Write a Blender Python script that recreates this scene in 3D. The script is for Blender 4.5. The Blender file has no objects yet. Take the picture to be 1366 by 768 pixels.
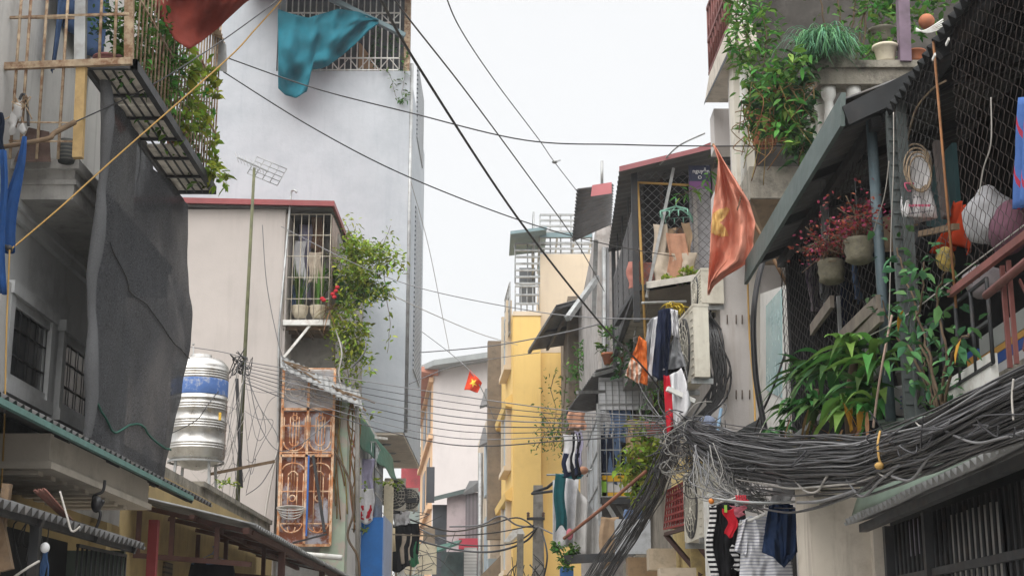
import bpy, bmesh, math, random
from math import sin, cos, pi, radians, sqrt
from mathutils import Vector as Vec, Matrix, noise

rng = random.Random(11)
SC = bpy.context.scene
COL = SC.collection
F = 2000.0                       # focal length in photograph pixels
PITCH = math.atan(0.248)
CP, SP = cos(PITCH), sin(PITCH)
EYE = 1.6

def ray(px, py):
    u = (px - 683) / F
    v = (384 - py) / F
    d = CP - v * SP
    return u / d, (SP + v * CP) / d
def V(px, py, Y):                # world point seen at a photo pixel, at street distance Y
    a, b = ray(px, py)
    return Vec((a * Y, Y, EYE + b * Y))
def VX(px, py, X):               # ... on the street-facing plane x = X
    a, b = ray(px, py)
    Y = X / a
    return Vec((X, Y, EYE + b * Y))
def ZZ(py, Y): return EYE + ray(683, py)[1] * Y
def XX(px, py, Y): return ray(px, py)[0] * Y
def up(p, d): return p + Vec((0, 0, d))
def lerp(a, b, t): return a + (b - a) * t

# ------------------------------------------------------------------ materials
MATS = {}
def mat(name, col, rough=.85, var=.12, sc=1.5, dirt=0., dc=(.07, .065, .06), dsc=None, streak=0., sdc=None, metal=0.,
        bump=0., bsc=30., island=0., trans=0., alpha=1., spec=.3, edge=(.5, .72), stripes=None, rust=0., brick=None):
    if name in MATS: return MATS[name]
    m = bpy.data.materials.new(name); m.use_nodes = True
    nt = m.node_tree; N = nt.nodes; L = nt.links
    b = N['Principled BSDF']
    g = N.new('ShaderNodeNewGeometry')
    pos = g.outputs['Position']
    def noise_(scale, detail=5, rough_=.6, vec=pos):
        n = N.new('ShaderNodeTexNoise'); n.inputs['Scale'].default_value = scale
        n.inputs['Detail'].default_value = detail; n.inputs['Roughness'].default_value = rough_
        L.new(vec, n.inputs['Vector']); return n.outputs['Fac']
    def ramp(x, a, c, mul=1.):
        r = N.new('ShaderNodeMapRange'); r.inputs['From Min'].default_value = a; r.inputs['From Max'].default_value = c
        r.inputs['To Max'].default_value = mul; r.clamp = True
        L.new(x, r.inputs['Value']); return r.outputs['Result']
    def mix(f, a, c, blend='MIX'):
        x = N.new('ShaderNodeMix'); x.data_type = 'RGBA'; x.blend_type = blend
        if hasattr(f, 'node'): L.new(f, x.inputs[0])
        else: x.inputs[0].default_value = f
        for s, i in ((a, 6), (c, 7)):
            if hasattr(s, 'node'): L.new(s, x.inputs[i])
            else: x.inputs[i].default_value = (*s, 1)
        return x.outputs[2]
    lo = tuple(max(0, c * (1 - var)) for c in col); hi = tuple(min(1, c * (1 + var)) for c in col)
    c = mix(ramp(noise_(sc), .3, .7), lo, hi)
    if stripes:                                  # (period, second colour, axis, duty)
        per, c2, ax, duty = stripes
        sx = N.new('ShaderNodeSeparateXYZ'); L.new(pos, sx.inputs[0])
        mm = N.new('ShaderNodeMath'); mm.operation = 'FRACT'
        dv = N.new('ShaderNodeMath'); dv.operation = 'DIVIDE'; dv.inputs[1].default_value = per
        L.new(sx.outputs[ax], dv.inputs[0]); L.new(dv.outputs[0], mm.inputs[0])
        gt = N.new('ShaderNodeMath'); gt.operation = 'GREATER_THAN'; gt.inputs[1].default_value = duty
        L.new(mm.outputs[0], gt.inputs[0]); c = mix(gt.outputs[0], c, c2)
    if brick:                                    # tile courses: (w, h, mortar colour)
        mp = N.new('ShaderNodeMapping'); mp.inputs['Rotation'].default_value = (pi / 2, 0, 0); L.new(pos, mp.inputs[0])
        bt = N.new('ShaderNodeTexBrick'); bt.inputs['Scale'].default_value = 1.; bt.inputs['Brick Width'].default_value = brick[0]
        bt.inputs['Row Height'].default_value = brick[1]; bt.inputs['Mortar Size'].default_value = .006
        L.new(mp.outputs[0], bt.inputs['Vector']); c = mix(bt.outputs['Fac'], c, brick[2])
    if island:
        r = N.new('ShaderNodeMapRange'); r.inputs['To Min'].default_value = 1 - island; r.inputs['To Max'].default_value = 1 + island
        L.new(g.outputs['Random Per Island'], r.inputs['Value'])
        h = N.new('ShaderNodeHueSaturation'); L.new(c, h.inputs['Color']); L.new(r.outputs[0], h.inputs['Value'])
        r2 = N.new('ShaderNodeMapRange'); r2.inputs['To Min'].default_value = .5 - island * .07; r2.inputs['To Max'].default_value = .5 + island * .07
        q = N.new('ShaderNodeMath'); q.operation = 'FRACT'; q2 = N.new('ShaderNodeMath'); q2.operation = 'MULTIPLY'; q2.inputs[1].default_value = 7.31
        L.new(g.outputs['Random Per Island'], q2.inputs[0]); L.new(q2.outputs[0], q.inputs[0]); L.new(q.outputs[0], r2.inputs['Value'])
        L.new(r2.outputs[0], h.inputs['Hue']); c = h.outputs['Color']
    if streak:
        mp = N.new('ShaderNodeMapping'); mp.inputs['Scale'].default_value = (5, 5, .45); L.new(pos, mp.inputs[0])
        s = noise_(1.3, 6, .7, mp.outputs[0])
        c = mix(ramp(s, .52, .8, streak), c, sdc or dc)
    if dirt:
        c = mix(ramp(noise_(dsc or sc * 2.1, 8, .68), edge[0], edge[1], dirt), c, dc)
    if rust:
        c = mix(ramp(noise_(9., 8, .7), .5, .62, rust), c, (.22, .075, .025))
    L.new(c, b.inputs['Base Color'])
    rr = ramp(noise_(sc * 3, 4), .2, .8); mr = N.new('ShaderNodeMapRange')
    mr.inputs['To Min'].default_value = max(0, rough - .1); mr.inputs['To Max'].default_value = min(1, rough + .1)
    L.new(rr, mr.inputs['Value']); L.new(mr.outputs[0], b.inputs['Roughness'])
    b.inputs['Metallic'].default_value = metal
    b.inputs['Specular IOR Level'].default_value = spec
    if bump:
        bp = N.new('ShaderNodeBump'); bp.inputs['Strength'].default_value = bump; bp.inputs['Distance'].default_value = .02
        L.new(noise_(bsc, 6, .65), bp.inputs['Height']); L.new(bp.outputs[0], b.inputs['Normal'])
    out = N['Material Output']; sh = b.outputs[0]
    if trans:
        t = N.new('ShaderNodeBsdfTranslucent'); L.new(c, t.inputs['Color'])
        ms = N.new('ShaderNodeMixShader'); ms.inputs[0].default_value = trans
        L.new(sh, ms.inputs[1]); L.new(t.outputs[0], ms.inputs[2]); sh = ms.outputs[0]
    if alpha < 1:                                # open weave
        mp = N.new('ShaderNodeMapping'); mp.inputs['Scale'].default_value = (1, 1, .22); L.new(pos, mp.inputs[0])
        w = ramp(noise_(240, 2, .5, mp.outputs[0]), .42, .58)
        a_ = N.new('ShaderNodeMapRange'); L.new(w, a_.inputs['Value'])
        r9 = N.new('ShaderNodeMapRange'); r9.inputs['To Min'].default_value = .82; r9.inputs['To Max'].default_value = .97; L.new(ramp(noise_(1.1, 3), .35, .6), r9.inputs['Value']); L.new(r9.outputs[0], a_.inputs['To Min'])
        tr = N.new('ShaderNodeBsdfTransparent'); ms = N.new('ShaderNodeMixShader')
        L.new(a_.outputs[0], ms.inputs[0]); L.new(tr.outputs[0], ms.inputs[1]); L.new(sh, ms.inputs[2]); sh = ms.outputs[0]
    L.new(sh, out.inputs['Surface'])
    MATS[name] = m
    return m
def cloth_mat(name, col, **k):
    k.setdefault('var', .18); k.setdefault('sc', 6); k.setdefault('trans', .18); k.setdefault('spec', .1); k.setdefault('bump', .15); k.setdefault('bsc', 60)
    return mat(name, col, .95, **k)
def leaf_mat(name, col, **k):
    k.setdefault('var', .3); k.setdefault('sc', 7); k.setdefault('island', .6); k.setdefault('trans', .3); k.setdefault('spec', .18)
    return mat(name, col, .65, **k)

# ------------------------------------------------------------------ mesh builder
class MB:
    def __init__(s): s.v = []; s.f = []; s.sm = []
    def add(s, vs, fs, smooth=False):
        n = len(s.v); s.v += [Vec(p) for p in vs]; s.f += [tuple(i + n for i in f) for f in fs]; s.sm += [smooth] * len(fs)
    def hexa(s, p):              # 0-3 one face (loop), 4-7 the opposite
        s.add(p, [(3, 2, 1, 0), (4, 5, 6, 7), (0, 1, 5, 4), (1, 2, 6, 5), (2, 3, 7, 6), (3, 0, 4, 7)]); return s
    def box(s, x0, x1, y0, y1, z0, z1):
        return s.hexa([(x0, y0, z0), (x1, y0, z0), (x1, y1, z0), (x0, y1, z0), (x0, y0, z1), (x1, y0, z1), (x1, y1, z1), (x0, y1, z1)])
    def slab(s, a, b, c, d, t):  # quad thickened by the vector t
        t = Vec(t); return s.hexa([a, b, c, d, Vec(a) + t, Vec(b) + t, Vec(c) + t, Vec(d) + t])
    def prism(s, pts, t):
        t = Vec(t); n = len(pts); pts = [Vec(p) for p in pts]
        s.add(pts + [p + t for p in pts], [tuple(range(n - 1, -1, -1)), tuple(range(n, 2 * n))] + [(i, (i + 1) % n, n + (i + 1) % n, n + i) for i in range(n)]); return s
    def tube(s, pts, r, n=6, closed=False, taper=None):
        pts = [Vec(p) for p in pts]; k = len(pts); rows = []; ref = None
        for i, p in enumerate(pts):
            if closed: d = pts[(i + 1) % k] - pts[i - 1]
            else: d = pts[min(i + 1, k - 1)] - pts[max(i - 1, 0)]
            if d.length < 1e-9: d = Vec((0, 0, 1))
            d.normalize()
            if ref is None: ref = d.cross(Vec((0, 0, 1))) if abs(d.z) < .9 else d.cross(Vec((1, 0, 0)))
            a = ref - d * ref.dot(d)
            if a.length < 1e-6: a = d.orthogonal()
            a.normalize(); ref = a; b = d.cross(a)
            rr = r if taper is None else lerp(r, taper, i / max(1, k - 1))
            rows.append([p + (a * cos(2 * pi * j / n) + b * sin(2 * pi * j / n)) * rr for j in range(n)])
        vs = [q for row in rows for q in row]; fs = []
        for i in range(k if closed else k - 1):
            for j in range(n):
                i2 = (i + 1) % k; fs.append((i * n + j, i * n + (j + 1) % n, i2 * n + (j + 1) % n, i2 * n + j))
        if not closed: fs += [tuple(range(n - 1, -1, -1)), tuple(range((k - 1) * n, k * n))]
        s.add(vs, fs, True); return s
    def bar(s, p, q, w, h=None, ref=(0, 0, 1)):
        p = Vec(p); q = Vec(q); h = h or w; d = (q - p).normalized(); ref = Vec(ref)
        if abs(d.dot(ref)) > .95: ref = Vec((0, 1, 0))
        a = d.cross(ref).normalized(); b = a.cross(d)
        c = [(-1, -1), (1, -1), (1, 1), (-1, 1)]
        return s.hexa([p + a * x * w / 2 + b * y * h / 2 for x, y in c] + [q + a * x * w / 2 + b * y * h / 2 for x, y in c])
    def lathe(s, c, prof, n=16, smooth=True, squash=1.):
        c = Vec(c); vs = []; fs = []
        for r, z in prof:
            vs += [c + Vec((r * cos(2 * pi * j / n), r * squash * sin(2 * pi * j / n), z)) for j in range(n)]
        for i in range(len(prof) - 1):
            for j in range(n): fs.append((i * n + j, i * n + (j + 1) % n, (i + 1) * n + (j + 1) % n, (i + 1) * n + j))
        fs += [tuple(range(n - 1, -1, -1)), tuple(range((len(prof) - 1) * n, len(prof) * n))]
        s.add(vs, fs, smooth); return s
    def ball(s, c, r, n=10, sq=(1, 1, 1)):
        prof = [(max(.02, sin(pi * i / n)), -cos(pi * i / n)) for i in range(n + 1)]
        c = Vec(c); vs = []; fs = []; m = 2 * n
        for rr, z in prof: vs += [c + Vec((rr * cos(2 * pi * j / m) * r * sq[0], rr * sin(2 * pi * j / m) * r * sq[1], z * r * sq[2])) for j in range(m)]
        for i in range(n):
            for j in range(m): fs.append((i * m + j, i * m + (j + 1) % m, (i + 1) * m + (j + 1) % m, (i + 1) * m + j))
        fs += [tuple(range(m - 1, -1, -1)), tuple(range(n * m, (n + 1) * m))]
        s.add(vs, fs, True); return s
    def grid(s, fn, nu, nv, thick=0., smooth=True, mask=None):
        P = [[Vec(fn(i / nu, j / nv)) for i in range(nu + 1)] for j in range(nv + 1)]
        def nrm(i, j):
            a = P[j][min(i + 1, nu)] - P[j][max(i - 1, 0)]; b = P[min(j + 1, nv)][i] - P[max(j - 1, 0)][i]
            c = a.cross(b); return c.normalized() if c.length > 1e-9 else Vec((0, -1, 0))
        w = nu + 1; q = [(i, j) for j in range(nv) for i in range(nu) if mask is None or mask((i + .5) / nu, (j + .5) / nv)]
        vs = [P[j][i] for j in range(nv + 1) for i in range(w)]
        fs = [(j * w + i, j * w + i + 1, (j + 1) * w + i + 1, (j + 1) * w + i) for i, j in q]
        if thick:
            vs2 = [P[j][i] + nrm(i, j) * thick for j in range(nv + 1) for i in range(w)]; o = len(vs)
            fs2 = [tuple(o + k for k in f[::-1]) for f in fs]
            edge = {}
            for f in fs:
                for k in range(4):
                    e = (f[k], f[(k + 1) % 4]); edge[e] = 1
            rim = [(e[1], e[0], e[0] + o, e[1] + o) for e in edge if (e[1], e[0]) not in edge]
            vs += vs2; fs += fs2 + rim
        used = sorted({k for f in fs for k in f}); mp = {k: n for n, k in enumerate(used)}
        s.add([vs[k] for k in used], [tuple(mp[k] for k in f) for f in fs], smooth); return s
    def corr(s, a, b, c, d, waves, amp=.016, thick=.004, sag=0.):   # corrugated sheet, waves run from a towards b; d, c the other edge
        a, b, c, d = map(Vec, (a, b, c, d)); n = ((b - a).cross(d - a)).normalized()
        if n.z < 0: n = -n
        def fn(u, v):
            p = lerp(lerp(a, b, u), lerp(d, c, u), v)
            return p + n * (amp * sin(u * waves * 2 * pi) + .01 * noise.noise(p * 1.3)) - Vec((0, 0, sag * 4 * v * (1 - v)))
        return s.grid(fn, waves * 6, 4, thick)
    def leaf(s, p, d, L, W, bend=.15):
        d = d.normalized(); a = d.cross(Vec((0, 0, 1)))
        if a.length < .05: a = Vec((1, 0, 0))
        a.normalize(); q = rng.uniform(-.9, .9); n = d.cross(a); a = a * cos(q) + n * sin(q); n = a.cross(d)
        m = p + d * L * .32; k = p + d * L * .68 - Vec((0, 0, bend * L * .35)); u = n * W * .16
        s.add([p, m + a * W * .48 + u, k + a * W * .36 + u, p + d * L - Vec((0, 0, bend * L)), k - a * W * .36 + u, m - a * W * .48 + u, m, k], [(0, 6, 1), (6, 7, 2, 1), (7, 3, 2), (0, 5, 6), (6, 5, 4, 7), (7, 4, 3)], True)
    def strap(s, p, d, L, W, droop=.8, n=6):
        d = Vec(d).normalized(); h = Vec((d.x, d.y, 0)); h = h.normalized() if h.length > .01 else Vec((1, 0, 0))
        a = h.cross(Vec((0, 0, 1))).normalized(); pts = []
        for i in range(n + 1):
            t = i / n; q = p + d * L * t - Vec((0, 0, droop * L * t * t * .7)); w = W * (.45 + .9 * t if t < .5 else 1.8 * (1 - t)) * .5
            pts += [q + a * w + Vec((0, 0, w * .5)), q, q - a * w + Vec((0, 0, w * .5))]
        s.add(pts, [f for i in range(n) for f in ((i * 3, i * 3 + 1, i * 3 + 4, i * 3 + 3), (i * 3 + 1, i * 3 + 2, i * 3 + 5, i * 3 + 4))], True)
    def clump(s, c, rad, n, L, W, upw=.2, clusters=None):
        c = Vec(c); cl = clusters or max(3, n // 45)
        cs = []
        for _ in range(cl):
            while True:
                q = Vec((rng.uniform(-1, 1), rng.uniform(-1, 1), rng.uniform(-1, 1)))
                if q.length < 1: break
            cs.append(q)
        for _ in range(n):
            q = rng.choice(cs) + Vec((rng.gauss(0, .22), rng.gauss(0, .22), rng.gauss(0, .22)))
            p = c + Vec((q.x * rad[0], q.y * rad[1], q.z * rad[2]))
            d = Vec((rng.uniform(-1, 1), rng.uniform(-1, 1), rng.uniform(-.8, .8) + upw)) + q * .4
            k = rng.uniform(.6, 1.25); s.leaf(p, d, L * k, W * k)
    def vine(s, stems, path, n, spread, L, W, r=.006):
        path = [Vec(p) for p in path]
        fine = curve(path, 6)
        if stems is not None: stems.tube([p + jit(.01) for p in fine], r, 5, taper=r * .5)
        for _ in range(n):
            t = rng.random() * (len(fine) - 1); i = min(int(t), len(fine) - 2); p = lerp(fine[i], fine[i + 1], t - i) + jit(spread)
            k = rng.uniform(.6, 1.25); s.leaf(p, Vec((rng.uniform(-1, 1), rng.uniform(-1, .6), rng.uniform(-.9, .5))), L * k, W * k)
    def loft(s, rows, n=18, fold=.25, k=5, ph=0.):   # rows: (centre, half width, half depth, angle)
        vs = []; fs = []
        for i, (c, w, d, a) in enumerate(rows):
            c = Vec(c); U = Vec((cos(a), sin(a), 0)); D = Vec((-sin(a), cos(a), 0))
            for j in range(n):
                t = 2 * pi * j / n; m = 1 + fold * sin(k * t + ph + i * .35) + fold * .6 * sin(2 * k * t + ph * 2 - i * .5)
                vs.append(c + U * w * cos(t) * (1 + .04 * sin(ph + i)) + D * d * sin(t) * m + D * d * fold * 1.5 * sin(3.1 * cos(t) + ph + i * .2))
        for i in range(len(rows) - 1):
            for j in range(n): fs.append((i * n + j, i * n + (j + 1) % n, (i + 1) * n + (j + 1) % n, (i + 1) * n + j))
        fs += [tuple(range(n - 1, -1, -1)), tuple(range((len(rows) - 1) * n, len(rows) * n))]
        s.add(vs, fs, True); return s
    def chain(s, o, U, Vv, W, H, cell, r, vc=None):
        vc = vc or cell
        o = Vec(o); U = Vec(U).normalized(); Vv = Vec(Vv).normalized(); nm = U.cross(Vv)
        nw = int(W / cell); nh = int(H / (vc * .5))
        for i in range(nw + 1):
            pts = []
            for j in range(nh + 1):
                x = min(W, max(0, i * cell + (cell * .5 if (j + i * 0) % 2 else -0.0) + cell * .02 * (1 if j % 2 else -1)))
                pts.append(o + U * x + Vv * (j * vc * .5) + nm * (.004 if j % 2 else -.004))
            s.tube(pts, r, 3)
            pts = []
            for j in range(nh + 1):
                x = min(W, max(0, i * cell - (cell * .5 if j % 2 else 0.0)))
                pts.append(o + U * x + Vv * (j * vc * .5) + nm * (-.004 if j % 2 else .004))
            if i: s.tube(pts, r, 3)
        return s
    def bars(s, a, b, c, d, nv, nh, r=.006, rh=None):   # a bottom-left, b bottom-right, c top-right, d top-left
        a, b, c, d = map(Vec, (a, b, c, d))
        for i in range(nv + 1 if nv else 0):
            t = i / nv; s.tube([lerp(a, b, t), lerp(d, c, t)], r, 5)
        for i in range(nh + 1 if nh else 0):
            t = i / nh; s.bar(lerp(a, d, t), lerp(b, c, t), (rh or r) * 2)
        return s
    def build(s, name, m, parent=None, org=None):
        o0 = ORI[parent] if parent is not None else (Vec(org) if org is not None else s.base())
        me = bpy.data.meshes.new(name)
        me.from_pydata([tuple(p - o0) for p in s.v], [], s.f); me.validate()
        if len(me.polygons) == len(s.sm): me.polygons.foreach_set('use_smooth', s.sm)
        me.update()
        o = bpy.data.objects.new(name, me); COL.objects.link(o); o.data.materials.append(m) if m else None
        if parent is not None: o.parent = parent
        else: o.location = o0
        ORI[o] = o0; return o
    def base(s):
        xs = [p.x for p in s.v]; ys = [p.y for p in s.v]
        return Vec(((min(xs) + max(xs)) / 2, (min(ys) + max(ys)) / 2, min(p.z for p in s.v)))
class Dict(dict):
    def __getitem__(s, o): return dict.__getitem__(s, o.name)
    def __setitem__(s, o, v): dict.__setitem__(s, o.name, v)
ORI = Dict()
def poly(e, u):                  # point on a polyline of (x, y) by fraction
    t = min(max(u, 0), 1) * (len(e) - 1); i = min(int(t), len(e) - 2); f = t - i
    return lerp(e[i][0], e[i + 1][0], f), lerp(e[i][1], e[i + 1][1], f)
def drape(top, bot, Y, amp=.03, seed=0, nu=30, nv=26, dY=0.):
    def fn(u, v):
        a = poly(top, u); b = poly(bot, u)
        d = amp * (sin(u * 9 + v * 2.2 + seed) + .5 * sin(u * 21 - v * 3 + seed * 2)) * (.35 + .65 * v) + amp * 1.6 * noise.noise(Vec((u * 3.5, v * 3, seed))) + amp * .8 * noise.noise(Vec((u * 9, v * 7, seed)))
        return V(lerp(a[0], b[0], v), lerp(a[1], b[1], v), Y + d + dY * v)
    return MB().grid(fn, nu, nv, .006)
def jit(s): return Vec((rng.uniform(-s, s), rng.uniform(-s, s), rng.uniform(-s, s)))
def curve(p, k=8):               # Catmull-Rom
    p = [Vec(x) for x in p]; out = []
    for i in range(len(p) - 1):
        a = p[max(i - 1, 0)]; b = p[i]; c = p[i + 1]; d = p[min(i + 2, len(p) - 1)]
        for j in range(k):
            t = j / k; out.append(.5 * ((2 * b) + (c - a) * t + (2 * a - 5 * b + 4 * c - d) * t * t + (3 * b - a - 3 * c + d) * t ** 3))
    out.append(p[-1]); return out
def sagline(a, b, sag, n=20):
    a = Vec(a); b = Vec(b); return [lerp(a, b, i / n) - Vec((0, 0, sag * 4 * (i / n) * (1 - i / n))) for i in range(n + 1)]

def T(name, label, cat, loc, group=None):
    o = bpy.data.objects.new(name, None); COL.objects.link(o); o.location = loc; o.empty_display_size = .2
    o['label'] = label; o['category'] = cat
    if group: o['group'] = group
    ORI[o] = Vec(loc); return o
def S(mb, name, m, label, cat, group=None, kind=None):
    o = mb.build(name, m)
    o['label'] = label; o['category'] = cat
    if group: o['group'] = group
    if kind: o['kind'] = kind
    return o
def setting(mb, name, m):
    o = mb.build(name, m, org=(0, 0, 0)); o['kind'] = 'structure'; return o
def dup(t, loc, rz=None, label=None, sc=None):
    c = t.copy(); COL.objects.link(c); c.location = loc
    if rz is not None: c.rotation_euler = (0, 0, rz)
    if sc: c.scale = (sc, sc, sc)
    if label: c['label'] = label
    for ch in list(t.children):
        d = ch.copy(); COL.objects.link(d); d.parent = c
        for g in ch.children:
            e = g.copy(); COL.objects.link(e); e.parent = d
    return c

# ------------------------------------------------------------------ shared materials
M = {}
M['black_cable'] = mat('black_cable_rubber', (.016, .016, .018), .4, .3, spec=.5)
M['grey_cable'] = mat('grey_cable_rubber', (.16, .16, .165), .5, .3)
M['pale_cable'] = mat('pale_cable_rubber', (.42, .40, .37), .5, .2)
M['yellow_rope'] = mat('yellow_rope', (.42, .26, .085), .8, .2)
M['galv'] = mat('galvanised_steel', (.33, .34, .34), .45, .25, 4, .5, (.16, .12, .09), metal=.5)
M['dark_steel'] = mat('dark_painted_steel', (.035, .037, .04), .55, .3, 4, .4, (.09, .05, .03))
M['white_steel'] = mat('white_painted_steel', (.66, .66, .63), .5, .12, 4, .5, (.25, .13, .07))
M['rusty_steel'] = mat('rusty_beige_steel', (.40, .31, .21), .75, .3, 6, .9, (.17, .08, .04), edge=(.42, .62))
M['red_steel'] = mat('dull_red_steel', (.165, .058, .05), .6, .25, 4, .35, (.1, .05, .04))
M['glass'] = mat('dark_window_glass', (.02, .024, .028), .12, .3, spec=.6)
M['painted_dark'] = mat('painted_room_shade', (.02, .02, .021), .95, .3)  # near-black colour paints the shade of unlit interiors
M['teal_glass'] = mat('pale_teal_glass', (.30, .45, .46), .25, .1, spec=.6)
M['ac_white'] = mat('aged_white_plastic', (.58, .55, .47), .5, .1, 4, .35, (.25, .2, .15), streak=.35)
M['ac_dark'] = mat('fan_guard_black', (.05, .05, .05), .6)
M['wood'] = mat('weathered_wood', (.17, .115, .07), .85, .3, 6, .4, bump=.3)
M['bamboo'] = mat('brown_bamboo', (.25, .155, .09), .7, .25, 5)
M['terracotta'] = mat('terracotta_clay', (.36, .13, .065), .8, .2, 5, .3, (.2, .17, .14))
M['glazed'] = mat('cream_glazed_pot', (.60, .54, .42), .4, .1, 5, .35, (.2, .12, .07))
M['concrete'] = mat('weathered_concrete', (.30, .285, .26), .9, .2, 2, .7, (.075, .07, .06), streak=.6, bump=.4)
M['old_concrete'] = mat('mouldy_concrete', (.26, .24, .20), .9, .3, 2.5, .9, (.06, .055, .048), streak=.7, bump=.5)
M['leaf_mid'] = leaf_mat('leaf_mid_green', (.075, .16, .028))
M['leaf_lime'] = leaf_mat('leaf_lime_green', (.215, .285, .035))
M['leaf_dark'] = leaf_mat('leaf_dark_green', (.04, .10, .032))
M['leaf_fresh'] = leaf_mat('leaf_fresh_green', (.095, .215, .04))
M['leaf_dry'] = leaf_mat('leaf_dry_brown', (.20, .125, .05))
M['stem'] = mat('twig_bark', (.10, .07, .045), .9, .3, 8)
M['soil'] = mat('dark_soil', (.03, .022, .016), .95)
M['iron_sheet'] = mat('dark_iron_roof_sheet', (.10, .10, .10), .6, .25, 2.5, .5, (.11, .08, .055))
M['grey_sheet'] = mat('grey_fibre_roof_sheet', (.26, .265, .265), .75, .2, 2.5, .6, (.1, .09, .075))
CLOUD_LOW, CLOUD_HIGH, SUN_E, EXPO, HAZE = 4.1, 15.5, 1.7, 0.70, .0009
# ------------------------------------------------------------------ world, sun, camera
w = bpy.data.worlds.new('World'); SC.world = w; w.use_nodes = True
nt = w.node_tree; N = nt.nodes; L = nt.links
bg = N['Background']; bg.inputs['Strength'].default_value = .15
SUN_EL, SUN_AZ = radians(48), radians(200)     # behind the camera, a little to the left
sky = N.new('ShaderNodeTexSky'); sky.sky_type = 'NISHITA'; sky.sun_disc = False
sky.sun_elevation = SUN_EL; sky.sun_rotation = SUN_AZ; sky.dust_density = 4; sky.air_density = 1.2
tc = N.new('ShaderNodeTexCoord'); sp = N.new('ShaderNodeSeparateXYZ'); L.new(tc.outputs['Generated'], sp.inputs[0])
mr = N.new('ShaderNodeMapRange'); mr.inputs['From Min'].default_value = .45; mr.inputs['To Min'].default_value = CLOUD_LOW; mr.inputs['To Max'].default_value = CLOUD_HIGH   # overcast: brighter overhead
L.new(sp.outputs['Z'], mr.inputs['Value'])
nz = N.new('ShaderNodeTexNoise'); nz.inputs['Scale'].default_value = 2.2; nz.inputs['Detail'].default_value = 6; L.new(tc.outputs['Generated'], nz.inputs['Vector'])
nm = N.new('ShaderNodeMapRange'); nm.inputs['To Min'].default_value = .93; nm.inputs['To Max'].default_value = 1.07; L.new(nz.outputs['Fac'], nm.inputs['Value'])
mu = N.new('ShaderNodeMath'); mu.operation = 'MULTIPLY'; L.new(mr.outputs[0], mu.inputs[0]); L.new(nm.outputs[0], mu.inputs[1])
cc = N.new('ShaderNodeCombineColor'); cl = N.new('ShaderNodeVectorMath'); cl.operation = 'SCALE'
cl.inputs[0].default_value = (1.0, .998, .992); L.new(mu.outputs[0], cl.inputs['Scale'])
mx = N.new('ShaderNodeMix'); mx.data_type = 'RGBA'; mx.inputs[0].default_value = .92      # cloud cover
L.new(sky.outputs[0], mx.inputs[6]); L.new(cl.outputs[0], mx.inputs[7]); L.new(mx.outputs[2], bg.inputs['Color'])

sl = bpy.data.lights.new('Sun', 'SUN'); sl.energy = SUN_E; sl.angle = radians(75); sl.color = (1, .965, .92)
so = bpy.data.objects.new('Sun', sl); COL.objects.link(so)
sd = Vec((sin(SUN_AZ) * cos(SUN_EL), cos(SUN_AZ) * cos(SUN_EL), sin(SUN_EL)))
so.rotation_euler = (-sd).to_track_quat('-Z', 'Y').to_euler(); so.location = (0, -10, 40)

cd = bpy.data.cameras.new('Camera'); cam = bpy.data.objects.new('Camera', cd); COL.objects.link(cam); SC.camera = cam
cam.location = (0, 0, EYE); cam.rotation_euler = (pi / 2 + PITCH, 0, 0)
cd.sensor_width = 36; cd.lens = F / 1366 * 36; cd.clip_end = 3000; cd.clip_start = .05
vs = SC.view_settings; vs.view_transform = 'Standard'; vs.look = 'None'; vs.gamma = 1; vs.exposure = EXPO; vs.use_curve_mapping = False
SC.render.engine = 'CYCLES'; SC.cycles.use_denoising = True; SC.cycles.max_bounces = 8; SC.cycles.transparent_max_bounces = 12

# thin humid air over the alley
hz = MB().box(-60, 60, -15, 130, -1.0, 28).build('haze', None, org=(0, 0, 0)); hz['kind'] = 'stuff'; hz['label'] = 'thin pale humid haze over the alley'
hm = bpy.data.materials.new('humid_air'); hm.use_nodes = True; hn = hm.node_tree
hn.nodes.remove(hn.nodes['Principled BSDF']); pv = hn.nodes.new('ShaderNodeVolumePrincipled')
pv.inputs['Color'].default_value = (.95, .97, 1, 1); pv.inputs['Density'].default_value = HAZE; pv.inputs['Anisotropy'].default_value = .2
hn.links.new(pv.outputs[0], hn.nodes['Material Output'].inputs['Volume']); hz.data.materials.clear(); hz.data.materials.append(hm)
# ------------------------------------------------------------------ ground
setting(MB().box(-900, 900, -900, 900, -.6, -.004), 'ground', mat('packed_ground', (.12, .11, .1), .95, .25, .8, bump=.3))
setting(MB().box(-2.2, 1.75, -12, 48, -.05, 0.), 'street', mat('concrete_paving', (.36, .35, .33), .9, .2, 2, .5, (.15, .145, .14), bump=.4, bsc=60))
setting(MB().box(-4.3, -2.2, -12, 48, -.05, .13), 'pavement', mat('pavement_tiles', (.22, .2, .18), .9, .2, 2, brick=(.4, .4, (.1, .1, .1))))
setting(MB().box(1.75, 3.2, -12, 48, -.05, .13), 'kerb', MATS['pavement_tiles'])
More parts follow.
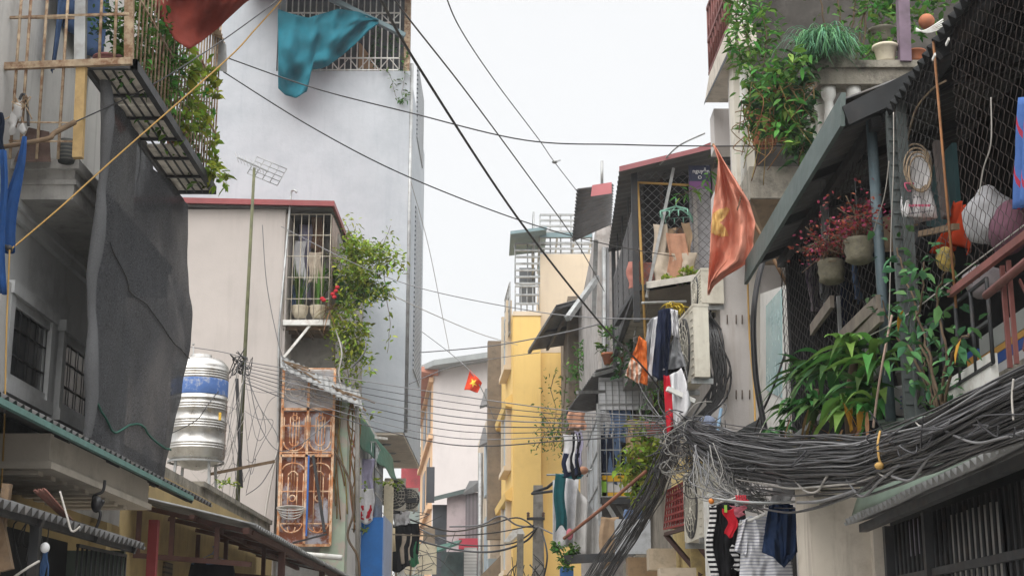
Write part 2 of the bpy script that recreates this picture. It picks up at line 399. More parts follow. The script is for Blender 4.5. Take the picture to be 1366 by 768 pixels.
# ================================================================== nearest left house
PL = mat('pale_render_left', (.52, .51, .49), .9, .1, .9, .5, (.17, .16, .15), streak=.45, bump=.25, edge=(.55, .8))
PLD = mat('grey_render_left', (.60, .61, .61), .9, .1, .9, .45, (.15, .15, .15), streak=.3, bump=.25)
h = T('house', 'pale rendered house with barred balcony and dark shade net on the left', 'house', (-4.6, 12, 0))
MB().box(-9, -3.95, 8.5, 15.2, 0, 5.0).build('wall', PLD, h)
MB().box(-9, -3.955, 8.5, 15.0, 5.0, 11).build('upper_wall', PL, h)
m = MB().box(-5.2, -3.46, 11.3, 14.6, 5.12, 5.36).box(-5.2, -3.42, 11.25, 14.6, 5.36, 5.44).box(-5.2, -3.44, 11.28, 14.6, 5.24, 5.28)
m.build('balcony_slab', mat('grey_slab_render', (.40, .39, .37), .9, .2, 2, .6, (.12, .115, .11), streak=.5, bump=.2), h)
m = MB().box(-3.953, -3.90, 10.9, 14.58, 4.98, 5.12).box(-3.953, -3.87, 10.9, 14.58, 5.05, 5.118); m.build('cornice', PLD, h)
m = MB().box(-4.2, -3.86, 11.0, 11.22, 3.4, 4.42); m.build('pilaster', PL, h)
for y0, y1 in ((11.55, 12.35), (12.95, 13.75)):
    f = MB(); z0, z1 = 3.80, 4.28
    for k, d in ((0, .05), (.07, .09)):
        f.box(-3.953, -3.95 + .12 - d, y0 - .2 + k, y1 + .2 - k, z1 + .10 - k, z1 + .2 - k).box(-3.953, -3.95 + .12 - d, y0 - .2 + k, y1 + .2 - k, z0 - .2 + k, z0 - .1 + k)
        f.box(-3.953, -3.95 + .10 - d, y0 - .18 + k, y0 - .08 + k, z0 - .15, z1 + .15).box(-3.953, -3.95 + .10 - d, y1 + .08 - k, y1 + .18 - k, z0 - .15, z1 + .15)
    fo = f.build('window_surround', PLD, h)
    MB().box(-3.98, -3.945, y0 - .08, y1 + .08, z0 - .1, z1 + .1).build('pane', M['glass'], fo)
    MB().bars((-3.935, y0 - .05, z0 - .08), (-3.935, y1 + .05, z0 - .08), (-3.935, y1 + .05, z1 + .08), (-3.935, y0 - .05, z1 + .08), 4, 3, .005).build('bars', M['dark_steel'], fo)
# doorway behind the cage and its blue curtain
MB().box(-3.96, -3.90, 12.95, 13.1, 5.3, 8.2).build('door_frame', PL, h)
def curtain(u, v):
    y = 11.65 + 1.6 * u; b = 6.82 + .3 * u + .1 * sin(u * 7) - .5 * (u < .14)
    return (-3.86 + .05 * sin(u * 26 + v * 2) + .04 * sin(u * 11), y, lerp(8.0, b, v))
S(MB().grid(curtain, 40, 10, .005), 'curtain', cloth_mat('blue_curtain_cloth', (.075, .125, .24)), 'blue curtain hanging in the doorway behind the rusty balcony bars', 'curtain')

# cage of the balcony (camera side and street side) with plant shelf
c = T('balcony_cage', 'rusty beige barred balcony cage with overhanging plant shelf', 'balcony cage', (-3.5, 11.1, 5.3))
m = MB(); Yc = 10.95
for px, a, bb in ((20, -40, 212), (33, -40, 212), (55, -40, 212), (83, -40, 212), (128, -40, 80), (148, -40, 80)):
    x = XX(px, 90, Yc); m.tube([(x + .02, Yc, ZZ(bb, Yc)), (x, Yc, ZZ(a, Yc))], .013, 5)
for px in (12, 30, 55, 82, 108): pass
for py, w_ in ((24, .012), (163, .01), (188, .012)): m.bar(V(12, py, Yc), V(108, py + 1, Yc), w_)
m.bar(V(11, 24, Yc), V(172, 19, Yc), .02)
m.build('bars', M['rusty_steel'], c)
MB().bar(V(5, 89, Yc - .02), V(176, 82, Yc - .02), .04, .055).build('front_rail', M['rusty_steel'], c)
MB().bar(V(109, -40, Yc + .02), V(107, 90, Yc + .02), .085, .06).build('upper_post', M['galv'], c)
MB().bar(V(109, 90, Yc + .02), V(104, 211, Yc + .02), .075, .06).build('lower_post', mat('ochre_painted_steel', (.42, .29, .13), .7, .2, 4, .5, (.2, .12, .06)), c)
MB().bar(V(173, -40, 11.08), V(172, 82, 11.08), .07, .05).build('corner_post', M['rusty_steel'], c)
m = MB(); Zs = 6.17; n = 26                         # street side bars
for i in range(n + 1):
    y = lerp(11.15, 14.3, i / n); m.tube([(-2.99, y, Zs), (-2.99, y, 8.0)], .009, 5)
m.bar((-2.99, 11.1, 7.2), (-2.99, 14.32, 7.2), .018).bar((-2.99, 11.1, 6.75), (-2.99, 14.32, 6.75), .016)
m.build('bars', M['rusty_steel'], c)
m = MB().box(-3.01, -2.96, 11.05, 14.34, 6.12, 6.20).box(-3.37, -3.33, 11.05, 14.34, 6.10, 6.18).box(-3.37, -2.96, 14.3, 14.34, 6.12, 6.2).box(-3.37, -2.96, 11.05, 11.09, 6.12, 6.2)
for i in range(1, 6): y = lerp(11.1, 14.3, i / 6); m.box(-3.34, -3.0, y, y + .025, 6.11, 6.135)
for x in (-3.25, -3.17, -3.09): m.box(x, x + .012, 11.1, 14.3, 6.125, 6.14)
m.build('shelf_frame', M['dark_steel'], c)
bd = mat('stained_board', (.62, .58, .51), .9, .25, 3, .7, (.1, .085, .07))
for a0, a1 in ((11.1, 11.9), (11.93, 12.75), (12.95, 13.5), (13.52, 14.28)): MB().box(-3.33, -3.01, a0, a1, 6.145, 6.165).build('shelf_board', bd, c)
cs = MB(); a = V(286, 50, 14.3); b = V(306, 92, 14.3)
cs.hexa([V(283, 42, 14.2), V(302, 60, 14.2), V(303, 97, 14.2), V(286, 93, 14.2), V(283, 42, 15), V(302, 60, 15), V(303, 97, 15), V(286, 93, 15)]).build('metal_end_cap', M['galv'], c)
cs = MB().corr(V(274, 30, 13.4), V(288, 55, 14.6), V(301, 62, 14.6), V(292, 35, 13.4), 5); cs.build('small_roof', M['rusty_steel'], c)

# things on the shelf and balcony floor
def basket(loc, r, hgt, mt): return MB().lathe(loc, [(r * .72, 0), (r * .8, .02), (r * .97, hgt * .9), (r * 1.06, hgt * .9), (r * 1.06, hgt), (r * .9, hgt), (r * .7, .04)], 20)
pk = mat('dusty_pink_plastic', (.36, .15, .15), .6, .12, 9, stripes=(.022, (.22, .09, .09), 2, .65))
bp = V(146, 78, 11.3); bp.z = 6.17
t = T('basket_planter', 'dusty pink basket planter standing on the cage shelf corner', 'planter', bp)
basket(bp, .125, .14, pk).build('basket', pk, t)
m = MB(); m.clump(bp + Vec((0, .05, .36)), (.2, .15, .25), 200, .06, .03); m.build('foliage', M['leaf_dark'], t)
S(MB().clump(Vec((-3.1, 12.15, 6.75)), (.13, .7, .5), 1, .01, .01) if 0 else (lambda m: [m.clump((-3.08, y, 6.25 + .1 * i % .4 + .22), (.13, .22, .4), 260, .08, .038) for i, y in enumerate((11.35, 11.6, 11.9, 12.15, 12.4))] and m)(MB()), 'creeper', M['leaf_mid'], 'mid green leafy creeper behind the near end of the cage shelf bars', 'plant')
m = MB(); st = MB()
for i in range(24):
    y = rng.uniform(12.2, 14.2); p = Vec((-3.12, y, 6.18)); pth = [p, p + Vec((.05, rng.uniform(-.15, .15), .35)), p + Vec((.1, rng.uniform(-.25, .25), rng.uniform(.55, .95)))]
    m.vine(st, pth, 44, .08, .085, .045, .007)
t = T('shrub', 'tangled green shrub with thin stems filling far half of cage shelf', 'plant', (-3.12, 13.3, 6.18))
m.build('foliage', M['leaf_fresh'], t); st.build('stem', M['stem'], t)
m = MB()
for p in ((-2.94, 12.9, 6.45), (-2.95, 13.7, 6.9), (-2.95, 12.6, 6.8), (-2.93, 13.5, 6.5), (-2.93, 14.0, 6.4), (-2.93, 14.2, 6.25), (-2.94, 13.2, 6.8)): m.clump(p, (.07, .2, .25), 60, .11, .055)
S(m, 'climber', M['leaf_lime'], 'bright lime leaves poking out through the cage bars', 'plant', kind='stuff')
for k, (y, lab, mt) in enumerate(((12.7, 'small black pot low on the far cage shelf', 'dark_steel'), (13.25, 'ochre pot half hidden by the shrub on the cage shelf', 'terracotta'), (13.85, 'white pot at the far end of the cage shelf', 'white_steel'))):
    S(MB().lathe((-3.13, y, 6.17), [(.07, 0), (.10, .17), (.115, .17), (.115, .2), (.09, .2)]), 'plant_pot', M[mt], lab, 'pot', 'pots on the cage shelf')
m = MB(); p = V(30, 218, 11.2)
m.box(-3.95, -3.45, 11.05, 11.4, 5.29, 5.55); 
S(MB().hexa([V(18, 216, 11.0), V(68, 216, 11.0), V(66, 176, 11.0), V(38, 170, 11.0), V(18, 216, 11.4), V(68, 216, 11.4), V(66, 180, 11.4), V(38, 174, 11.4)]), 'bundle', mat('brown_sacking', (.09, .06, .05), .95, .3, 8, bump=.4), 'dark brown covered bundle on the balcony slab behind the bars', 'bundle')
S(MB().lathe(V(88, 217, 11.15) , [(.06, 0), (.07, .03), (.075, .13), (.065, .16), (.07, .18)]), 'bucket', mat('dark_ribbed_plastic', (.05, .055, .055), .6, stripes=(.03, (.12, .12, .11), 2, .6)), 'dark ribbed bucket beside the ochre post on the balcony', 'bucket')
t = T('plastic_bags', 'white plastic bags tied to the bars over the balcony slab', 'bags', V(24, 180, 10.9))
for px, py, r in ((18, 160, .045), (24, 148, .05), (16, 172, .035), (30, 172, .03)):
    m = MB().ball(V(px, py, 10.88), r, 7, (.8, .6, 1.5))
    for v in m.v: v += Vec((noise.noise(v * 22), noise.noise(v * 22 + Vec((5, 0, 0))), 0)) * .02
    m.build('bag', mat('thin_white_plastic', (.62, .61, .6), .45, .1, trans=.3), t)
m = MB()
for i in range(9): a = V(rng.uniform(16, 36), rng.uniform(125, 150), 10.87); m.tube(curve([a, a + jit(.06), a + jit(.1) - Vec((0, 0, .12))], 5), .005, 4)
m.build('string', M['rusty_steel'], t)
S(MB().tube(curve([V(26, 133, 10.9), V(30, 126, 10.9), V(35, 130, 10.9), V(37, 150, 10.9), V(38, 168, 10.9)], 6), .011, 6), 'umbrella_handle', M['dark_steel'], 'black crook handle hooked on the balcony bars by the white bags', 'handle')

# washing pole with cloths, ropes
S(MB().tube(curve([V(-20, 200, 10.6), V(60, 186, 10.7), V(72, 178, 10.75), V(100, 163, 10.85)], 6), .018, 7, taper=.022), 'washing_pole', M['wood'], 'dark wooden washing pole slanting across the balcony bars', 'pole')
def ropecloth(a, b, wa, wb, Y, dep=.06):
    def fn(u, v):
        t_ = v; c0 = lerp(Vec(a), Vec(b), t_); wd = lerp(wa, wb, t_)
        return Vec((c0.x + (u - .5) * wd + .012 * sin(v * 7), c0.y + wd * (.16 * sin(u * 7 + v * 2) + .05 * sin(u * 19 - v * 4)), c0.z + .1 * wd * sin(u * 5 + v)))
    return MB().grid(fn, 16, 14, .006)
S(ropecloth(V(33, 182, 10.5), V(2, 335, 10.5), .03, .16, 10.5, .03), 'blue_cloth', cloth_mat('royal_blue_cloth', (.025, .075, .22)), 'royal blue cloth hanging off the washing pole at left edge', 'cloth')
S(ropecloth(V(1, 150, 10.45), V(0, 205, 10.45), .03, .06, 10.45, .02), 'navy_cloth', cloth_mat('navy_cloth', (.012, .018, .035)), 'small navy cloth draped over the end of the washing pole', 'cloth')
S(ropecloth(V(4, 200, 10.4), V(2, 392, 10.4), .05, .05, 10.4, .02), 'blue_strip', cloth_mat('royal_blue_cloth', (.025, .075, .22)), 'narrow blue strip of cloth dangling beside the yellow rope', 'cloth')
def wire(name, pts, r, m_, label, group=None, n=6, k=10, cat='cable'):
    return S(MB().tube(curve(pts, k), r, n), name, m_, label, cat, group)
wire('rope', [V(390, -20, 12.4), V(374, 2, 12.2), V(340, 40, 12.0), V(300, 82, 11.8), V(160, 205, 11.2), V(80, 277, 10.8), V(14, 333, 10.5)], .0065, M['yellow_rope'], 'yellow rope stretched up past the red cloth', None, cat='rope')
wire('rope', [V(13, 330, 10.48), V(9, 430, 10.48), V(6, 560, 10.48), V(2, 650, 10.48)], .0065, M['yellow_rope'], 'yellow rope hanging straight down the left edge', None, cat='rope')
S(MB().tube([V(-4, 326, 10.5), V(8, 329, 10.5), V(16, 335, 10.5)], .016, 6).ball(V(12, 331, 10.49), .025, 6), 'rope_knot', M['dark_steel'], 'dark hook where the yellow rope turns downwards', 'hook')
wire('black_line', [V(100, 163, 10.85), V(200, 115, 11.6), V(300, 52, 12.6), V(390, -14, 13.2)], .006, M['black_cable'], 'black line from the washing pole up behind the red cloth')

# shade net
def net(u, v):
    y = lerp(11.28, 14.62, u); z = lerp(6.08, 3.22 + .06 * sin(u * 14), v)
    x = -3.30 + .05 * sin(v * 3.1) * (u ** 2) + .035 * sin(u * 9 + v * 1.5) * (1 - .4 * v) + .02 * sin(v * 7 + u * 4) + .05 * noise.noise(Vec((u * 3, v * 3, 1))) + .03 * noise.noise(Vec((u * 9, v * 4, 5))) + .012 * noise.noise(Vec((u * 24, v * 12, 9))) - .05 * math.exp(-((u - .07) / .035) ** 2) + .022 * abs(noise.noise(Vec((u * 15 + v * 1.5, v * 2.2, 11)))) + .03 * abs(noise.noise(Vec((u * 5 - v * 3, v * 3.5, 13))))
    y += .08 * sin(v * pi) * u - .45 * u * (v > .45) * (v - .45); z -= .05 * sin(u * pi)
    return (x, y, z)
t = T('shade_net', 'dark grey shade net hanging from the cage shelf in front of the house', 'shade net', (-3.3, 13, 3.3))
NET = mat('shade_net_weave', (.078, .080, .086), .95, .8, 85, .0, (.10, .10, .102), dsc=3, alpha=.965, bump=.9, bsc=110, spec=.05, streak=.25, sdc=(.12, .12, .125))
MB().grid(net, 70, 60).build('netting', NET, t)
m = MB().grid(lambda u, v: Vec(net(0.0, v)) + Vec((.05 + .045 * cos(u * 2 * pi), -.05 + .05 * sin(u * 2 * pi) + .01 * sin(v * 30), .0)) * (1 + .25 * sin(v * 17)), 10, 40)
m.build('rolled_edge', mat('shade_net_roll', (.10, .102, .107), .95, .35, 220, bump=.6, bsc=80), t)
MB().tube([Vec(net(u / 24, .88 + .02 * sin(u * .3))) + Vec((.015, 0, 0)) for u in range(25)], .01, 5).build('hem_cord', mat('green_cord', (.03, .12, .09)), t)
MB().tube([Vec(net(u / 24, .40 + .16 * u / 24)) + Vec((.012, 0, 0)) for u in range(3, 25)], .006, 5).build('seam', M['dark_steel'], t)
S(MB().hexa([V(146, 145, 12.6), V(158, 142, 12.6), V(180, 168, 12.6), V(160, 178, 12.6), V(146, 145, 12.64), V(158, 142, 12.64), V(180, 168, 12.64), V(160, 178, 12.64)]), 'orange_rag', cloth_mat('orange_rag_cloth', (.55, .12, .02)), 'orange rag tucked under the cage shelf behind the net', 'cloth')

# big red cloth
def red(u, v):
    px = lerp(150, 395, u); top = -70 + 8 * sin(u * 9)
    e = [(0, -30), (.2, 0), (.3, 26), (.38, 52), (.47, 66), (.53, 56), (.62, 38), (.75, 6), (.88, -22), (1, -60)]
    for (a, b_), (c_, d_) in zip(e, e[1:]):
        if a <= u <= c_: bot = lerp(b_, d_, (u - a) / (c_ - a))
    p = V(px - 12 * v * sin(u * pi), lerp(top, bot, v), 12.0 + .16 * sin(u * 13 - v * 6) * (.3 + .7 * v) + .05 * sin(u * 27 + v * 5) + .10 * noise.noise(Vec((u * 8, v * 4, 3))) - .09 * abs(noise.noise(Vec((u * 8 + v * 3, v * 3, 7)))))
    return p
S(MB().grid(red, 60, 26, .005), 'red_cloth', cloth_mat('faded_red_cloth', (.245, .056, .042), var=.2), 'large faded red cloth sagging over the alley from above', 'cloth')

# canopy slab, eaves and lower awnings
cr = mat('cream_render', (.46, .42, .36), .9, .12, 1.5, .45, (.2, .17, .13), bump=.2)
m = MB().box(-4.0, -3.25, 10.5, 13.45, 2.93, 3.15).box(-4.0, -3.22, 10.47, 13.47, 2.90, 2.95)
for i in range(9): y = 10.6 + i * .3; m.box(-3.98, -3.35, y, y + .12, 2.87, 2.9)
m.build('canopy_slab', cr, h)
e = T('metal_awning', 'long corrugated awning with green edge above the cream canopy', 'awning', (-3.5, 12, 3.15))
MB().corr((-3.1, 8.6, 3.15), (-3.1, 15.6, 3.15), (-3.97, 15.6, 3.55), (-3.97, 8.6, 3.55), 46, .022).build('sheet', M['iron_sheet'], e)
MB().box(-3.12, -3.085, 8.6, 14.6, 3.10, 3.14).build('edge_trim', mat('green_trim', (.12, .23, .21), .6, .15, 4, .4), e)
m = MB()
for y in (9.2, 10.6, 12, 13.4, 14.8): m.bar((-3.14, y, 3.11), (-3.95, y, 3.48), .04)
m.bar((-3.3, 8.6, 3.2), (-3.3, 15.4, 3.2), .06).bar((-3.7, 8.6, 3.36), (-3.7, 15.4, 3.36), .05); m.build('frame', M['dark_steel'], e)
yo = mat('ochre_wall', (.36, .27, .125), .92, .14, 1.4, .5, (.16, .12, .07), streak=.3, bump=.2)
MB().box(-3.957, -3.94, 8.5, 15.2, 0, 2.9).build('ground_floor_wall', yo, h)
lo = T('low_awning', 'dark corrugated awning lowest at the left with a shop grille under it', 'awning', (-3.3, 10, 0.13))
MB().corr((-2.92, 8.2, 2.47), (-2.92, 12.1, 2.47), (-3.9, 12.1, 2.78), (-3.9, 8.2, 2.78), 30, .028).build('sheet', M['iron_sheet'], lo)
m = MB()
for y in (9.5, 10.8, 11.9): m.bar((-2.95, y, 2.43), (-3.88, y, 2.72), .045)
m.bar((-3.0, 8.2, 2.45), (-3.0, 12.0, 2.45), .05); m.bar((-3.02, 9.6, .13), (-3.02, 9.6, 2.45), .06); m.build('frame', M['dark_steel'], lo)
MB().bars((-3.12, 10.9, 1.5), (-3.05, 12.0, 1.5), (-3.05, 12.0, 2.4), (-3.12, 10.9, 2.4), 11, 2, .009, .012).build('grille', M['dark_steel'], lo)
MB().box(-3.95, -3.5, 8.4, 11.95, .13, 2.5).build('shop_shade_box', M['painted_dark'], lo)  # dark box painted in for the shade under the awning
MB().box(-3.9, -3.06, 11.98, 12.03, 1.2, 2.44).build('side_panel', mat('dull_green_sheet', (.12, .15, .125), .7, .2, 3, .5), lo)
MB().box(-3.6, -3.1, 12.0, 12.012, 1.0, 2.4)
S(MB().corr(V(45, 655, 9.7), V(62, 652, 9.7), V(98, 693, 10.2), V(84, 690, 10.2), 3, .01, .006), 'plastic_sheet', mat('dusty_pink_sheet', (.32, .15, .12), .6, .2, 5, .4, (.3, .28, .25), trans=.15), 'dusty pink plastic sheet folded over the lowest awning', 'sheet')
S(MB().bar(V(-10, 660, 9.0), V(10, 760, 9.0), .07, .05).bar(V(10, 645, 9.05), V(-8, 770, 9.05), .05), 'timber_prop', M['wood'], 'weathered timber prop under the lowest awning at left edge', 'post')
t = T('light_bulb', 'white light bulb hanging on blue wires below the lowest awning', 'lamp', V(60, 735, 9.6))
MB().ball(V(60, 730, 9.6), .03, 8, (1, 1, 1.15)).build('bulb', mat('opal_glass', (.72, .73, .74), .3, .03), t)
m = MB()
for i in range(7): m.tube(curve([V(60 + i - 3, 735, 9.6), V(58 + rng.uniform(-4, 6), 752, 9.6), V(59 + rng.uniform(-5, 5), 775, 9.6)], 5), .006, 4)
m.build('wiring', mat('blue_wire', (.03, .07, .16)), t)
wire('pale_cable', [V(80, 655, 9.5), V(90, 690, 9.5), V(96, 708, 9.5), V(107, 702, 9.5)], .007, M['pale_cable'], 'pale thick cable curling at the fold of the pink sheet')
wire('pale_cable', [V(10, 775, 9.2), V(35, 758, 9.2), V(52, 748, 9.3)], .008, M['pale_cable'], 'pale thick cable at the lower left beside the bulb')
wire('tangled_cord', [V(140, 640, 11.5), V(137, 655, 11.5), V(125, 662, 11.5), V(128, 680, 11.5), V(138, 668, 11.5), V(124, 672, 11.5), V(134, 684, 11.5), V(128, 705, 11.5)], .012, M['black_cable'], 'knotted black cord hanging from the cream canopy', cat='cord')
S(MB().ball(V(129, 672, 11.5), .055, 7, (.8, .7, 1.2)), 'cord_coil', M['black_cable'], 'black lump of coiled cord under the cream canopy', 'cord')
m = MB()
for i in range(8): a = V(rng.uniform(30, 60), 690, 9.7); m.tube(curve([a, a + jit(.1) - Vec((0, 0, .15)), a + jit(.12) - Vec((0, 0, .3))], 5), .005, 4)
S(m, 'loose_wires', M['black_cable'], 'loose black wires dangling in the dark under the lowest awning', 'wires', kind='stuff')
S(MB().box(-3.49, -3.35, 9.9, 11.2, 1.0, 2.0), 'shelf_unit', mat('pale_crate_wood', (.32, .24, .12), .9, .2, 4, .4), 'pale wooden shelving in the shade under the lowest awning', 'shelf')
S(MB().bar((-3.86, 14.2, 0.13), (-3.86, 14.2, 2.85), .16, .16), 'pillar', mat('pale_ochre_pillar', (.48, .38, .2), .9, .12, 2, .3), 'pale ochre pillar under the far end of the cream canopy', 'pillar')
S(MB().bar((-3.55, 15.0, .13), (-3.55, 15.0, 2.95), .09, .09), 'red_post', mat('bright_red_paint', (.30, .055, .06), .6, .15), 'bright red post beside the pale ochre pillar', 'post')

# ================================================================== ochre low house, its awning, the tank
h2 = T('house', 'low ochre house with grey street awning and a water tank on top', 'house', (-5, 20, 0))
MB().box(-9, -4.2, 15.22, 26.6, 0, 3.75).build('wall', yo, h2)
MB().box(-9, -4.25, 15.3, 26.6, 3.75, 3.9).box(-7, -4.2, 20.5, 26.5, 3.9, 3.97).build('parapet', M['old_concrete'], h2)
for y in (18.3, 20.0): MB().box(-4.203, -4.17, y, y + .42, 2.25, 2.75).build('vent_grille', mat('brown_grille', (.14, .1, .06), .8, stripes=(.06, (.05, .04, .03), 2, .6)), h2)
aw = T('grey_awning', 'grey fibre awning on red brown frame in front of the ochre house', 'awning', (-3.4, 20, .13))
MB().corr((-2.8, 16.5, 3.03), (-2.66, 25, 2.92), (-4.18, 25, 3.28), (-4.18, 16.5, 3.36), 60, .02).build('sheet', M['grey_sheet'], aw)
RB = mat('red_brown_steel', (.085, .04, .032), .65, .25, 4, .3)
m = MB()
for i in range(6):
    y = 16.7 + i * 1.6; m.bar((-2.85, y, 2.96), (-4.16, y, 3.26), .05)
m.bar((-2.9, 16.5, 2.97), (-2.76, 24.9, 2.87), .07).bar((-3.5, 16.5, 3.12), (-3.5, 24.9, 3.05), .05)
for y in (16.7, 19.9): m.bar((-2.86, y, 2.62), (-4.16, y, 2.72), .055).bar((-3.25, y, 2.68), (-3.25, y, 3.05), .05).bar((-3.75, y, 2.68), (-3.75, y, 3.15), .05).bar((-4.12, y, 2.7), (-4.12, y, 3.2), .05)
m.build('frame', RB, aw)
for y in (18.9, 22.5): MB().bar((-2.9 + (y - 16.5) * .016, y, .13), (-2.9 + (y - 16.5) * .016, y, 2.95), .08).build('post', RB, aw)
m = MB().bar((-4.15, 23.8, 2.3), (-2.8, 23.8, 2.3), .04).bar((-4.15, 23.8, 2.0), (-2.8, 23.8, 2.0), .04).bar((-2.8, 21.2, 2.15), (-2.8, 25.8, 2.15), .05)
m.build('lower_rails', M['dark_steel'], aw)
t = T('clothes_hangers', 'blue wire hangers with dark garments below the grey awning', 'hangers', V(283, 768, 18.5))
m = MB()
for k in range(5):
    y = 18.4 + k * .09; a = V(283, 738, y)
    m.tube([a + Vec((0, 0, .08)), a + Vec((.02, 0, .1)), a + Vec((.02, 0, .03)), a, a + Vec((-.25, 0, -.12)), a + Vec((.25, 0, -.12)), a], .006, 4)
m.build('wire_hanger', mat('blue_plastic_hanger', (.12, .2, .36), .4), t)
m = MB().loft([(V(283, 744, 18.5), .08, .07, 0), (V(283, 752, 18.5), .25, .1, 0), (V(283, 775, 18.5), .29, .11, 0), (V(283, 830, 18.5), .3, .11, 0)]); m.build('garment', cloth_mat('black_garment', (.014, .014, .018)), t)
# water tank
tk = V(261, 622, 23.6); tk.z = 3.97
t = T('water_tank', 'stainless steel water tank with faded blue band on a welded stand', 'water tank', tk)
SS = mat('brushed_stainless', (.50, .49, .47), .32, .16, 3, .5, (.22, .18, .14), metal=.8, streak=.5, sdc=(.2, .18, .16))
R0 = .445; z0 = 4.66; prof = [(.06, z0 - .16), (.2, z0 - .12), (R0 * .86, z0 - .02), (R0, z0 + .03)]
hz = [.10, .30, .36, .42, .62, .68, .74, .80]
zz = z0 + .03
def rib(z): return [(R0, z - .015), (R0 + .008, z - .009), (R0 + .008, z + .009), (R0, z + .015)]
for z in (.16, .20, .24, .48, .52, .56, .60, .78, .82, .86, .94, 1.28, 1.32, 1.36, 1.40): prof += rib(z0 + z)
prof += [(R0, z0 + 1.46), (R0 * .97, z0 + 1.5), (R0 * .8, z0 + 1.58), (R0 * .45, z0 + 1.63), (.17, z0 + 1.64), (.17, z0 + 1.68), (.02, z0 + 1.69)]
c0 = Vec((tk.x, tk.y, 0)); MB().lathe(c0, prof, 40).build('shell', SS, t)
MB().lathe(c0, [(R0 + .004, z0 + 1.0), (R0 + .006, z0 + 1.01), (R0 + .006, z0 + 1.245), (R0 + .004, z0 + 1.255)], 40).build('blue_band', mat('peeling_blue_label', (.085, .17, .42), .5, .2, 5, .8, (.45, .46, .48), edge=(.52, .62), dsc=5), t)
m = MB()
for a in range(4):
    q = pi / 4 + a * pi / 2; p = c0 + Vec((cos(q) * .36, sin(q) * .36, 0)); p2 = c0 + Vec((cos(q) * .42, sin(q) * .42, 0))
    MB().bar(up(p2, 3.97), up(p, 4.68), .04).build('stand_leg', M['galv'], t)
m = MB()
for a in range(24): q = a * pi / 12; m.bar(up(c0 + Vec((cos(q) * .43, sin(q) * .43, 0)), 4.62), up(c0 + Vec((cos(q + .27) * .43, sin(q + .27) * .43, 0)), 4.62), .03)
m.build('stand_ring', M['galv'], t)
a = V(297, 555, 23.15); MB().box(a.x - .06, a.x - .02, a.y - .02, a.y, a.z - .06, a.z + .06).build('warning_sticker', mat('yellow_sticker', (.6, .38, .06)), t)
wire('thin_cable', [V(228, 578, 22.9), V(262, 560, 22.9), V(280, 536, 22.9), V(322, 484, 24.8)], .007, M['dark_steel'], 'dark cable crossing the front of the steel tank')
S(MB().bar(V(280, 632, 24.3), V(366, 615, 24.9), .05), 'timber_bar', M['wood'], 'slanting timber bar beside the tank stand', 'bar')
S(MB().tube([V(258, 490, 24.4), V(258, 462, 24.4)], .012, 5).ball(V(258, 459, 24.4), .02, 5), 'tank_valve', M['galv'], 'thin vent rod standing up behind the steel tank', 'rod')
m = MB(); 
for i in range(8): a = V(rng.uniform(285, 318), 645, 23.2); m.clump(a, (.08, .05, .05), 8, .07, .03)
S(m, 'moss_plant', M['leaf_lime'], 'small bright weeds growing on the mouldy parapet', 'plant')

# ================================================================== beige house with caged window and vine
BG = mat('beige_render', (.47, .43, .405), .92, .07, .7, .5, (.36, .33, .31), streak=.4, sdc=(.31, .285, .265), bump=.12, edge=(.5, .85))
h3 = T('house', 'beige rendered house with red roof edge and caged corner balcony', 'house', (-5, 28, 0))
xr = XX(373, 500, 27)
MB().box(-10, xr, 27, 27.4, 0, ZZ(279, 27)).build('wall', BG, h3)
MB().box(-10, -3.35, 27.9, 33, 6.6, 9.6).build('back_wall', mat('dim_render', (.30, .28, .26), .9, .15, 2, .5), h3)
MB().box(-10, -3.02, 27.45, 33, 0, 6.3).build('lower_wall', PLD, h3)
zr = ZZ(272, 27)
rf = mat('red_metal_roof', (.25, .065, .068), .55, .15, 2, .3, (.25, .12, .1))
MB().hexa([(-9, 26.8, zr + .02), (-3.32, 26.8, zr - .10), (-3.32, 33, zr - .10), (-9, 33, zr + .02), (-9, 26.8, zr + .13), (-3.32, 26.8, zr + .0), (-3.32, 33, zr + .0), (-9, 33, zr + .13)]).build('roof', rf, h3)
MB().corr((-9, 26.85, zr + .0), (-9, 32.9, zr + .0), (-3.36, 32.9, zr - .12), (-3.36, 26.85, zr - .12), 40).build('roof_lining', M['iron_sheet'], h3)
YB = 27.05; xl = xr + .02; xc = XX(440, 350, YB); zt = ZZ(286, YB); zb = ZZ(427, YB)
cg = T('window_cage', 'pale barred corner cage full of plants on the beige house', 'balcony cage', (xc, YB, zb))
m = MB().bars((xl, YB, zb), (xc, YB, zb), (xc, YB, zt), (xl, YB, zt), 6, 5, .009, .006)
m.bars((xc, YB, zb), (xc, YB + 3.2, zb), (xc, YB + 3.2, zt), (xc, YB, zt), 12, 5, .007, .006)
m.build('bars', mat('cream_bar_paint', (.46, .42, .34), .6, .15, 4, .7, (.25, .14, .08)), cg)
MB().box(xl, xc + .03, YB - .03, YB + 3.2, zb - .09, zb - .02).box(xl, xc + .04, YB - .05, YB, zb - .10, zb - .0).build('floor_frame', M['white_steel'], cg)
m = MB().bar((xl, YB, zb - .75), (XX(414, 450, YB), YB, zb - .08), .045); m.build('brace', M['white_steel'], cg)
MB().box(xr, xr + .06, YB, YB + 3, zb - 1.1, zt).build('side_wall', BG, cg)
m = MB()
for i in range(9): y = YB + .1 + i * .35; m.box(xl, xc, y, y + .04, zb - .16, zb - .09)
for i in range(4): x = xl + i * .22; m.box(x, x + .03, YB, YB + 3.1, zb - .19, zb - .16)
m.build('floor_joists', M['wood'], cg)
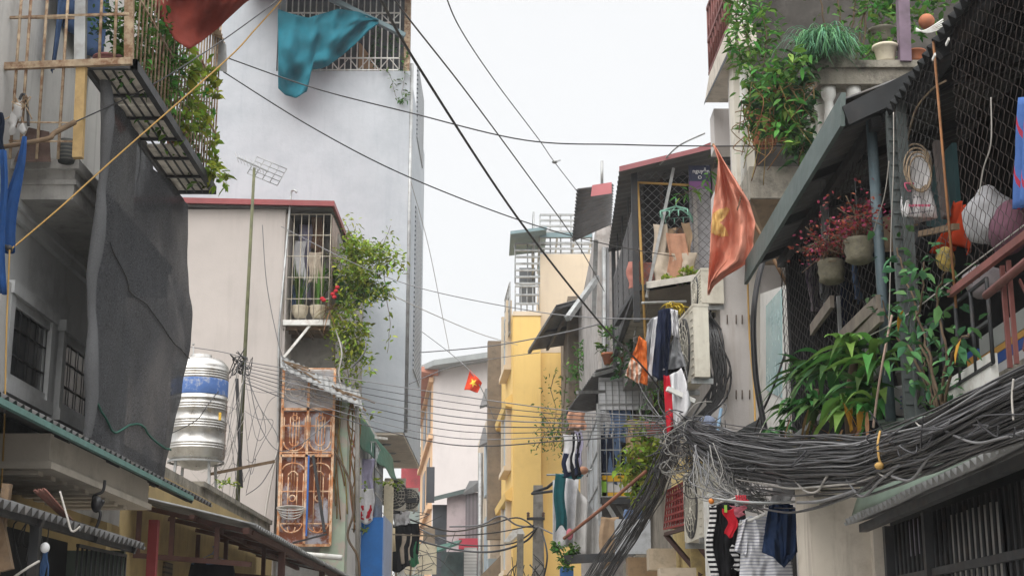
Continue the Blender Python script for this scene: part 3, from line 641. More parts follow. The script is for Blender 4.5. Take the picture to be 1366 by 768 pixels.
m = MB().corr((xc + .02, YB + .05, zb + .3), (xc + .02, YB + 1.4, zb + .3), (xc + .02, YB + 1.4, zt), (xc + .02, YB + .05, zt), 8, .01); m.build('side_sheet', mat('worn_wood_sheet', (.26, .2, .17), .85, .25, 4, .5, (.4, .38, .35)), cg)
for k, (px, lab) in enumerate(((400, 'round cream plant pot with tall snake leaves, nearer the pipe'), (424, 'cream plant pot with tall snake leaves, at the cage corner'))):
    b0 = V(px, 424, YB + .22)
    t = T('potted_plant', lab, 'potted plant', b0, 'snake plants in the corner cage')
    MB().lathe(b0, [(.1, 0), (.15, .1), (.16, .2), (.17, .22), (.14, .22), (.12, .14)], 14).build('pot', M['glazed'], t)
    m = MB()
    for i in range(18): m.strap(up(b0, .18) + jit(.06), (rng.uniform(-.35, .35), rng.uniform(-.2, .2), 1), rng.uniform(.6, 1.15), .055, .08)
    m.build('leaves', M['leaf_mid'], t)
b0 = V(381, 424, YB + .35)
m = MB()
for i in range(14): m.strap(b0 + jit(.1), (rng.uniform(-.3, .3), 0, 1), rng.uniform(.5, 1.2), .05, .1)
S(m, 'snake_plant', M['leaf_dark'], 'dark snake plant in the corner cage next to the beige wall', 'plant')
def rag(top, w_, hgt, mt, name, label, cat='laundry', fold=3, seed=0, grp=None, taper=1., ang=0.):
    top = Vec(top)
    def fn(u, v):
        ww = w_ * lerp(1, taper, v); x = (u - .5) * ww
        d = w_ * (.045 * sin(u * fold * 4.1 + seed + v * .8) + .022 * sin(u * 17 + v * 3 + seed) + .05 * noise.noise(Vec((u * 3, v * 3, seed))) + .03 * noise.noise(Vec((u * 9, v * 5, seed)))) * (.5 + v)
        dx = .02 * sin(v * 7 + seed)
        return top + Vec((cos(ang) * (x + dx) - sin(ang) * d, sin(ang) * (x + dx) + cos(ang) * d, -hgt * v * (1 + .07 * sin(u * 5 + seed)) + .03 * (abs(u - .5))))
    return S(MB().grid(fn, 26, 18, .006), name, mt, label, cat, grp)
CL = {n: cloth_mat('cloth_' + n, c) for n, c in dict(white=(.66, .66, .68), grey=(.30, .31, .33), black=(.014, .014, .016), navy=(.018, .024, .05), denim=(.11, .17, .29), blue=(.16, .24, .42), teal=(.014, .088, .10), pink=(.5, .16, .2), cream=(.55, .47, .38), orange=(.62, .16, .04), red=(.5, .02, .035), magenta=(.55, .04, .16), maroon=(.12, .02, .03), brown=(.15, .09, .06), peach=(.55, .30, .2), lilac=(.34, .32, .44), green=(.05, .2, .1), yellow=(.6, .42, .04), tan=(.4, .28, .18)).items()}
rag(V(407, 300, YB + .5), .26, 1.55, CL['lilac'], 'laundry', 'lilac cloth hanging high inside the corner cage', seed=1)
rag(V(400, 322, YB + .35), .22, .75, CL['white'], 'laundry', 'white garment with blue mark behind the cage bars', seed=2)
rag(V(421, 337, YB + .3), .24, .62, CL['cream'], 'laundry', 'beige patterned garment near the corner of the cage', seed=3)
rag(V(424, 288, YB + .4), .2, .7, CL['brown'], 'laundry', 'brown and ochre rag at the top corner of the cage', seed=4)
rag(V(391, 380, YB + .6), .2, .5, CL['blue'], 'laundry', 'faded blue cloth low behind the snake plants', seed=6)
S(MB().tube([V(388, 262, 26.85), V(372, 440, 26.95), V(371, 560, 26.95), V(371, 700, 26.95)], .022, 7).tube(curve([V(388, 264, 26.85), V(389, 255, 26.85), V(393, 254, 26.8), V(396, 257, 26.8)], 4), .02, 6), 'drain_pipe', M['galv'], 'grey vent pipe with hooked top on the beige wall corner', 'pipe')
# vine over the cage corner
t = T('vine', 'lime green vine spilling over the corner cage and hanging down', 'vine', V(470, 560, 27.6))
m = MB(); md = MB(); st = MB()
def vn(pts, n, spread, L=.115, W=.05, mm=None):
    (mm or m).vine(st, [V(*p) for p in pts], n, spread, L, W, .008)
vn([(462, 300, 29), (480, 330, 28), (510, 340, 27.6), (528, 350, 27.5)], 330, .24)
vn([(455, 330, 28.2), (480, 350, 27.6), (505, 335, 27.4), (522, 300, 27.4)], 90, .16)
vn([(450, 420, 27.3), (480, 380, 27.3), (500, 350, 27.3), (525, 350, 27.3)], 420, .22)
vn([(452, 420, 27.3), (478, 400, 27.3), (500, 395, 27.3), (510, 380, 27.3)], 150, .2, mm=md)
vn([(455, 420, 27.2), (470, 440, 27.1), (480, 470, 27.1), (485, 490, 27.1)], 330, .22)
vn([(455, 440, 27.2), (462, 480, 27.1), (468, 520, 27.1), (470, 560, 27.1)], 240, .17)
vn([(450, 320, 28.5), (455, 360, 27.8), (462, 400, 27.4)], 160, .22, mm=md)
vn([(512, 360, 27.3), (516, 400, 27.3), (520, 430, 27.3), (517, 470, 27.3)], 26, .08)
vn([(470, 545, 27.1), (480, 552, 27.1), (500, 553, 27.1)], 16, .05)
vn([(445, 460, 27.2), (450, 500, 27.1), (470, 530, 27.1), (474, 600, 27.1)], 10, .05)
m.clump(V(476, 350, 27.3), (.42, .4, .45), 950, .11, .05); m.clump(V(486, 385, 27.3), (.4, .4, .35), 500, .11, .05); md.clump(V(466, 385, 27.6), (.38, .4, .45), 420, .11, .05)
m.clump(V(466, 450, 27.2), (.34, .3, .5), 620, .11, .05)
m.build('leaves', M['leaf_lime'], t); md.build('painted_shade_leaves', M['leaf_mid'], t); st.build('stem', M['stem'], t)  # mid green copy puts shade into the colour of the inner leaves
m = MB()
for px, py in ((448, 388), (444, 392), (450, 383), (432, 400), (446, 396), (430, 398)): m.ball(V(px, py, 26.95), .045, 5, (1, .6, .8))
S(m, 'red_flowers', mat('red_petals', (.5, .02, .03), .6, trans=.2), 'small red blooms at the corner of the cage among the vine', 'flowers')
m = MB()
for i in range(22): m.strap(V(440 + rng.uniform(-6, 6), 412, 26.95), (rng.uniform(-1, 1), -.2, rng.uniform(-.6, .6)), rng.uniform(.2, .42), .03, .7)
S(m, 'dry_plant', M['leaf_dry'], 'dry brown air plant tied at the bottom corner of the cage', 'plant')

# below the cage: dark recess, slumping awning, rusty gate
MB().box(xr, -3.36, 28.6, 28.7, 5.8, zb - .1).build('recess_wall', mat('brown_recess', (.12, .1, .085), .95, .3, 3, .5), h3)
a = T('old_awning', 'slumping grey awning above the rusty ornate gate', 'awning', V(430, 510, 26.9))
MB().corr(V(374, 474, 27.0), V(480, 520, 27.0), V(484, 545, 26.3), V(374, 490, 26.3), 14, .012, .01).build('sheet', M['grey_sheet'], a)
m = MB()
for i in range(10):
    s_ = rng.uniform(0, 1); p = V(lerp(376, 470, s_), lerp(480, 528, s_), 26.5); m.bar(p, p + Vec((rng.uniform(.2, .6), .05, rng.uniform(-.3, -.1))), .03)
m.build('debris', M['wood'], a)
gx0, gx1 = XX(375, 610, 26.9), XX(444, 610, 26.9); gz0, gz1 = ZZ(727, 26.9), ZZ(492, 26.9); gm = ZZ(548, 26.9)
gt = T('ornate_gate', 'rusty orange ornate iron grille over a rust streaked metal door', 'gate', ((gx0 + gx1) / 2, 26.9, gz0))
def gp(u, v): return Vec((lerp(gx0, gx1, u), 26.86, lerp(gz0, gz1, v)))
RU = mat('rusted_orange_paint', (.66, .47, .32), .7, .2, 6, .85, (.46, .16, .045), edge=(.42, .56), dsc=8)
RD = mat('rusted_door_sheet', (.46, .47, .53), .7, .12, 2, .97, (.22, .065, .022), edge=(.46, .54), dsc=1.5, streak=.6, sdc=(.28, .09, .03))
MB().box(gx0, gx1, 26.93, 26.96, gz0, gm).build('door_sheet', RD, gt)
MB().box(gx0, gx1, 26.93, 26.96, gm + .005, gz1).build('upper_sheet', mat('streaked_white_sheet', (.52, .51, .52), .75, .1, 2, .5, (.3, .24, .2), streak=.8, sdc=(.4, .26, .18)), gt)
m = MB(); V0 = .765
for u in (0, .5, 1): m.bar(gp(u, 0), gp(u, 1 if u != .5 else V0 + .22), .045)
for u in (.22, .28, .72, .78): m.tube([gp(u, .3), gp(u, V0 - .02)], .011, 5)
for v in (0, .12, .30, .505, .52, .67, V0, .88, 1): m.bar(gp(0, v), gp(1, v), .022)
for v in (.50, .0, V0): m.bar(gp(0, v), gp(1, v), .045)
def ring(cx, cv, rx, rz, r=.013, a0=0, a1=360):
    c_ = gp(cx, cv); m.tube([c_ + Vec((rx * cos(radians(a)), -.01, rz * sin(radians(a)))) for a in range(a0, a1 + 1, 15)], r, 5)
for cx in (.25, .75):
    ring(cx, .58, .19, .17, .014, 180, 360); ring(cx, .58, .08, .08, .012, 180, 360); ring(cx, V0 - .05, .05, .05, .012)
    ring(cx, .42, .19, .12, .014, 0, 180); ring(cx, .38, .08, .1, .012, 0, 180); ring(cx, .26, .055, .055, .014); ring(cx, .12, .19, .16, .014, 180, 360); ring(cx, .1, .07, .1, .012, 180, 360)
    for dx in (-.19, .19, -.08, .08): m.tube([gp(cx, .58) + Vec((dx, -.01, 0)), gp(cx, .72) + Vec((dx, -.01, 0))], .012, 5); m.tube([gp(cx, .12) + Vec((dx, -.01, 0)), gp(cx, .4) + Vec((dx, -.01, 0))], .012, 5)
m.build('grille', RU, gt)
m = MB(); m2 = m
def ring2(cx, cv, rx, rz, r=.01):
    c_ = gp(cx, cv); m.tube([c_ + Vec((rx * cos(radians(a)), -.01, rz * sin(radians(a)))) for a in range(0, 361, 15)], r, 5)
for r_ in (.10, .15, .2): ring2(.72, .88, r_, r_ * 1.1)
for r_ in (.10, .18): ring2(.24, .87, r_, r_)
m.bar(gp(.5, V0), gp(.5, 1), .03).bar(gp(0, .99), gp(1, .99), .03)
m.build('upper_grille', mat('flaking_white_rust', (.5, .46, .43), .7, .15, 5, .7, (.3, .14, .07)), gt)
m = MB()
for k in range(4): c_ = gp(.24, .175) + Vec((0, -.05, 0)); m.tube([c_ + Vec(((.19 + .02 * k) * cos(q / 24 * 2 * pi), -.01 * k, (.10 - .02 * k) * sin(q / 24 * 2 * pi) + .03 * k)) for q in range(24)], .012, 5, closed=True)
S(m, 'cable_coil', M['pale_cable'], 'coil of pale cable hung on the rusty gate', 'cable')
S(MB().bar(gp(.55, .05) + Vec((0, -.06, 0)), gp(.55, .5) + Vec((0, -.06, 0)), .03), 'blue_rod', mat('blue_rod_paint', (.04, .13, .4)), 'thin blue rod leaning on the rusty gate', 'rod')
S(MB().bar(gp(.9, .07) + Vec((0, -.09, 0)), gp(.63, .50) + Vec((0, -.05, 0)), .05).bar(gp(.95, .06) + Vec((0, -.1, 0)), gp(.3, .01) + Vec((0, -.1, 0)), .03), 'folded_umbrella', M['dark_steel'], 'black furled umbrella stuck through the rusty gate', 'umbrella')
S(MB().tube([gp(.0, -.045) + Vec((.1, -.25, 0)), gp(1, -.075) + Vec((.25, -.3, 0))], .05, 9), 'plastic_pipe', M['white_steel'], 'white pipe lying level below the rusty gate', 'pipe')
MB().box(-3.42, -2.98, 27.0, 27.44, 0, ZZ(533, 27)).build('corner_pier', mat('peeling_green_wall', (.36, .43, .34), .9, .15, 2, .7, (.46, .36, .33), streak=.6, sdc=(.3, .24, .2), edge=(.48, .56), dsc=3), h3)
m = MB(); md = MB()
for i in range(12):
    x0 = rng.uniform(447, 474); vnp = [V(x0 + rng.uniform(-8, 8) * (k > 0), 530 + k * rng.uniform(28, 45), 26.93) for k in range(5)]
    m.tube(curve(vnp, 5), .012, 4)
S(m, 'dead_vine', M['leaf_dry'], 'dead brown vine stems clinging to the green peeling pier', 'vine')
wire('climbing_stem', [V(446, 600, 26.85), V(466, 640, 26.8), V(472, 680, 26.8), V(464, 715, 26.8), V(478, 745, 26.8), V(480, 790, 26.8)], .022, M['stem'], 'long bare climbing stem snaking down past the green pier', cat='stem')
S(MB().tube([V(476, 520, 26.9), V(477, 640, 26.9), V(477, 800, 26.9)], .04, 8), 'downpipe', M['concrete'], 'grey downpipe at the edge of the green peeling pier', 'pipe')

# mast with aerial, cable hub
xm = XX(327, 470, 25)
t = T('aerial_mast', 'tall thin mossy mast carrying a television aerial', 'aerial', (xm, 25, 3.9))
MB().tube([(xm - .02, 25, 3.6), (xm, 25, 7), (xm + .02, 25, ZZ(224, 25))], .04, 7, taper=.026).build('mast', mat('mossy_steel', (.11, .115, .06), .8, .3, 5, .6), t)
b0 = Vec((xm + .02, 25, ZZ(224, 25))); m = MB()
A = V(316, 210, 24.8); B = V(358, 229, 25.2); m.bar(A, B, .02)
for i in range(9):
    p = lerp(A, B, i / 10); m.tube([p + Vec((-.04, .03, .10)), p + Vec((.04, -.03, -.10))], .006, 4)
m.build('director_rod', M['galv'], t)
m = MB(); C = lerp(A, B, .96); U = Vec((.25, .1, -.08)); W_ = Vec((.07, .05, .17))
for k in (-1, -.5, 0, .5, 1): m.tube([C + U * k - W_, C + U * k + W_], .008, 4); m.tube([C + W_ * k - U, C + W_ * k + U], .008, 4)
m.build('reflector', M['galv'], t)
m = MB()
for i in range(26):
    p = V(318 + rng.uniform(-8, 8), 486 + rng.uniform(-8, 8), 24.9); m.tube(curve([p, p + jit(.12), p + jit(.2)], 5), .009, 4)
m.bar(V(316, 505, 24.88), V(322, 650, 24.86), .05)
S(m, 'cable_knot', M['black_cable'], 'dark knot of cables strapped to the aerial mast', 'cables', kind='stuff')
for i, (pts, lab) in enumerate([
    ([(350, 300), (356, 380), (372, 460), (385, 500)], 'thin cable hanging in a bow from the aerial'),
    ([(318, 492), (302, 540), (282, 590), (268, 630), (300, 600)], 'pale loop of cable between mast and tank'),
    ([(325, 490), (345, 540), (372, 590), (352, 640), (328, 660)], 'slack cable loop right of the aerial mast'),
    ([(318, 500), (296, 590), (268, 660), (300, 620), (318, 560)], 'pale slack cable drooping below the tank'),
    ([(330, 488), (344, 560), (370, 600), (404, 590), (440, 560)], 'slack cable sagging across the rusty gate top'),
    ([(330, 478), (300, 470), (270, 465), (235, 460)], 'grey cable running from mast along the beige wall'),
    ([(352, 700), (358, 660), (366, 620), (372, 590)], 'pale conduit curving up the beige wall near the gate')]):
    wire('slack_cable', [V(x, y, 24.85 + .03 * i if i != 6 else 26.9) for x, y in pts], .008 if i != 6 else .02, M['pale_cable'] if i in (1, 3, 6) else M['grey_cable'], lab)

r7 = random.Random(21)
for i in range(12):
    x0 = r7.uniform(316, 330); y0 = r7.uniform(480, 560); x1 = r7.choice((r7.uniform(250, 300), r7.uniform(340, 372))); y1 = r7.uniform(520, 690)
    wire('slack_cable', [V(x0, y0, 24.8), V(lerp(x0, x1, .5), max(y0, y1) + r7.uniform(-10, 30), 24.8), V(x1, y1, 25), V(lerp(x0, x1, .6), y1 + r7.uniform(-60, 40), 24.9), V(x0 + r7.uniform(-3, 3), y0 + r7.uniform(60, 150), 24.85)], .005, M['pale_cable'] if i % 3 == 0 else M['grey_cable'], 'thin slack cable looping round the aerial mast', 'slack cables round the mast')
# ================================================================== receding left facade beyond the green pier
h4 = T('house', 'narrow stacked house behind the green pier with blue sheet balcony', 'house', (-3.3, 31, 0))
MB().box(-8, -2.98, 27.46, 33, 0, 6.4).build('wall', PL, h4)
MB().box(-3.1, -2.55, 29.9, 31.7, 2.3, ZZ(690, 30)).build('blue_sheet', mat('bright_blue_sheet', (.025, .16, .48), .6, .12, 3, .2), h4)
MB().box(-2.56, -2.52, 29.93, 31.8, 2.25, ZZ(688, 30)).build('balcony_side', mat('pale_blue_sheet', (.3, .36, .5), .6, .1, 3, .2), h4)
xa, xb = XX(480, 650, 29.9), XX(499, 650, 29.9)
m = MB().bars((xa, 29.9, ZZ(690, 30)), (xb, 29.9, ZZ(690, 30)), (xb, 29.9, ZZ(590, 30)), (xa, 29.9, ZZ(590, 30)), 4, 3, .012); m.bars((xb, 29.9, ZZ(690, 30)), (xb, 31.8, ZZ(690, 30)), (xb, 31.8, ZZ(590, 30)), (xb, 29.9, ZZ(590, 30)), 7, 3, .012)
m.build('balcony_bars', M['galv'], h4)
def tarp(u, v):
    a_ = lerp(V(477, 548, 28.5), V(524, 612, 33.0), u); b_ = lerp(V(479, 592, 28.6), V(531, 642, 32.5), u)
    p = lerp(a_, b_, v); return p + Vec((.02 * sin(u * 9 + v * 3), 0, -.03 * sin(u * 17) * v - .05 * sin(v * pi)))
S(MB().grid(tarp, 40, 12, .01), 'green_tarp', mat('green_tarpaulin', (.025, .115, .085), .5, .2, 2, .3, spec=.4), 'green tarpaulin awning slung over the blue sheet balcony', 'awning')
S(MB().bar(V(500, 583, 29), V(517, 585, 29), .05), 'fluorescent_tube', M['white_steel'], 'white tube lamp bracket under the green tarpaulin', 'lamp')
rag(V(489, 612, 29.8), .28, .7, CL['lilac'], 'shirt', 'pale lilac shirt drying under the green tarpaulin', seed=1)
rag(V(489, 652, 29.75), .3, .65, CL['white'], 'shirt', 'white shirt hanging below the lilac shirt', seed=5)
rag(V(487, 674, 29.75), .28, .28, CL['red'], 'red_cloth', 'bright red cloth just above the blue sheet', seed=4)
S((lambda m: [m.clump(V(px, py, 28.7), (.06, .05, .06), 14, .08, .06) for px, py in ((478, 628), (487, 650), (474, 665), (503, 640), (512, 645), (526, 644), (535, 646), (488, 705))] and m)(MB()), 'climber', M['leaf_lime'], 'lime leaves strung along the wires by the blue balcony', 'plant', kind='stuff')
MB().box(-2.82, -2.62, 33.1, 33.3, 0, ZZ(640, 33)).build('pillar', mat('cream_pillar', (.55, .49, .36), .9, .1, 2, .4), h4)
MB().box(-8, -3.5, 33.5, 38.8, 0, 6.4).build('rear_wall', mat('murky_wall', (.17, .16, .15), .9, .3, 1.5, .7), h4)

# ================================================================== tall pale tower
TW = mat('blue_white_render', (.435, .468, .50), .9, .09, .5, .8, (.32, .355, .39), streak=.5, sdc=(.31, .345, .38), bump=.2, bsc=14, edge=(.42, .8))
tw = T('tower_house', 'tall pale blue rendered tower house with barred roof balcony', 'tower', (-5, 36, 0))
tx = XX(543, 330, 33); zt0 = ZZ(576, 33); ztop = ZZ(95, 33)
MB().box(-8.5, tx, 33, 39, zt0, ztop).build('wall', TW, tw)
MB().box(-8.5, XX(370, 50, 33), 33.01, 34.5, ztop, ztop + 4).build('parapet_wall', TW, tw)
MB().box(-3.6, tx - .02, 33.02, 38.98, zt0 - .06, zt0 - .003).build('soffit', mat('cream_soffit', (.60, .53, .44), .9, .1, 2, .3), tw)
for y in (34.5, 36, 37.5): MB().lathe((tx - .5, y, zt0 - .09), [(.08, 0), (.12, .03)], 12).build('soffit_lamp', M['galv'], tw)
for z0_, z1_ in ((8.4, 12.5), (14.3, 16.2)): MB().box(tx - .01, tx + .03, 35.5, 38.0, z0_ * 1.0, z1_).build('side_shutter', mat('grey_shutter', (.40, .42, .44), .7, stripes=(.12, (.1, .11, .12), 2, .6)), tw)
MB().tube([(tx + .03, 33.05, zt0), (tx + .03, 33.05, ztop + .2)], .05, 7).build('downpipe', M['galv'], tw)
MB().box(-6.3, tx - .1, 34.2, 34.4, ztop, ztop + 3).build('inner_wall', mat('dim_loggia', (.05, .055, .06), .9, .3), tw)
MB().box(tx - .16, tx - .02, 33.05, 33.2, ztop, ztop + 3).build('corner_post', M['rusty_steel'], tw)
bx0, bx1 = XX(372, 50, 33), XX(533, 50, 33)
m = MB().bars((bx0, 33.06, ztop + .02), (bx1, 33.06, ztop + .02), (bx1, 33.06, ztop + 2.9), (bx0, 33.06, ztop + 2.9), 20, 0, .016)
for z_ in (.05, .35, 1.25, 1.5, 2.0): m.bar((bx0, 33.06, ztop + z_), (bx1, 33.06, ztop + z_), .03)
for i in range(6):
    x0 = lerp(bx0, bx1, i / 6); x1 = lerp(bx0, bx1, (i + 1) / 6)
    for za, zb_ in ((.05, .35), (1.5, 1.25), (2.0, 2.3)): m.tube([(x0, 33.05, ztop + za), ((x0 + x1) / 2, 33.05, ztop + zb_), (x1, 33.05, ztop + za)], .016, 4)
m.build('balcony_bars', M['white_steel'], tw)
MB().corr(V(330, -8, 32.2), V(560, -8, 32.2), V(560, -30, 34), V(330, -30, 34), 40, .03).build('balcony_roof', M['grey_sheet'], tw)
MB().bar(V(440, -2, 32.6), V(540, 48, 32.8), .16, .10).build('awning_arm', mat('blue_grey_steel', (.16, .23, .25), .6, .15), tw)
m = MB().hexa([V(478, 92, 33.4), V(506, 92, 33.4), V(481, 58, 33.4), V(479, 58, 33.4), V(478, 92, 33.5), V(506, 92, 33.5), V(481, 58, 33.5), V(479, 58, 33.5)])
S(m, 'board', mat('tan_board', (.42, .26, .15), .8, .15), 'tan triangular board leaning inside the tower balcony bars', 'board')
S((lambda m: [m.clump(V(px, py, 33.3), (.14, .1, .4), 60, .12, .06) for px, py in ((502, 58), (523, 55), (500, 78))] and m)(MB()), 'balcony_plant', M['leaf_dark'], 'dark plant behind the tower balcony bars', 'plant')
st = MB(); m = MB()
m.vine(st, [V(536, 70, 32.95), V(540, 100, 32.95), V(536, 125, 32.95), V(541, 135, 32.95)], 60, .12, .12, .06)
m.vine(st, [V(508, 92, 32.9), V(520, 100, 32.9), V(528, 128, 32.9), V(537, 136, 32.9)], 24, .04, .10, .05)
t = T('creeper', 'small creeper trailing over the top corner of the tower', 'plant', V(536, 130, 32.95)); m.build('leaves', M['leaf_mid'], t); st.build('stem', M['stem'], t)
def teal(u, v):
    tp = [(0, 12), (.12, 18), (.3, 24), (.45, 18), (.6, 12), (.8, 16), (1, 26)]
    bt = [(0, 118), (.08, 127), (.2, 131), (.34, 122), (.39, 94), (.5, 88), (.62, 76), (.78, 57), (.9, 42), (1, 32)]
    def ev(e):
        for (a_, b_), (c_, d_) in zip(e, e[1:]):
            if a_ <= u <= c_: return lerp(b_, d_, (u - a_) / (c_ - a_))
        return e[-1][1]
    px = lerp(371, 505, u); a_, b_ = ev(tp), ev(bt)
    nar = (1 - .32 * max(0, v - .55)) if u < .42 else 1
    fold = .16 * sin(u * 11 + v * 8) * v + .10 * sin(v * 15 - u * 18) * (u < .6) * v + .07 * sin(u * 30 + 3 * v) + .10 * noise.noise(Vec((u * 7, v * 5, 2))) - .09 * abs(noise.noise(Vec((u * 6 + v * 4, v * 3, 7))))
    return V(371 + (px - 371) * nar, lerp(a_, b_, v), 32.55 - .25 * sin(v * pi) * (1 - u) + fold)
t = S(MB().grid(teal, 54, 34, .012), 'teal_cloth', cloth_mat('teal_tarp_cloth', (.02, .15, .20), var=.15, sc=2), 'large teal cloth draped over the tower balcony bars', 'cloth')
# ================================================================== far end of the alley
def acunit(name, label, loc, rz, W=.8, H=.55, D=.28, group='outdoor air conditioning units'):
    t = T(name, label, 'air conditioner', (0, 0, 0), group)
    m = MB().box(-W / 2, W / 2, 0, D, .03, H).box(-W / 2 - .006, W / 2 + .006, -.006, D + .006, H - .02, H + .008).box(-W / 2 + .01, -W / 2 + .06, -.01, 0, .05, H - .03)
    m.build('casing', M['ac_white'], t)
    m = MB()
    for k in range(9): z = .07 + k * (H - .14) / 8; m.box(W / 2 - .17, W / 2 - .03, -.008, 0, z, z + .018)
    m.build('louvre', M['ac_white'], t)
    cx, cz, R_ = -.1 * W, H / 2 + .01, H * .43
    g = MB().tube([(cx + R_ * cos(a * pi / 12), -.004, cz + R_ * sin(a * pi / 12)) for a in range(24)], .012, 5, closed=True)
    g.prism([(cx + R_ * .97 * cos(a * pi / 12), -.003, cz + R_ * .97 * sin(a * pi / 12)) for a in range(24)], (0, .002, 0))
    go = g.build('fan_opening', M['ac_dark'], t)
    m = MB()
    for k in range(1, 5): m.tube([(cx + R_ * k / 5 * cos(a * pi / 12), -.014, cz + R_ * k / 5 * sin(a * pi / 12)) for a in range(24)], .005, 4, closed=True)
    for a in range(0, 12): q = a * pi / 6; m.tube([(cx, -.014, cz), (cx + R_ * cos(q), -.014, cz + R_ * sin(q))], .004, 4)
    m.build('fan_guard', M['ac_white'], go)
    for k in (-W / 2 + .08, W / 2 - .12): MB().box(k, k + .04, -.02, D + .05, -.03, .03).build('bracket', M['galv'], t)
    t.location = loc; t.rotation_euler = (0, 0, rz); return t

YW = mat('yellow_render', (.78, .54, .19), .9, .06, .6, .4, (.55, .36, .13), streak=.25, sdc=(.5, .33, .13), bump=.1, edge=(.5, .85))
CRM = mat('cream_far_render', (.66, .55, .41), .9, .06, .6, .4, (.5, .42, .33), streak=.35, sdc=(.42, .34, .26), bump=.1)
WHT = mat('pinkish_white_render', (.64, .595, .58), .92, .05, .5, .4, (.5, .47, .46), streak=.25, sdc=(.48, .45, .44), bump=.1)
ORW = mat('peach_render', (.72, .48, .29), .9, .1, .6, .4, (.5, .3, .16), streak=.2)
DKW = mat('far_window_shade', (.06, .065, .075), .35, .3, spec=.4)
def oblique(p, q, depth, z0, z1, mb=None):   # wall from p to q (xy) with depth away from the street
    p = Vec((p[0], p[1], 0)); q = Vec((q[0], q[1], 0)); d = (q - p).normalized(); n = Vec((d.y, -d.x, 0))
    if n.y < 0: n = -n
    n = n * depth; mb = mb or MB()
    return mb.hexa([up(p, z0), up(q, z0), up(q + n, z0), up(p + n, z0), up(p, z1), up(q, z1), up(q + n, z1), up(p + n, z1)])
# the pale building closing the view
cA = V(577, 600, 68); cB = V(650, 600, 64.5); cC = V(562, 600, 82)
hE = T('house', 'tall pinkish white house with peach front closing the alley', 'house', (cA.x, cA.y, 0))
zE = ZZ(492, 68)
pts = [(cA.x, cA.y), (cB.x + 2, cB.y), (cB.x + 2, 84), (cC.x, cC.y)]
MB().prism([(x, y, 0) for x, y in pts], (0, 0, zE)).build('wall', WHT, hE)
d = Vec((cC.x - cA.x, cC.y - cA.y, 0)); L_ = d.length; d.normalize(); nn = Vec((-d.y, d.x, 0)); nn = nn if nn.x < 0 else -nn
def ef(s_, z, o=0.): p = Vec((cA.x, cA.y, 0)) + d * s_ + nn * o; return up(p, z)
m = MB().hexa([ef(.02, 0, -.1), ef(L_, 0, -.1), ef(L_, 0, .03), ef(.02, 0, .03), ef(.02, zE, -.1), ef(L_, zE, -.1), ef(L_, zE, .03), ef(.02, zE, .03)])
m.build('front_wall', ORW, hE)
for z_ in (5.0, 8.2, 11.4, 14.0):
    m = MB().hexa([ef(-.1, z_, 0), ef(L_, z_, 0), ef(L_, z_, .2), ef(-.1, z_, .2), ef(-.1, z_ + .22, 0), ef(L_, z_ + .22, 0), ef(L_, z_ + .22, .2), ef(-.1, z_ + .22, .2)]); m.build('balcony_ledge', ORW, hE)
for z_ in (5.6, 8.9, 12.0):
    for s0, s1 in ((2, 5), (7, 10)): MB().hexa([ef(s0, z_, 0), ef(s1, z_, 0), ef(s1, z_, .06), ef(s0, z_, .06), ef(s0, z_ + 1.9, 0), ef(s1, z_ + 1.9, 0), ef(s1, z_ + 1.9, .06), ef(s0, z_ + 1.9, .06)]).build('window', DKW, hE)
rE = MB().hexa([V(550, 499, 69), V(579, 487, 66.5), (cB.x + 2.2, 63.5, ZZ(470, 64)), (cC.x, 84, zE + .3)] + [up(p, .25) for p in (V(550, 499, 69), V(579, 487, 66.5), Vec((cB.x + 2.2, 63.5, ZZ(470, 64))), Vec((cC.x, 84, zE + .3)))])
rE.build('roof', mat('teal_grey_roof', (.30, .32, .32), .6, .15, 1), hE)
MB().hexa([ef(-.4, zE - .35, -.2), ef(L_, zE - .35, -.2), ef(L_, zE - .1, 1.1), ef(-.4, zE - .1, 1.1), ef(-.4, zE + .05, -.2), ef(L_, zE + .05, -.2), ef(L_, zE + .0, 1.1), ef(-.4, zE + .0, 1.1)]).build('eave', mat('salmon_eave', (.55, .25, .18), .8), hE)
# low pink grey house in front of it
hF = T('house', 'low pink grey house with dark flat roof below the pinkish white house', 'house', (-2.5, 60, 0))
zr_ = ZZ(664, 60); MB().box(XX(596, 690, 60), XX(650, 690, 60), 60, 64, 0, ZZ(658, 60)).build('wall', mat('pink_grey_wall', (.50, .43, .44), .9, .08, 1, .4), hF)
MB().box(XX(577, 690, 60.5), XX(596, 690, 60.5), 60.6, 64, 0, zr_ - .2).build('recess_wall', DKW, hF)
MB().hexa([V(574, 669, 59.6), V(646, 651, 59.6), V(646, 651, 64), V(574, 669, 64), V(574, 663, 59.6), V(646, 645, 59.6), V(646, 645, 64), V(574, 663, 64)]).build('roof', mat('dark_green_roof', (.10, .13, .125), .7, .2), hF)
MB().box(XX(621, 690, 59.9), XX(641, 690, 59.9), 59.85, 60, ZZ(718, 60), ZZ(657, 60)).build('shutter', mat('grey_shutter_far', (.22, .2, .215), .8, .15, 4, stripes=(.15, (.16, .15, .16), 0, .5)), hF)
MB().box(XX(612, 740, 59), XX(640, 740, 59), 58.8, 59.5, ZZ(732, 59), ZZ(718, 59)).build('red_panel', mat('red_panel', (.45, .05, .08), .7), hF)
S(MB().hexa([V(580, 738, 55), V(612, 726, 55), V(616, 722, 58), V(584, 730, 58), V(580, 735, 55), V(612, 723, 55), V(616, 719, 58), V(584, 727, 58)]), 'green_awning', mat('dark_green_awning', (.03, .1, .075), .6, .2), 'dark green street awning at the end of the alley', 'awning')
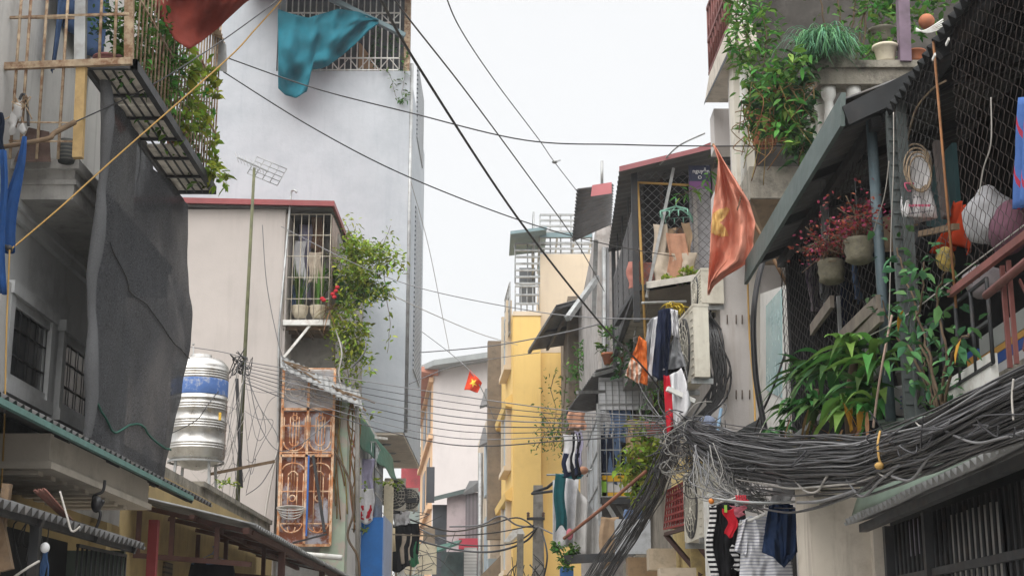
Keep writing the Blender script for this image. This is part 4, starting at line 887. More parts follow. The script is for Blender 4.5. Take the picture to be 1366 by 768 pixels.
S(MB().hexa([V(618, 660, 58), V(640, 655, 57), V(642, 642, 57), V(626, 644, 58.5), V(618, 657, 58), V(640, 652, 57), V(642, 640, 57), V(626, 641, 58.5)]), 'tin_awning', M['iron_sheet'], 'dark tin awning above the grey shuttered window far down the alley', 'awning')
S(MB().box(XX(588, 760, 58), XX(618, 760, 58), 58.2, 60, 0, ZZ(735, 58)), 'shopfront', mat('murky_green_front', (.07, .1, .1), .8, .3, 3, .5), 'dim green shopfront below the dark green street awning', 'shop')
m = MB().box(XX(619, 750, 58), XX(636, 750, 58), 57.9, 58.3, 0, ZZ(730, 58)); S(m, 'roller_shutter', mat('pale_roller', (.55, .55, .54), .6, .1, stripes=(.12, (.4, .4, .4), 2, .6)), 'pale roller shutter beside the dim green shopfront', 'shutter')
# things further left: red house, air conditioners on the left side
hR = T('house', 'small red and grey house seen past the corner of the tower', 'house', (-6, 85, 0))
MB().box(XX(535, 640, 86), XX(566, 640, 86), 86, 92, ZZ(655, 86), ZZ(612, 86)).build('wall', mat('crimson_wall', (.45, .08, .09), .9, .12, 1, .4), hR)
MB().box(XX(530, 640, 86), XX(568, 640, 86), 85.9, 92, 0, ZZ(655, 86) - .01).build('lower_wall', mat('grey_green_wall', (.28, .33, .31), .9, .15, 1, .4), hR)
MB().hexa([V(540, 612, 84), V(570, 600, 84), V(570, 600, 93), V(540, 612, 93), V(540, 608, 84), V(570, 595, 84), V(570, 595, 93), V(540, 608, 93)]).build('roof', mat('pale_teal_roof', (.3, .42, .4), .7), hR)
MB().box(XX(543, 590, 95), XX(566, 590, 95), 95, 99, ZZ(620, 95), ZZ(566, 95)).build('rear_wall', mat('hazy_wall', (.62, .58, .55), .9, .08), hR)
m = MB(); 
for i in range(6): m.bar(V(545, 606 - i * 4, 92), V(566, 590 - i * 4, 92), .12)
m.build('stair_rail', M['white_steel'], hR)
S((lambda m: [m.clump(V(557, 592, 94), (.7, .5, .5), 120, .3, .15)] and m)(MB()), 'rooftop_shrub', M['leaf_mid'], 'faint green shrub on a roof past the tower corner', 'plant')
acunit('air_conditioner', 'cream outdoor unit with dark fan below the tower, nearest pillar', V(527, 682, 36.5), .12, .5, .8, .4)
acunit('air_conditioner', 'white outdoor unit beside the red house on left side', V(548, 681, 40), .1, .38, .6, .4)
MB().bar(V(512, 683, 36), V(552, 668, 40.5), .10).box(-1, -1, 0, 0, 0, 0) if 0 else None
S(MB().bar(V(514, 683, 36.3), V(534, 682, 36.7), .09).bar(V(537, 668, 40), V(556, 667, 40), .12), 'bracket_shelf', M['dark_steel'], 'dark bracket under the two outdoor units on the left', 'bracket')
for px, py, hh, w_, c_, lab in ((534, 700, 1.1, .5, 'black', 'black trousers hanging below the outdoor units far left'), (536, 682, .36, .4, 'white', 'white cloth bundle above the black trousers'), (552, 698, .8, .28, 'black', 'narrow black garment beside the black trousers'), (541, 712, .7, .3, 'cream', 'cream rag low between the black garments'), (553, 722, .6, .22, 'green', 'small green cloth under the narrow black garment')):
    rag(V(px, py, 38), w_, hh, CL[c_], 'laundry', lab, seed=px)
S(MB().tube([V(521, 704, 35), V(521, 718, 35), V(522, 735, 35)], .11, 10), 'roof_vase', mat('cream_column', (.55, .46, .3), .8), 'cream baluster column below the left outdoor units', 'column')
m = MB()
for i in range(34):
    a_ = V(rng.uniform(512, 575), rng.uniform(690, 775), rng.uniform(38, 44)); m.tube(curve([a_, a_ + jit(.5), a_ + jit(.9)], 5), .010, 4)
S(m, 'wire_tangle', M['black_cable'], 'far tangle of dark wires low at the left side', 'wires', kind='stuff')
# timber poles and clutter low on the left
for i in range(10):
    a_ = V(rng.uniform(508, 560), 790, 40 + i * .4); b_ = V(rng.uniform(508, 560), rng.uniform(700, 760), 40 + i * .4)
    S(MB().bar(a_, b_, .05), 'prop_pole', M['wood'] if i % 2 else M['white_steel'], 'thin pole among the clutter low on the far left side', 'pole', 'poles in the far left clutter')

# ------------------------------------------------------------------ yellow house on the right
X0, Y0 = 0.0, 46.0
hY = T('house', 'tall yellow and cream house with railed roof terrace', 'house', (1, 46, 0))
zY = ZZ(416, Y0); zC = ZZ(336, Y0)
xe = XX(721, 430, Y0); xx_ = XX(800, 430, Y0)
MB().box(0.05, xe, Y0, 52, 0, zY).build('wall', YW, hY)
MB().box(xe + .002, xx_ + 1, Y0 + .25, 58, ZZ(468, Y0), zC).build('upper_wall', CRM, hY)
MB().box(xe + .002, xx_ + 1, Y0 + .25, 58, 0, ZZ(468, Y0) - .01).build('lower_side_wall', YW, hY)
MB().box(.02, xe + .02, Y0 - .03, Y0 + .2, zY - .12, zY + .02).build('coping', CRM, hY)
# terrace
m = MB(); za = zY; zb2 = ZZ(345, Y0)
m.bars((.1, Y0 + .05, za), (xe - .05, Y0 + .05, za), (xe - .05, Y0 + .05, za + .85), (.1, Y0 + .05, za + .85), 4, 3, .02, .03)
x1_ = XX(790, 300, Y0)
m.bars((xe, Y0 + .3, zC), (x1_, Y0 + .3, zC), (x1_, Y0 + .3, ZZ(283, Y0)), (xe, Y0 + .3, ZZ(283, Y0)), 5, 7, .025, .03)
m.bars((.1, Y0 + .3, za + 1.0), (xe, Y0 + .3, za + 1.0), (xe, Y0 + .3, ZZ(322, Y0)), (.1, Y0 + .3, ZZ(322, Y0)), 2, 6, .022, .03)
m.bars((xe - .2, Y0 + .3, zC), (xe - .2, Y0 + 4, zC), (xe - .2, Y0 + 4, ZZ(280, Y0)), (xe - .2, Y0 + .3, ZZ(280, Y0)), 5, 7, .025, .03)
m.bars((xe, Y0 + .4, ZZ(312, Y0)), (xe, Y0 + 5, ZZ(312, Y0)), (x1_, Y0 + 5, ZZ(312, Y0)), (x1_, Y0 + .4, ZZ(312, Y0)), 5, 3, .02, .03)
m.build('terrace_railing', M['galv'], hY)
MB().hexa([(-.05, Y0 - .5, ZZ(318, Y0)), (xe + .2, Y0 - .5, ZZ(312, Y0)), (xe + .2, 48.5, ZZ(312, Y0) + .1), (-.1, 48.5, ZZ(318, Y0) + .1), (-.05, Y0 - .5, ZZ(314, Y0)), (xe + .2, Y0 - .5, ZZ(308, Y0)), (xe + .2, 48.5, ZZ(308, Y0) + .1), (-.1, 48.5, ZZ(314, Y0) + .1)]).build('terrace_roof', mat('blue_grey_roof_sheet', (.20, .28, .30), .6, .15), hY)
MB().box(xe, x1_, Y0 + .2, Y0 + .3, ZZ(314, Y0), ZZ(308, Y0)).build('terrace_beam', mat('blue_grey_roof_sheet', (.2, .28, .3)), hY)
MB().box(xe, x1_, Y0 + 4, Y0 + 4.2, zC, ZZ(312, Y0)).build('terrace_back', MATS['blue_grey_roof_sheet'], hY)
MB().box(.25, xe - .1, Y0 + 3.5, Y0 + 3.7, za + 1.1, ZZ(320, Y0)).build('terrace_wall', mat('dim_terrace', (.12, .13, .14), .9), hY)
# street face bending left
d2 = Vec((-1.15, 16.5, 0)).normalized(); n2 = Vec((-d2.y, d2.x, 0))
def yf(s_, z, o=0.): return up(Vec((.05, Y0, 0)) + d2 * s_ + n2 * o, z)
def ybox(s0, s1, z0, z1, o0, o1, mb=None):
    return (mb or MB()).hexa([yf(s0, z0, o0), yf(s1, z0, o0), yf(s1, z0, o1), yf(s0, z0, o1), yf(s0, z1, o0), yf(s1, z1, o0), yf(s1, z1, o1), yf(s0, z1, o1)])
ybox(.05, 6, 0, zY - .01, -.6, .02).build('street_wall', YW, hY)
for z_ in (4.4, 7.6, 10.8):
    w_ = ybox(1.0, 3.2, z_, z_ + 1.9, 0, .10).build('window', mat('pale_blue_window', (.30, .36, .40), .4, .2, spec=.5), hY)
    m = MB(); ybox(.8, 1.0, z_ - .1, z_ + 2.0, 0, .18, m); ybox(3.2, 3.4, z_ - .1, z_ + 2.0, 0, .18, m); ybox(.8, 3.4, z_ - .25, z_ - .1, 0, .25, m); ybox(2.05, 2.15, z_, z_ + 1.9, 0.1, .13, m); m.build('window_frame', CRM, w_)
for z_ in (9.8, 6.9): m = MB(); m.hexa([yf(.3, z_ - .55, .0), yf(5.6, z_ - .55, .0), yf(5.6, z_ - .5, .22), yf(.3, z_ - .5, .22), yf(.3, z_ - .1, .0), yf(5.6, z_ - .1, .0), yf(5.6, z_ - .3, .26), yf(.3, z_ - .3, .26)]); m.build('window_hood', YW, hY)
m = MB(); ybox(.2, 3.4, zY - 3, zY + 1.0, .35, .37, m)
MB().bars(yf(.2, zY - .6, .1), yf(2.6, zY - .6, .1), yf(2.6, zY + 1.0, .1), yf(.2, zY + 1.0, .1), 5, 4, .02, .025).build('street_railing', M['galv'], hY)
# cream tube house beyond the yellow one
hC = T('house', 'narrow cream house with stacked windows past the yellow house', 'house', (-.5, 53, 0))
ybox(6.02, 10.5, 0, ZZ(575, 52), -4, .0).build('wall', CRM, hC)
ybox(6.6, 16, 0, ZZ(540, 52), -4, .35).build('rear_wall', mat('beige_far_wall', (.55, .46, .36), .9, .08, 1, .5), hC)
for s0, z0, z1 in ((6.4, 3.0, 5.0), (6.4, 6.4, 8.2), (8.2, 4.4, 6.6), (8.4, 7.4, 9.4), (11.5, 3.4, 5.2), (12, 6.6, 8.6)): 
    w_ = ybox(s0, s0 + 1.3, z0, z1, 0, .42 if s0 < 10 else .42).build('window', MATS['pale_blue_window'], hC)
m = MB()
ybox(5.7, 6.1, 5.6, 12.5, 0, .5, m); m.build('dividing_fin', mat('stained_fin', (.20, .165, .13), .9, .2, 2, .6), hC)
MB().tube([yf(10.6, 0, .5), yf(10.6, 9.2, .5)], .09, 7).build('downpipe', M['galv'], hC)
MB().hexa([yf(5.2, 3.6, 0), yf(6.6, 3.6, 0), yf(6.6, 3.9, .8), yf(5.2, 3.9, .8), yf(5.2, 5.1, 0), yf(6.6, 5.1, 0), yf(6.6, 4.2, .9), yf(5.2, 4.2, .9)]).build('corbel', MATS['stained_fin'], hC)
for k, (px, py, w_, h_, mt, lab) in enumerate(((560, 745, 1.0, .9, 'cream_pillar', 'cream box sign jutting from the left shops'), (545, 755, .9, 1.3, 'grey_green_wall', 'grey green panel low on the far left side'), (572, 730, .4, 1.4, 'stained_fin', 'narrow maroon signboard on the peach front'), (574, 646, .3, 1.3, 'far_window_shade', 'dark narrow blind on the peach house front'))):
    p = V(px, py, 46 + k * 3); S(MB().box(p.x - w_ / 2, p.x + w_ / 2, p.y, p.y + .15, p.z - h_ / 2, p.z + h_ / 2), 'signboard', MATS[mt], lab, 'sign')
# pink and red balcony hutch on the street face (up high)
m = MB(); t = T('balcony_hutch', 'caged balcony with red cloths between yellow and white houses', 'balcony', V(662, 520, 54))
MB().box(XX(655, 500, 54), XX(672, 500, 54), 54, 57, ZZ(522, 54), ZZ(517, 54)).build('floor', YW, t)
MB().hexa([V(651, 484, 53.5), V(672, 468, 53.5), V(672, 468, 58), V(654, 484, 58), V(652, 480, 53.5), V(673, 452, 53.5), V(673, 452, 58), V(655, 480, 58)]).build('roof', M['iron_sheet'], t)
MB().bars(V(656, 518, 54), V(671, 518, 54), V(671, 476, 54), V(656, 480, 54), 4, 3, .025).build('bars', M['dark_steel'], t)
MB().box(XX(657, 500, 55.4), XX(675, 500, 55.4), 55.4, 57, ZZ(518, 54), ZZ(474, 54)).build('back_wall', mat('maroon_recess', (.12, .05, .05), .9), t)
for px, py, w_, hh, c_, lab in ((661, 487, .3, .75, 'magenta', 'magenta garment in the high caged balcony'), (667, 484, .3, .8, 'maroon', 'dark red garment in the high caged balcony'), (659, 505, .3, .35, 'blue', 'small blue cloth low in the high caged balcony')):
    rag(V(px, py, 53.9), w_, hh, CL[c_], 'laundry', lab, seed=px)
for px, py, dx, Yv, lab in ((652, 533, 12, 53, 'dark lean-to sheet just below the high caged balcony'), (648, 585, 9, 54, 'small dark awning lower on the beige street face')):
    S(MB().hexa([V(px - dx, py + 12, Yv), V(px + dx, py + 4, Yv), V(px + dx, py - 14, Yv + 2), V(px - dx * .4, py - 12, Yv + 2), V(px - dx, py + 9, Yv), V(px + dx, py + 1, Yv), V(px + dx, py - 17, Yv + 2), V(px - dx * .4, py - 15, Yv + 2)]), 'sheet_awning', M['iron_sheet'], lab, 'awning')
S(MB().tube(curve([V(664, 530, 52), V(657, 545, 52), V(655, 570, 52), V(655, 605, 52)], 5), .12, 8), 'flue_pipe', M['galv'], 'fat grey flue pipe bending down below the high balcony', 'pipe')
# small flag
def sflag(u, v): return lerp(lerp(V(627, 493, 50), V(643, 510, 49.8), u), lerp(V(619, 519, 50), V(637, 523, 49.8), u), v) + Vec((0, .1 * sin(u * 7 + v * 2), 0))
t = T('small_flag', 'small bright red flag with yellow star strung across the far alley', 'flag', V(619, 519, 50))
MB().grid(sflag, 12, 10, .008).build('cloth', cloth_mat('scarlet_flag', (.72, .07, .025)), t)
def star(fn, cu, cv, ru, rv, rot, off):
    pts = []
    for k in range(10):
        r_ = 1 if k % 2 == 0 else .4; a_ = rot + k * pi / 5; pts.append(Vec(fn(cu + ru * r_ * sin(a_), cv - rv * r_ * cos(a_))) + Vec((0, off, 0)))
    c_ = Vec(fn(cu, cv)) + Vec((0, off, 0)); m = MB(); m.add(pts + [c_], [(k, (k + 1) % 10, 10) for k in range(10)]); return m
star(sflag, .5, .5, .3, .3, .4, -.06).build('star', mat('flag_yellow', (.75, .5, .05), .9), t)
wire('flag_line', [V(560, 440, 52), V(628, 496, 50), V(660, 560, 50)], .015, M['grey_cable'], 'thin line holding the small red flag', cat='line')

# awning on yellow house side, red panel, lamp
def awn(px, label, Y): pass
t = T('lean_to_awning', 'large dark lean-to awning against the yellow and cream wall', 'awning', V(745, 440, 40))
MB().corr(V(742, 407, 38), V(705, 466, 43.7), V(780, 455, 43.7), V(800, 391, 38), 30, .02, .03).build('sheet', M['iron_sheet'], t)
m = MB().bar(up(V(743, 407, 38), -.08), up(V(706, 466, 43.7), -.08), .09).bar(up(V(722, 440, 41), -.08), up(V(786, 428, 41), -.08), .08).bar(up(V(742, 408, 38), -.07), up(V(800, 392, 38), -.07), .07).bar(up(V(764, 402, 38), -.07), up(V(730, 463, 43.6), -.07), .07)
m.build('frame', M['dark_steel'], t)
MB().box(XX(758, 480, 40), XX(798, 480, 40), 40, 46, ZZ(560, 40), ZZ(395, 40)).build('backing_wall', mat('brown_recess_wall', (.20, .16, .12), .9, .25, 2, .6, streak=.5), hY)  # brown wall below the awning
m = MB(); st = MB()
m.clump(V(775, 478, 37.5), (.35, .3, .45), 260, .14, .05); m.vine(st, [V(770, 520, 38), V(772, 480, 37.5), V(790, 450, 37.3)], 90, .3, .13, .05)
t = T('shrub', 'feathery green shrub on the ledge under the lean-to awning', 'plant', V(775, 510, 37.5)); m.build('foliage', M['leaf_fresh'], t); st.build('stem', M['stem'], t)
m = MB(); st = MB()
for pts in ([(740, 500, 40), (735, 520, 40), (742, 545, 40), (738, 570, 40)], [(722, 550, 41), (735, 570, 40), (740, 600, 40)], [(750, 560, 39), (742, 580, 39), (735, 600, 39)], [(715, 600, 42), (728, 578, 41), (742, 572, 40)], [(755, 500, 39), (752, 540, 39), (748, 580, 39)]):
    m.vine(st, [V(*p) for p in pts], 60, .32, .12, .055, .012)
t = T('creeper', 'sparse green creeper climbing the yellow wall below the awning', 'plant', V(740, 600, 40)); m.build('leaves', M['leaf_mid'], t); st.build('stem', M['stem'], t)

# utility pole with cross arm
pp = V(718, 700, 42)
t = T('utility_pole', 'concrete utility pole with cable boxes before the yellow house', 'pole', (pp.x, 42, 0))
MB().hexa([(pp.x - .22, 41.9, 0), (pp.x + .22, 41.9, 0), (pp.x + .22, 42.2, 0), (pp.x - .22, 42.2, 0), (pp.x - .13, 41.95, ZZ(695, 42) + 1.0), (pp.x + .13, 41.95, ZZ(695, 42) + 1.0), (pp.x + .13, 42.15, ZZ(695, 42) + 1.0), (pp.x - .13, 42.15, ZZ(695, 42) + 1.0)]).build('shaft', M['concrete'], t)
zt_ = ZZ(692, 42)
MB().bar((pp.x - .32, 41.85, zt_), (pp.x + .18, 41.85, zt_), .06, .08).build('cross_arm', M['dark_steel'], t)
for dx in (-.28, .14): MB().lathe((pp.x + dx, 41.85, zt_ + .05), [(.03, 0), (.05, .03), (.03, .06), (.05, .09), (.03, .13)], 8).build('insulator', mat('brown_insulator', (.12, .07, .05), .4), t)
for i, (dx, z_) in enumerate(((.1, 3.1), (.22, 2.5), (-.1, 2.4))): MB().box(pp.x + dx - .12, pp.x + dx + .12, 41.7, 41.9, z_, z_ + .4).build('cable_box', mat('grey_cable_box', (.32, .31, .3), .6), t)
S(MB().bar((pp.x - .55, 41.5, 0), (pp.x - .5, 41.5, ZZ(712, 41.5)), .18), 'wooden_post', M['old_concrete'], 'shorter dark post leaning beside the concrete utility pole', 'post')
m = MB()
for i in range(55):
    p = Vec((pp.x - .4 + rng.gauss(0, .22), 41.7, rng.uniform(2.0, 4.6))); m.tube(curve([p, p + Vec((rng.uniform(-.3, .3), 0, -.4)), p + Vec((rng.uniform(-.3, .3), 0, -1.0))], 5), .012, 4)
S(m, 'cable_tangle', M['black_cable'], 'drooping tangle of cables on the far utility pole', 'cables', kind='stuff')
hub = V(725, 706, 41.6)
for i, (pts, r_, lab) in enumerate((
    ([(462, 704, 27.6), (520, 712, 33), (600, 714, 40), (660, 710, 42), (712, 700, 41.7)], 0.019, 'black cable from the green pier side to the far pole'),
    ([(540, 690, 38), (600, 708, 40), (650, 700, 42), (690, 690, 42), (714, 704, 41.7)], 0.022, 'black cable arching over the small green awning'),
    ([(556, 720, 45), (610, 733, 44), (660, 735, 42), (700, 722, 42), (716, 704, 41.7)], 0.031, 'thick black cable dipping low across the far alley'),
    ([(560, 705, 45), (580, 714, 44), (615, 726, 43), (680, 725, 42), (714, 706, 41.7)], 0.022, 'black cable above the low thick one, far alley'),
    ([(600, 702, 44), (640, 700, 43), (668, 688, 42), (690, 700, 42), (718, 703, 41.7)], 0.025, 'grey loop of cable swinging left of the far pole'),
    ([(720, 703, 41.7), (740, 712, 38), (765, 714, 33), (780, 712, 30)], 0.019, 'grey cable from the far pole to the barred balcony'),
    ([(722, 704, 41.7), (730, 740, 41), (724, 775, 41)], 0.025, 'black cable dropping down from the far pole'))):
    wire('street_cable', [V(*p) for p in pts], r_, M['grey_cable'] if 'grey' in lab else M['black_cable'], lab)
S(MB().prism([V(672, 722, 44), V(684, 706, 44), V(696, 702, 44), V(700, 712, 44), V(690, 714, 44), V(680, 722, 44)], (0, 1.2, 0)), 'white_canopy', M['white_steel'], 'small rounded white canopy beside the far pole', 'canopy')
# ================================================================== right side, middle: barred wing behind
WR = mat('white_render_right', (.52, .495, .48), .9, .08, 1, .5, (.36, .33, .31), streak=.7, sdc=(.30, .24, .20), bump=.15, edge=(.5, .8))
# white strip wall with red panel and dark corrugated roof (Y about 30)
hM = T('house', 'slim white house with dark corrugated roof behind the mesh balcony', 'house', (2.4, 31, 0))
MB().box(XX(797, 400, 31), 6, 31, 40, 0, ZZ(300, 31)).build('wall', mat('grimy_white_render', (.46, .43, .41), .92, .15, 1.2, .75, (.17, .145, .125), streak=.95, sdc=(.19, .155, .13), bump=.2), hM)
MB().corr(V(765, 322, 29.5), V(771, 252, 26), V(818, 246, 26.5), V(815, 300, 31), 16, .03, .02).build('roof', M['iron_sheet'], hM)
MB().hexa([V(788, 262, 25.8), V(816, 258, 25.8), V(816, 243, 25.8), V(790, 247, 25.8), V(788, 262, 26), V(816, 258, 26), V(816, 243, 26), V(790, 247, 26)]).build('roof_cap', mat('rose_cap', (.46, .16, .17), .6, .1), hM)
MB().bar(V(797, 370, 29), V(757, 425, 28), .1).build('roof_strut', M['galv'], hM)
MB().bar(V(795, 320, 29.2), V(792, 420, 29.6), .09).build('roof_strut', M['galv'], hM)
MB().box(XX(787, 440, 36), XX(797, 440, 36), 36, 36.4, ZZ(485, 36), ZZ(392, 36)).build('red_panel', mat('bright_red_panel', (.5, .06, .06), .6, .1), hM)
MB().tube([V(806, 330, 30.9), V(806, 620, 30.9)], .05, 7).build('drain_pipe', M['galv'], hM)
MB().tube([V(811, 330, 30.9), V(811, 620, 30.9)], .03, 7).build('drain_pipe', M['grey_cable'], hM)
MB().tube([V(803, 250, 27), V(803, 215, 27)], .03, 6).build('roof_pole', M['galv'], hM)

# ------------------------------------------------------------------ mesh balcony house (Y 21..26)
Yc = 21.0
hB = T('house', 'white house with chain link balcony and dark sloping roof', 'house', (3, 22, 0))
xw = XX(960, 450, 18)
MB().box(3.05, 7, 21.8, 30.9, 0, ZZ(215, 22)).build('wall', WR, hB)
xl = XX(847, 300, Yc); xrr = XX(948, 300, Yc)
zf = ZZ(384, Yc)
MB().corr(V(826, 229, Yc - .3), V(811, 335, 25.8), Vec((4.6, 25.8, ZZ(195, Yc - .3) + .3)), V(985, 188, Yc - .3), 20, .02).build('roof', M['iron_sheet'], hB)
MB().hexa([V(826, 229, Yc - .35), V(985, 190, Yc - .35), V(985, 184, Yc - .35), V(826, 222, Yc - .35), V(826, 229, Yc - .3), V(985, 190, Yc - .3), V(985, 184, Yc - .3), V(826, 222, Yc - .3)]).build('roof_edge', mat('rose_flashing', (.34, .13, .14), .6, .2), hB)
MB().hexa([V(918, 208, Yc + .3), V(960, 195, Yc + .3), V(960, 185, Yc + .3), V(918, 202, Yc + .3)] + [p + Vec((0, 2, .1)) for p in (V(918, 208, Yc + .3), V(960, 195, Yc + .3), V(960, 185, Yc + .3), V(918, 202, Yc + .3))]).build('roof_patch', mat('maroon_sheet', (.26, .07, .07), .6, .2), hB)
mc = T('mesh_cage', 'dark chain link cage around the balcony full of laundry', 'balcony cage', (xl, Yc, zf))
m = MB().chain((xl, Yc, zf), (1, 0, 0), (0, 0, 1), xrr - xl, ZZ(228, Yc) - zf, .13, .006)
m.build('front_mesh', mat('dull_mesh_wire', (.16, .16, .165), .6, .3), mc)
m = MB().chain((xl, Yc, zf - .1), (0, 1, 0), (0, 0, 1), 4.6, ZZ(228, Yc) - zf - .3, .13, .006); m.build('side_mesh', MATS['dull_mesh_wire'], mc)
m = MB().bar((xl, Yc, zf - .5), (xl, Yc, ZZ(222, Yc)), .09).bar((xl - .02, Yc, zf), (xrr + .1, Yc, zf), .07, .09).bar((xl, Yc, zf - .05), (xl, 25.6, zf - .05), .08).bar((xl, 25.6, zf - .3), (xl, 25.6, zf + 1.9), .07)
for y in (22.2, 23.4, 24.5): m.bar((xl, y, zf), (xl, y, zf + 2.1), .025)
m.bar((xl, Yc + .1, zf - .02), (XX(822, 430, 24), 24, ZZ(432, 24)), .08)
m.build('frame', M['dark_steel'], mc)
MB().box(xl + .05, 3.2, Yc + .05, 25.5, zf - .1, zf - .02).build('floor', M['old_concrete'], mc)
MB().box(xl + .45, xl + .49, 21.6, 25.5, zf, zf + 2.0).build('side_sheet', mat('rust_brown_sheet', (.065, .045, .042), .9, .3, 4, .5, (.11, .06, .05)), mc)
MB().tube([(xl + .12, Yc - .02, zf - .95), (xl + .05, Yc - .02, ZZ(244, Yc))], .022, 6).tube([(xl + .05, Yc - .02, ZZ(244, Yc)), (XX(925, 250, Yc), Yc - .02, ZZ(248, Yc))], .018, 6).build('yellow_conduit', M['yellow_rope'], mc)
MB().bar((XX(898, 226, Yc), Yc - .05, ZZ(226, Yc)), (XX(862, 400, Yc), Yc - .05, ZZ(398, Yc)), .045).build('prop_rod', M['galv'], mc)
MB().box(XX(920, 300, 21.6), XX(948, 300, 21.6), 21.55, 21.6, zf, ZZ(222, 21.6)).build('white_curtain', cloth_mat('white_curtain_cloth', (.62, .62, .66)), mc)
MB().box(2.0, 2.9, 21.75, 21.78, zf, ZZ(222, 21.6)).build('back_wall', M['painted_dark'], mc)  # dark sheet painted in for shade at the back of the cage
MB().box(2.7, 2.76, 21.4, 21.6, zf, ZZ(215, 21)).build('white_post', WR, mc)
# banner with lettering
t = T('banner', 'dark purple banner with white lettering under the mesh balcony roof', 'banner', V(932, 258, 20.9))
bx0, bx1, bz0, bz1 = XX(919, 240, 20.9), XX(948, 240, 20.9), ZZ(252, 20.9), ZZ(221, 20.9)
MB().box(bx0, bx1, 20.9, 20.91, bz0 + .12, bz1).build('sheet', mat('navy_banner', (.035, .04, .075), .7), t)
MB().box(bx0, bx1, 20.899, 20.911, bz0, bz0 + .117).build('purple_band', mat('purple_banner', (.15, .06, .17), .7), t)
def text(s_, parent, loc, size, m_, rot=(pi / 2, 0, 0), name='lettering'):
    cu = bpy.data.curves.new(name, 'FONT'); cu.body = s_; cu.size = size; cu.align_x = 'CENTER'; cu.extrude = .001
    to = bpy.data.objects.new(name, cu); COL.objects.link(to)
    dg = bpy.context.evaluated_depsgraph_get(); me = bpy.data.meshes.new_from_object(to.evaluated_get(dg)); bpy.data.objects.remove(to)
    o = bpy.data.objects.new(name, me); COL.objects.link(o); o.data.materials.clear(); o.data.materials.append(m_)
    o.parent = parent; o.location = Vec(loc) - ORI[parent]; o.rotation_euler = rot; return o
TXW = mat('white_lettering', (.75, .75, .76), .7, .03)
text('nguyễn', t, ((bx0 + bx1) / 2 + .02, 20.89, lerp(bz0, bz1, .68)), .085, TXW)
text('O', t, ((bx0 + bx1) / 2, 20.89, lerp(bz0, bz1, .42)), .07, TXW)
# laundry in the cage
rag(V(871, 350, Yc - .0 + .2), .75, 1.1 * .35, CL['pink'] if 0 else cloth_mat('cloth_rose', (.48, .21, .17)), 'towel', 'rose patterned towel on the line in the mesh balcony', seed=2)
for o in (): pass
t = T('sock_hanger', 'pale green peg hanger with clipped garments in the mesh balcony', 'hanger', V(903, 290, 20.9))
hgm = mat('pale_green_plastic', (.24, .48, .38), .5)
m = MB(); a_ = V(902, 275, 20.9)
m.tube([a_, a_ + Vec((0, 0, .12))], .008, 5)
for q in range(4):
    an = q * pi / 2 + .5; m.tube([a_, a_ + Vec((cos(an) * .28, sin(an) * .28, -.12))], .012, 5)
pr = [a_ + Vec((cos(q * pi / 2 + .5) * .28, sin(q * pi / 2 + .5) * .28, -.12)) for q in range(4)]
m.tube(pr, .012, 5, closed=True)
for q in range(4):
    for k in range(3): p = lerp(pr[q], pr[(q + 1) % 4], k / 3); m.tube([p, p - Vec((0, 0, .09))], .009, 4)
m.build('frame', hgm, t)
for px, py, w_, hh, c_, lab in ((890, 305, .3, .95, 'tan', 'tan top clipped on the left of the green peg hanger'), (903, 312, .28, .75, 'peach', 'pale peach vest below the green peg hanger'), (911, 304, .22, .6, 'brown', 'brown and pink garment right of the peach vest'), (880, 300, .2, .85, 'cream', 'cream cloth at the left edge of the peg hanger'), (916, 298, .12, .5, 'tan', 'small tan garment clipped by the white curtain'), (900, 338, .62, .42, 'cream', 'cream ribbed skirt hanging low in the mesh balcony')):
    rag(V(px, py, 20.93 + .04 * (px % 3)), w_, hh, CL[c_], 'laundry', lab, seed=px)
for px, py, w_, hh, c_, lab in ((843, 330, .4, .9, 'lilac', 'mauve cloth behind the side mesh near the corner'), (868, 345, .5, 1.1, 'teal', 'dark teal cloth behind the rose towel'), (838, 345, .4, 1.3, 'white', 'greyish sheet low behind the side mesh')):
    p = V(px, py, 23.0 + (px % 3) * .7); p.x = xl + .2; rag(p, w_ * 1.5, hh, CL[c_], 'laundry', lab, seed=px, ang=1.35)
m = MB()
for i, p in enumerate(((905, 372), (918, 370))): m.clump(V(p[0], p[1], 20.85), (.18, .1, .10), 70, .1, .05)
S(m, 'balcony_plant', M['leaf_lime'], 'lime leaved plant on the floor of the mesh balcony', 'plant')
m = MB(); st = MB(); m.vine(st, [V(905, 262, 20.7), V(920, 255, 20.7), V(938, 245, 20.7), V(950, 230, 20.7), V(955, 200, 20.7)], 26, .05, .17, .05); 
t = T('creeper', 'long leaf creeper crossing the dark banner', 'plant', V(925, 262, 20.7)); m.build('leaves', M['leaf_fresh'], t); st.build('stem', M['stem'], t)
# concrete canopy under the cage + its lower edge
MB().hexa([V(868, 384, 20.2), V(1000, 362, 19.0), V(1000, 362, 23), V(846, 384, 23.5), V(868, 376, 20.2), V(1000, 353, 19.0), V(1000, 353, 23), V(846, 376, 23.5)]).build('canopy_edge', mat('pale_canopy_edge', (.50, .47, .42), .9, .1, 2, .4), hB)
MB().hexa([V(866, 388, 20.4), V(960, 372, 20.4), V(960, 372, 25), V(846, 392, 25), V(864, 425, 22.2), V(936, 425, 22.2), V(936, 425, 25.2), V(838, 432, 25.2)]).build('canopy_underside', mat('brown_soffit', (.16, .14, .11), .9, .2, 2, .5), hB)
MB().box(XX(836, 470, 25), 3, 24.5, 30, ZZ(500, 24.5), ZZ(440, 25)).build('backing_wall', mat('grey_concrete_block', (.22, .215, .21), .9, .2, 2, .6), hB)  # grey concrete block under the canopy

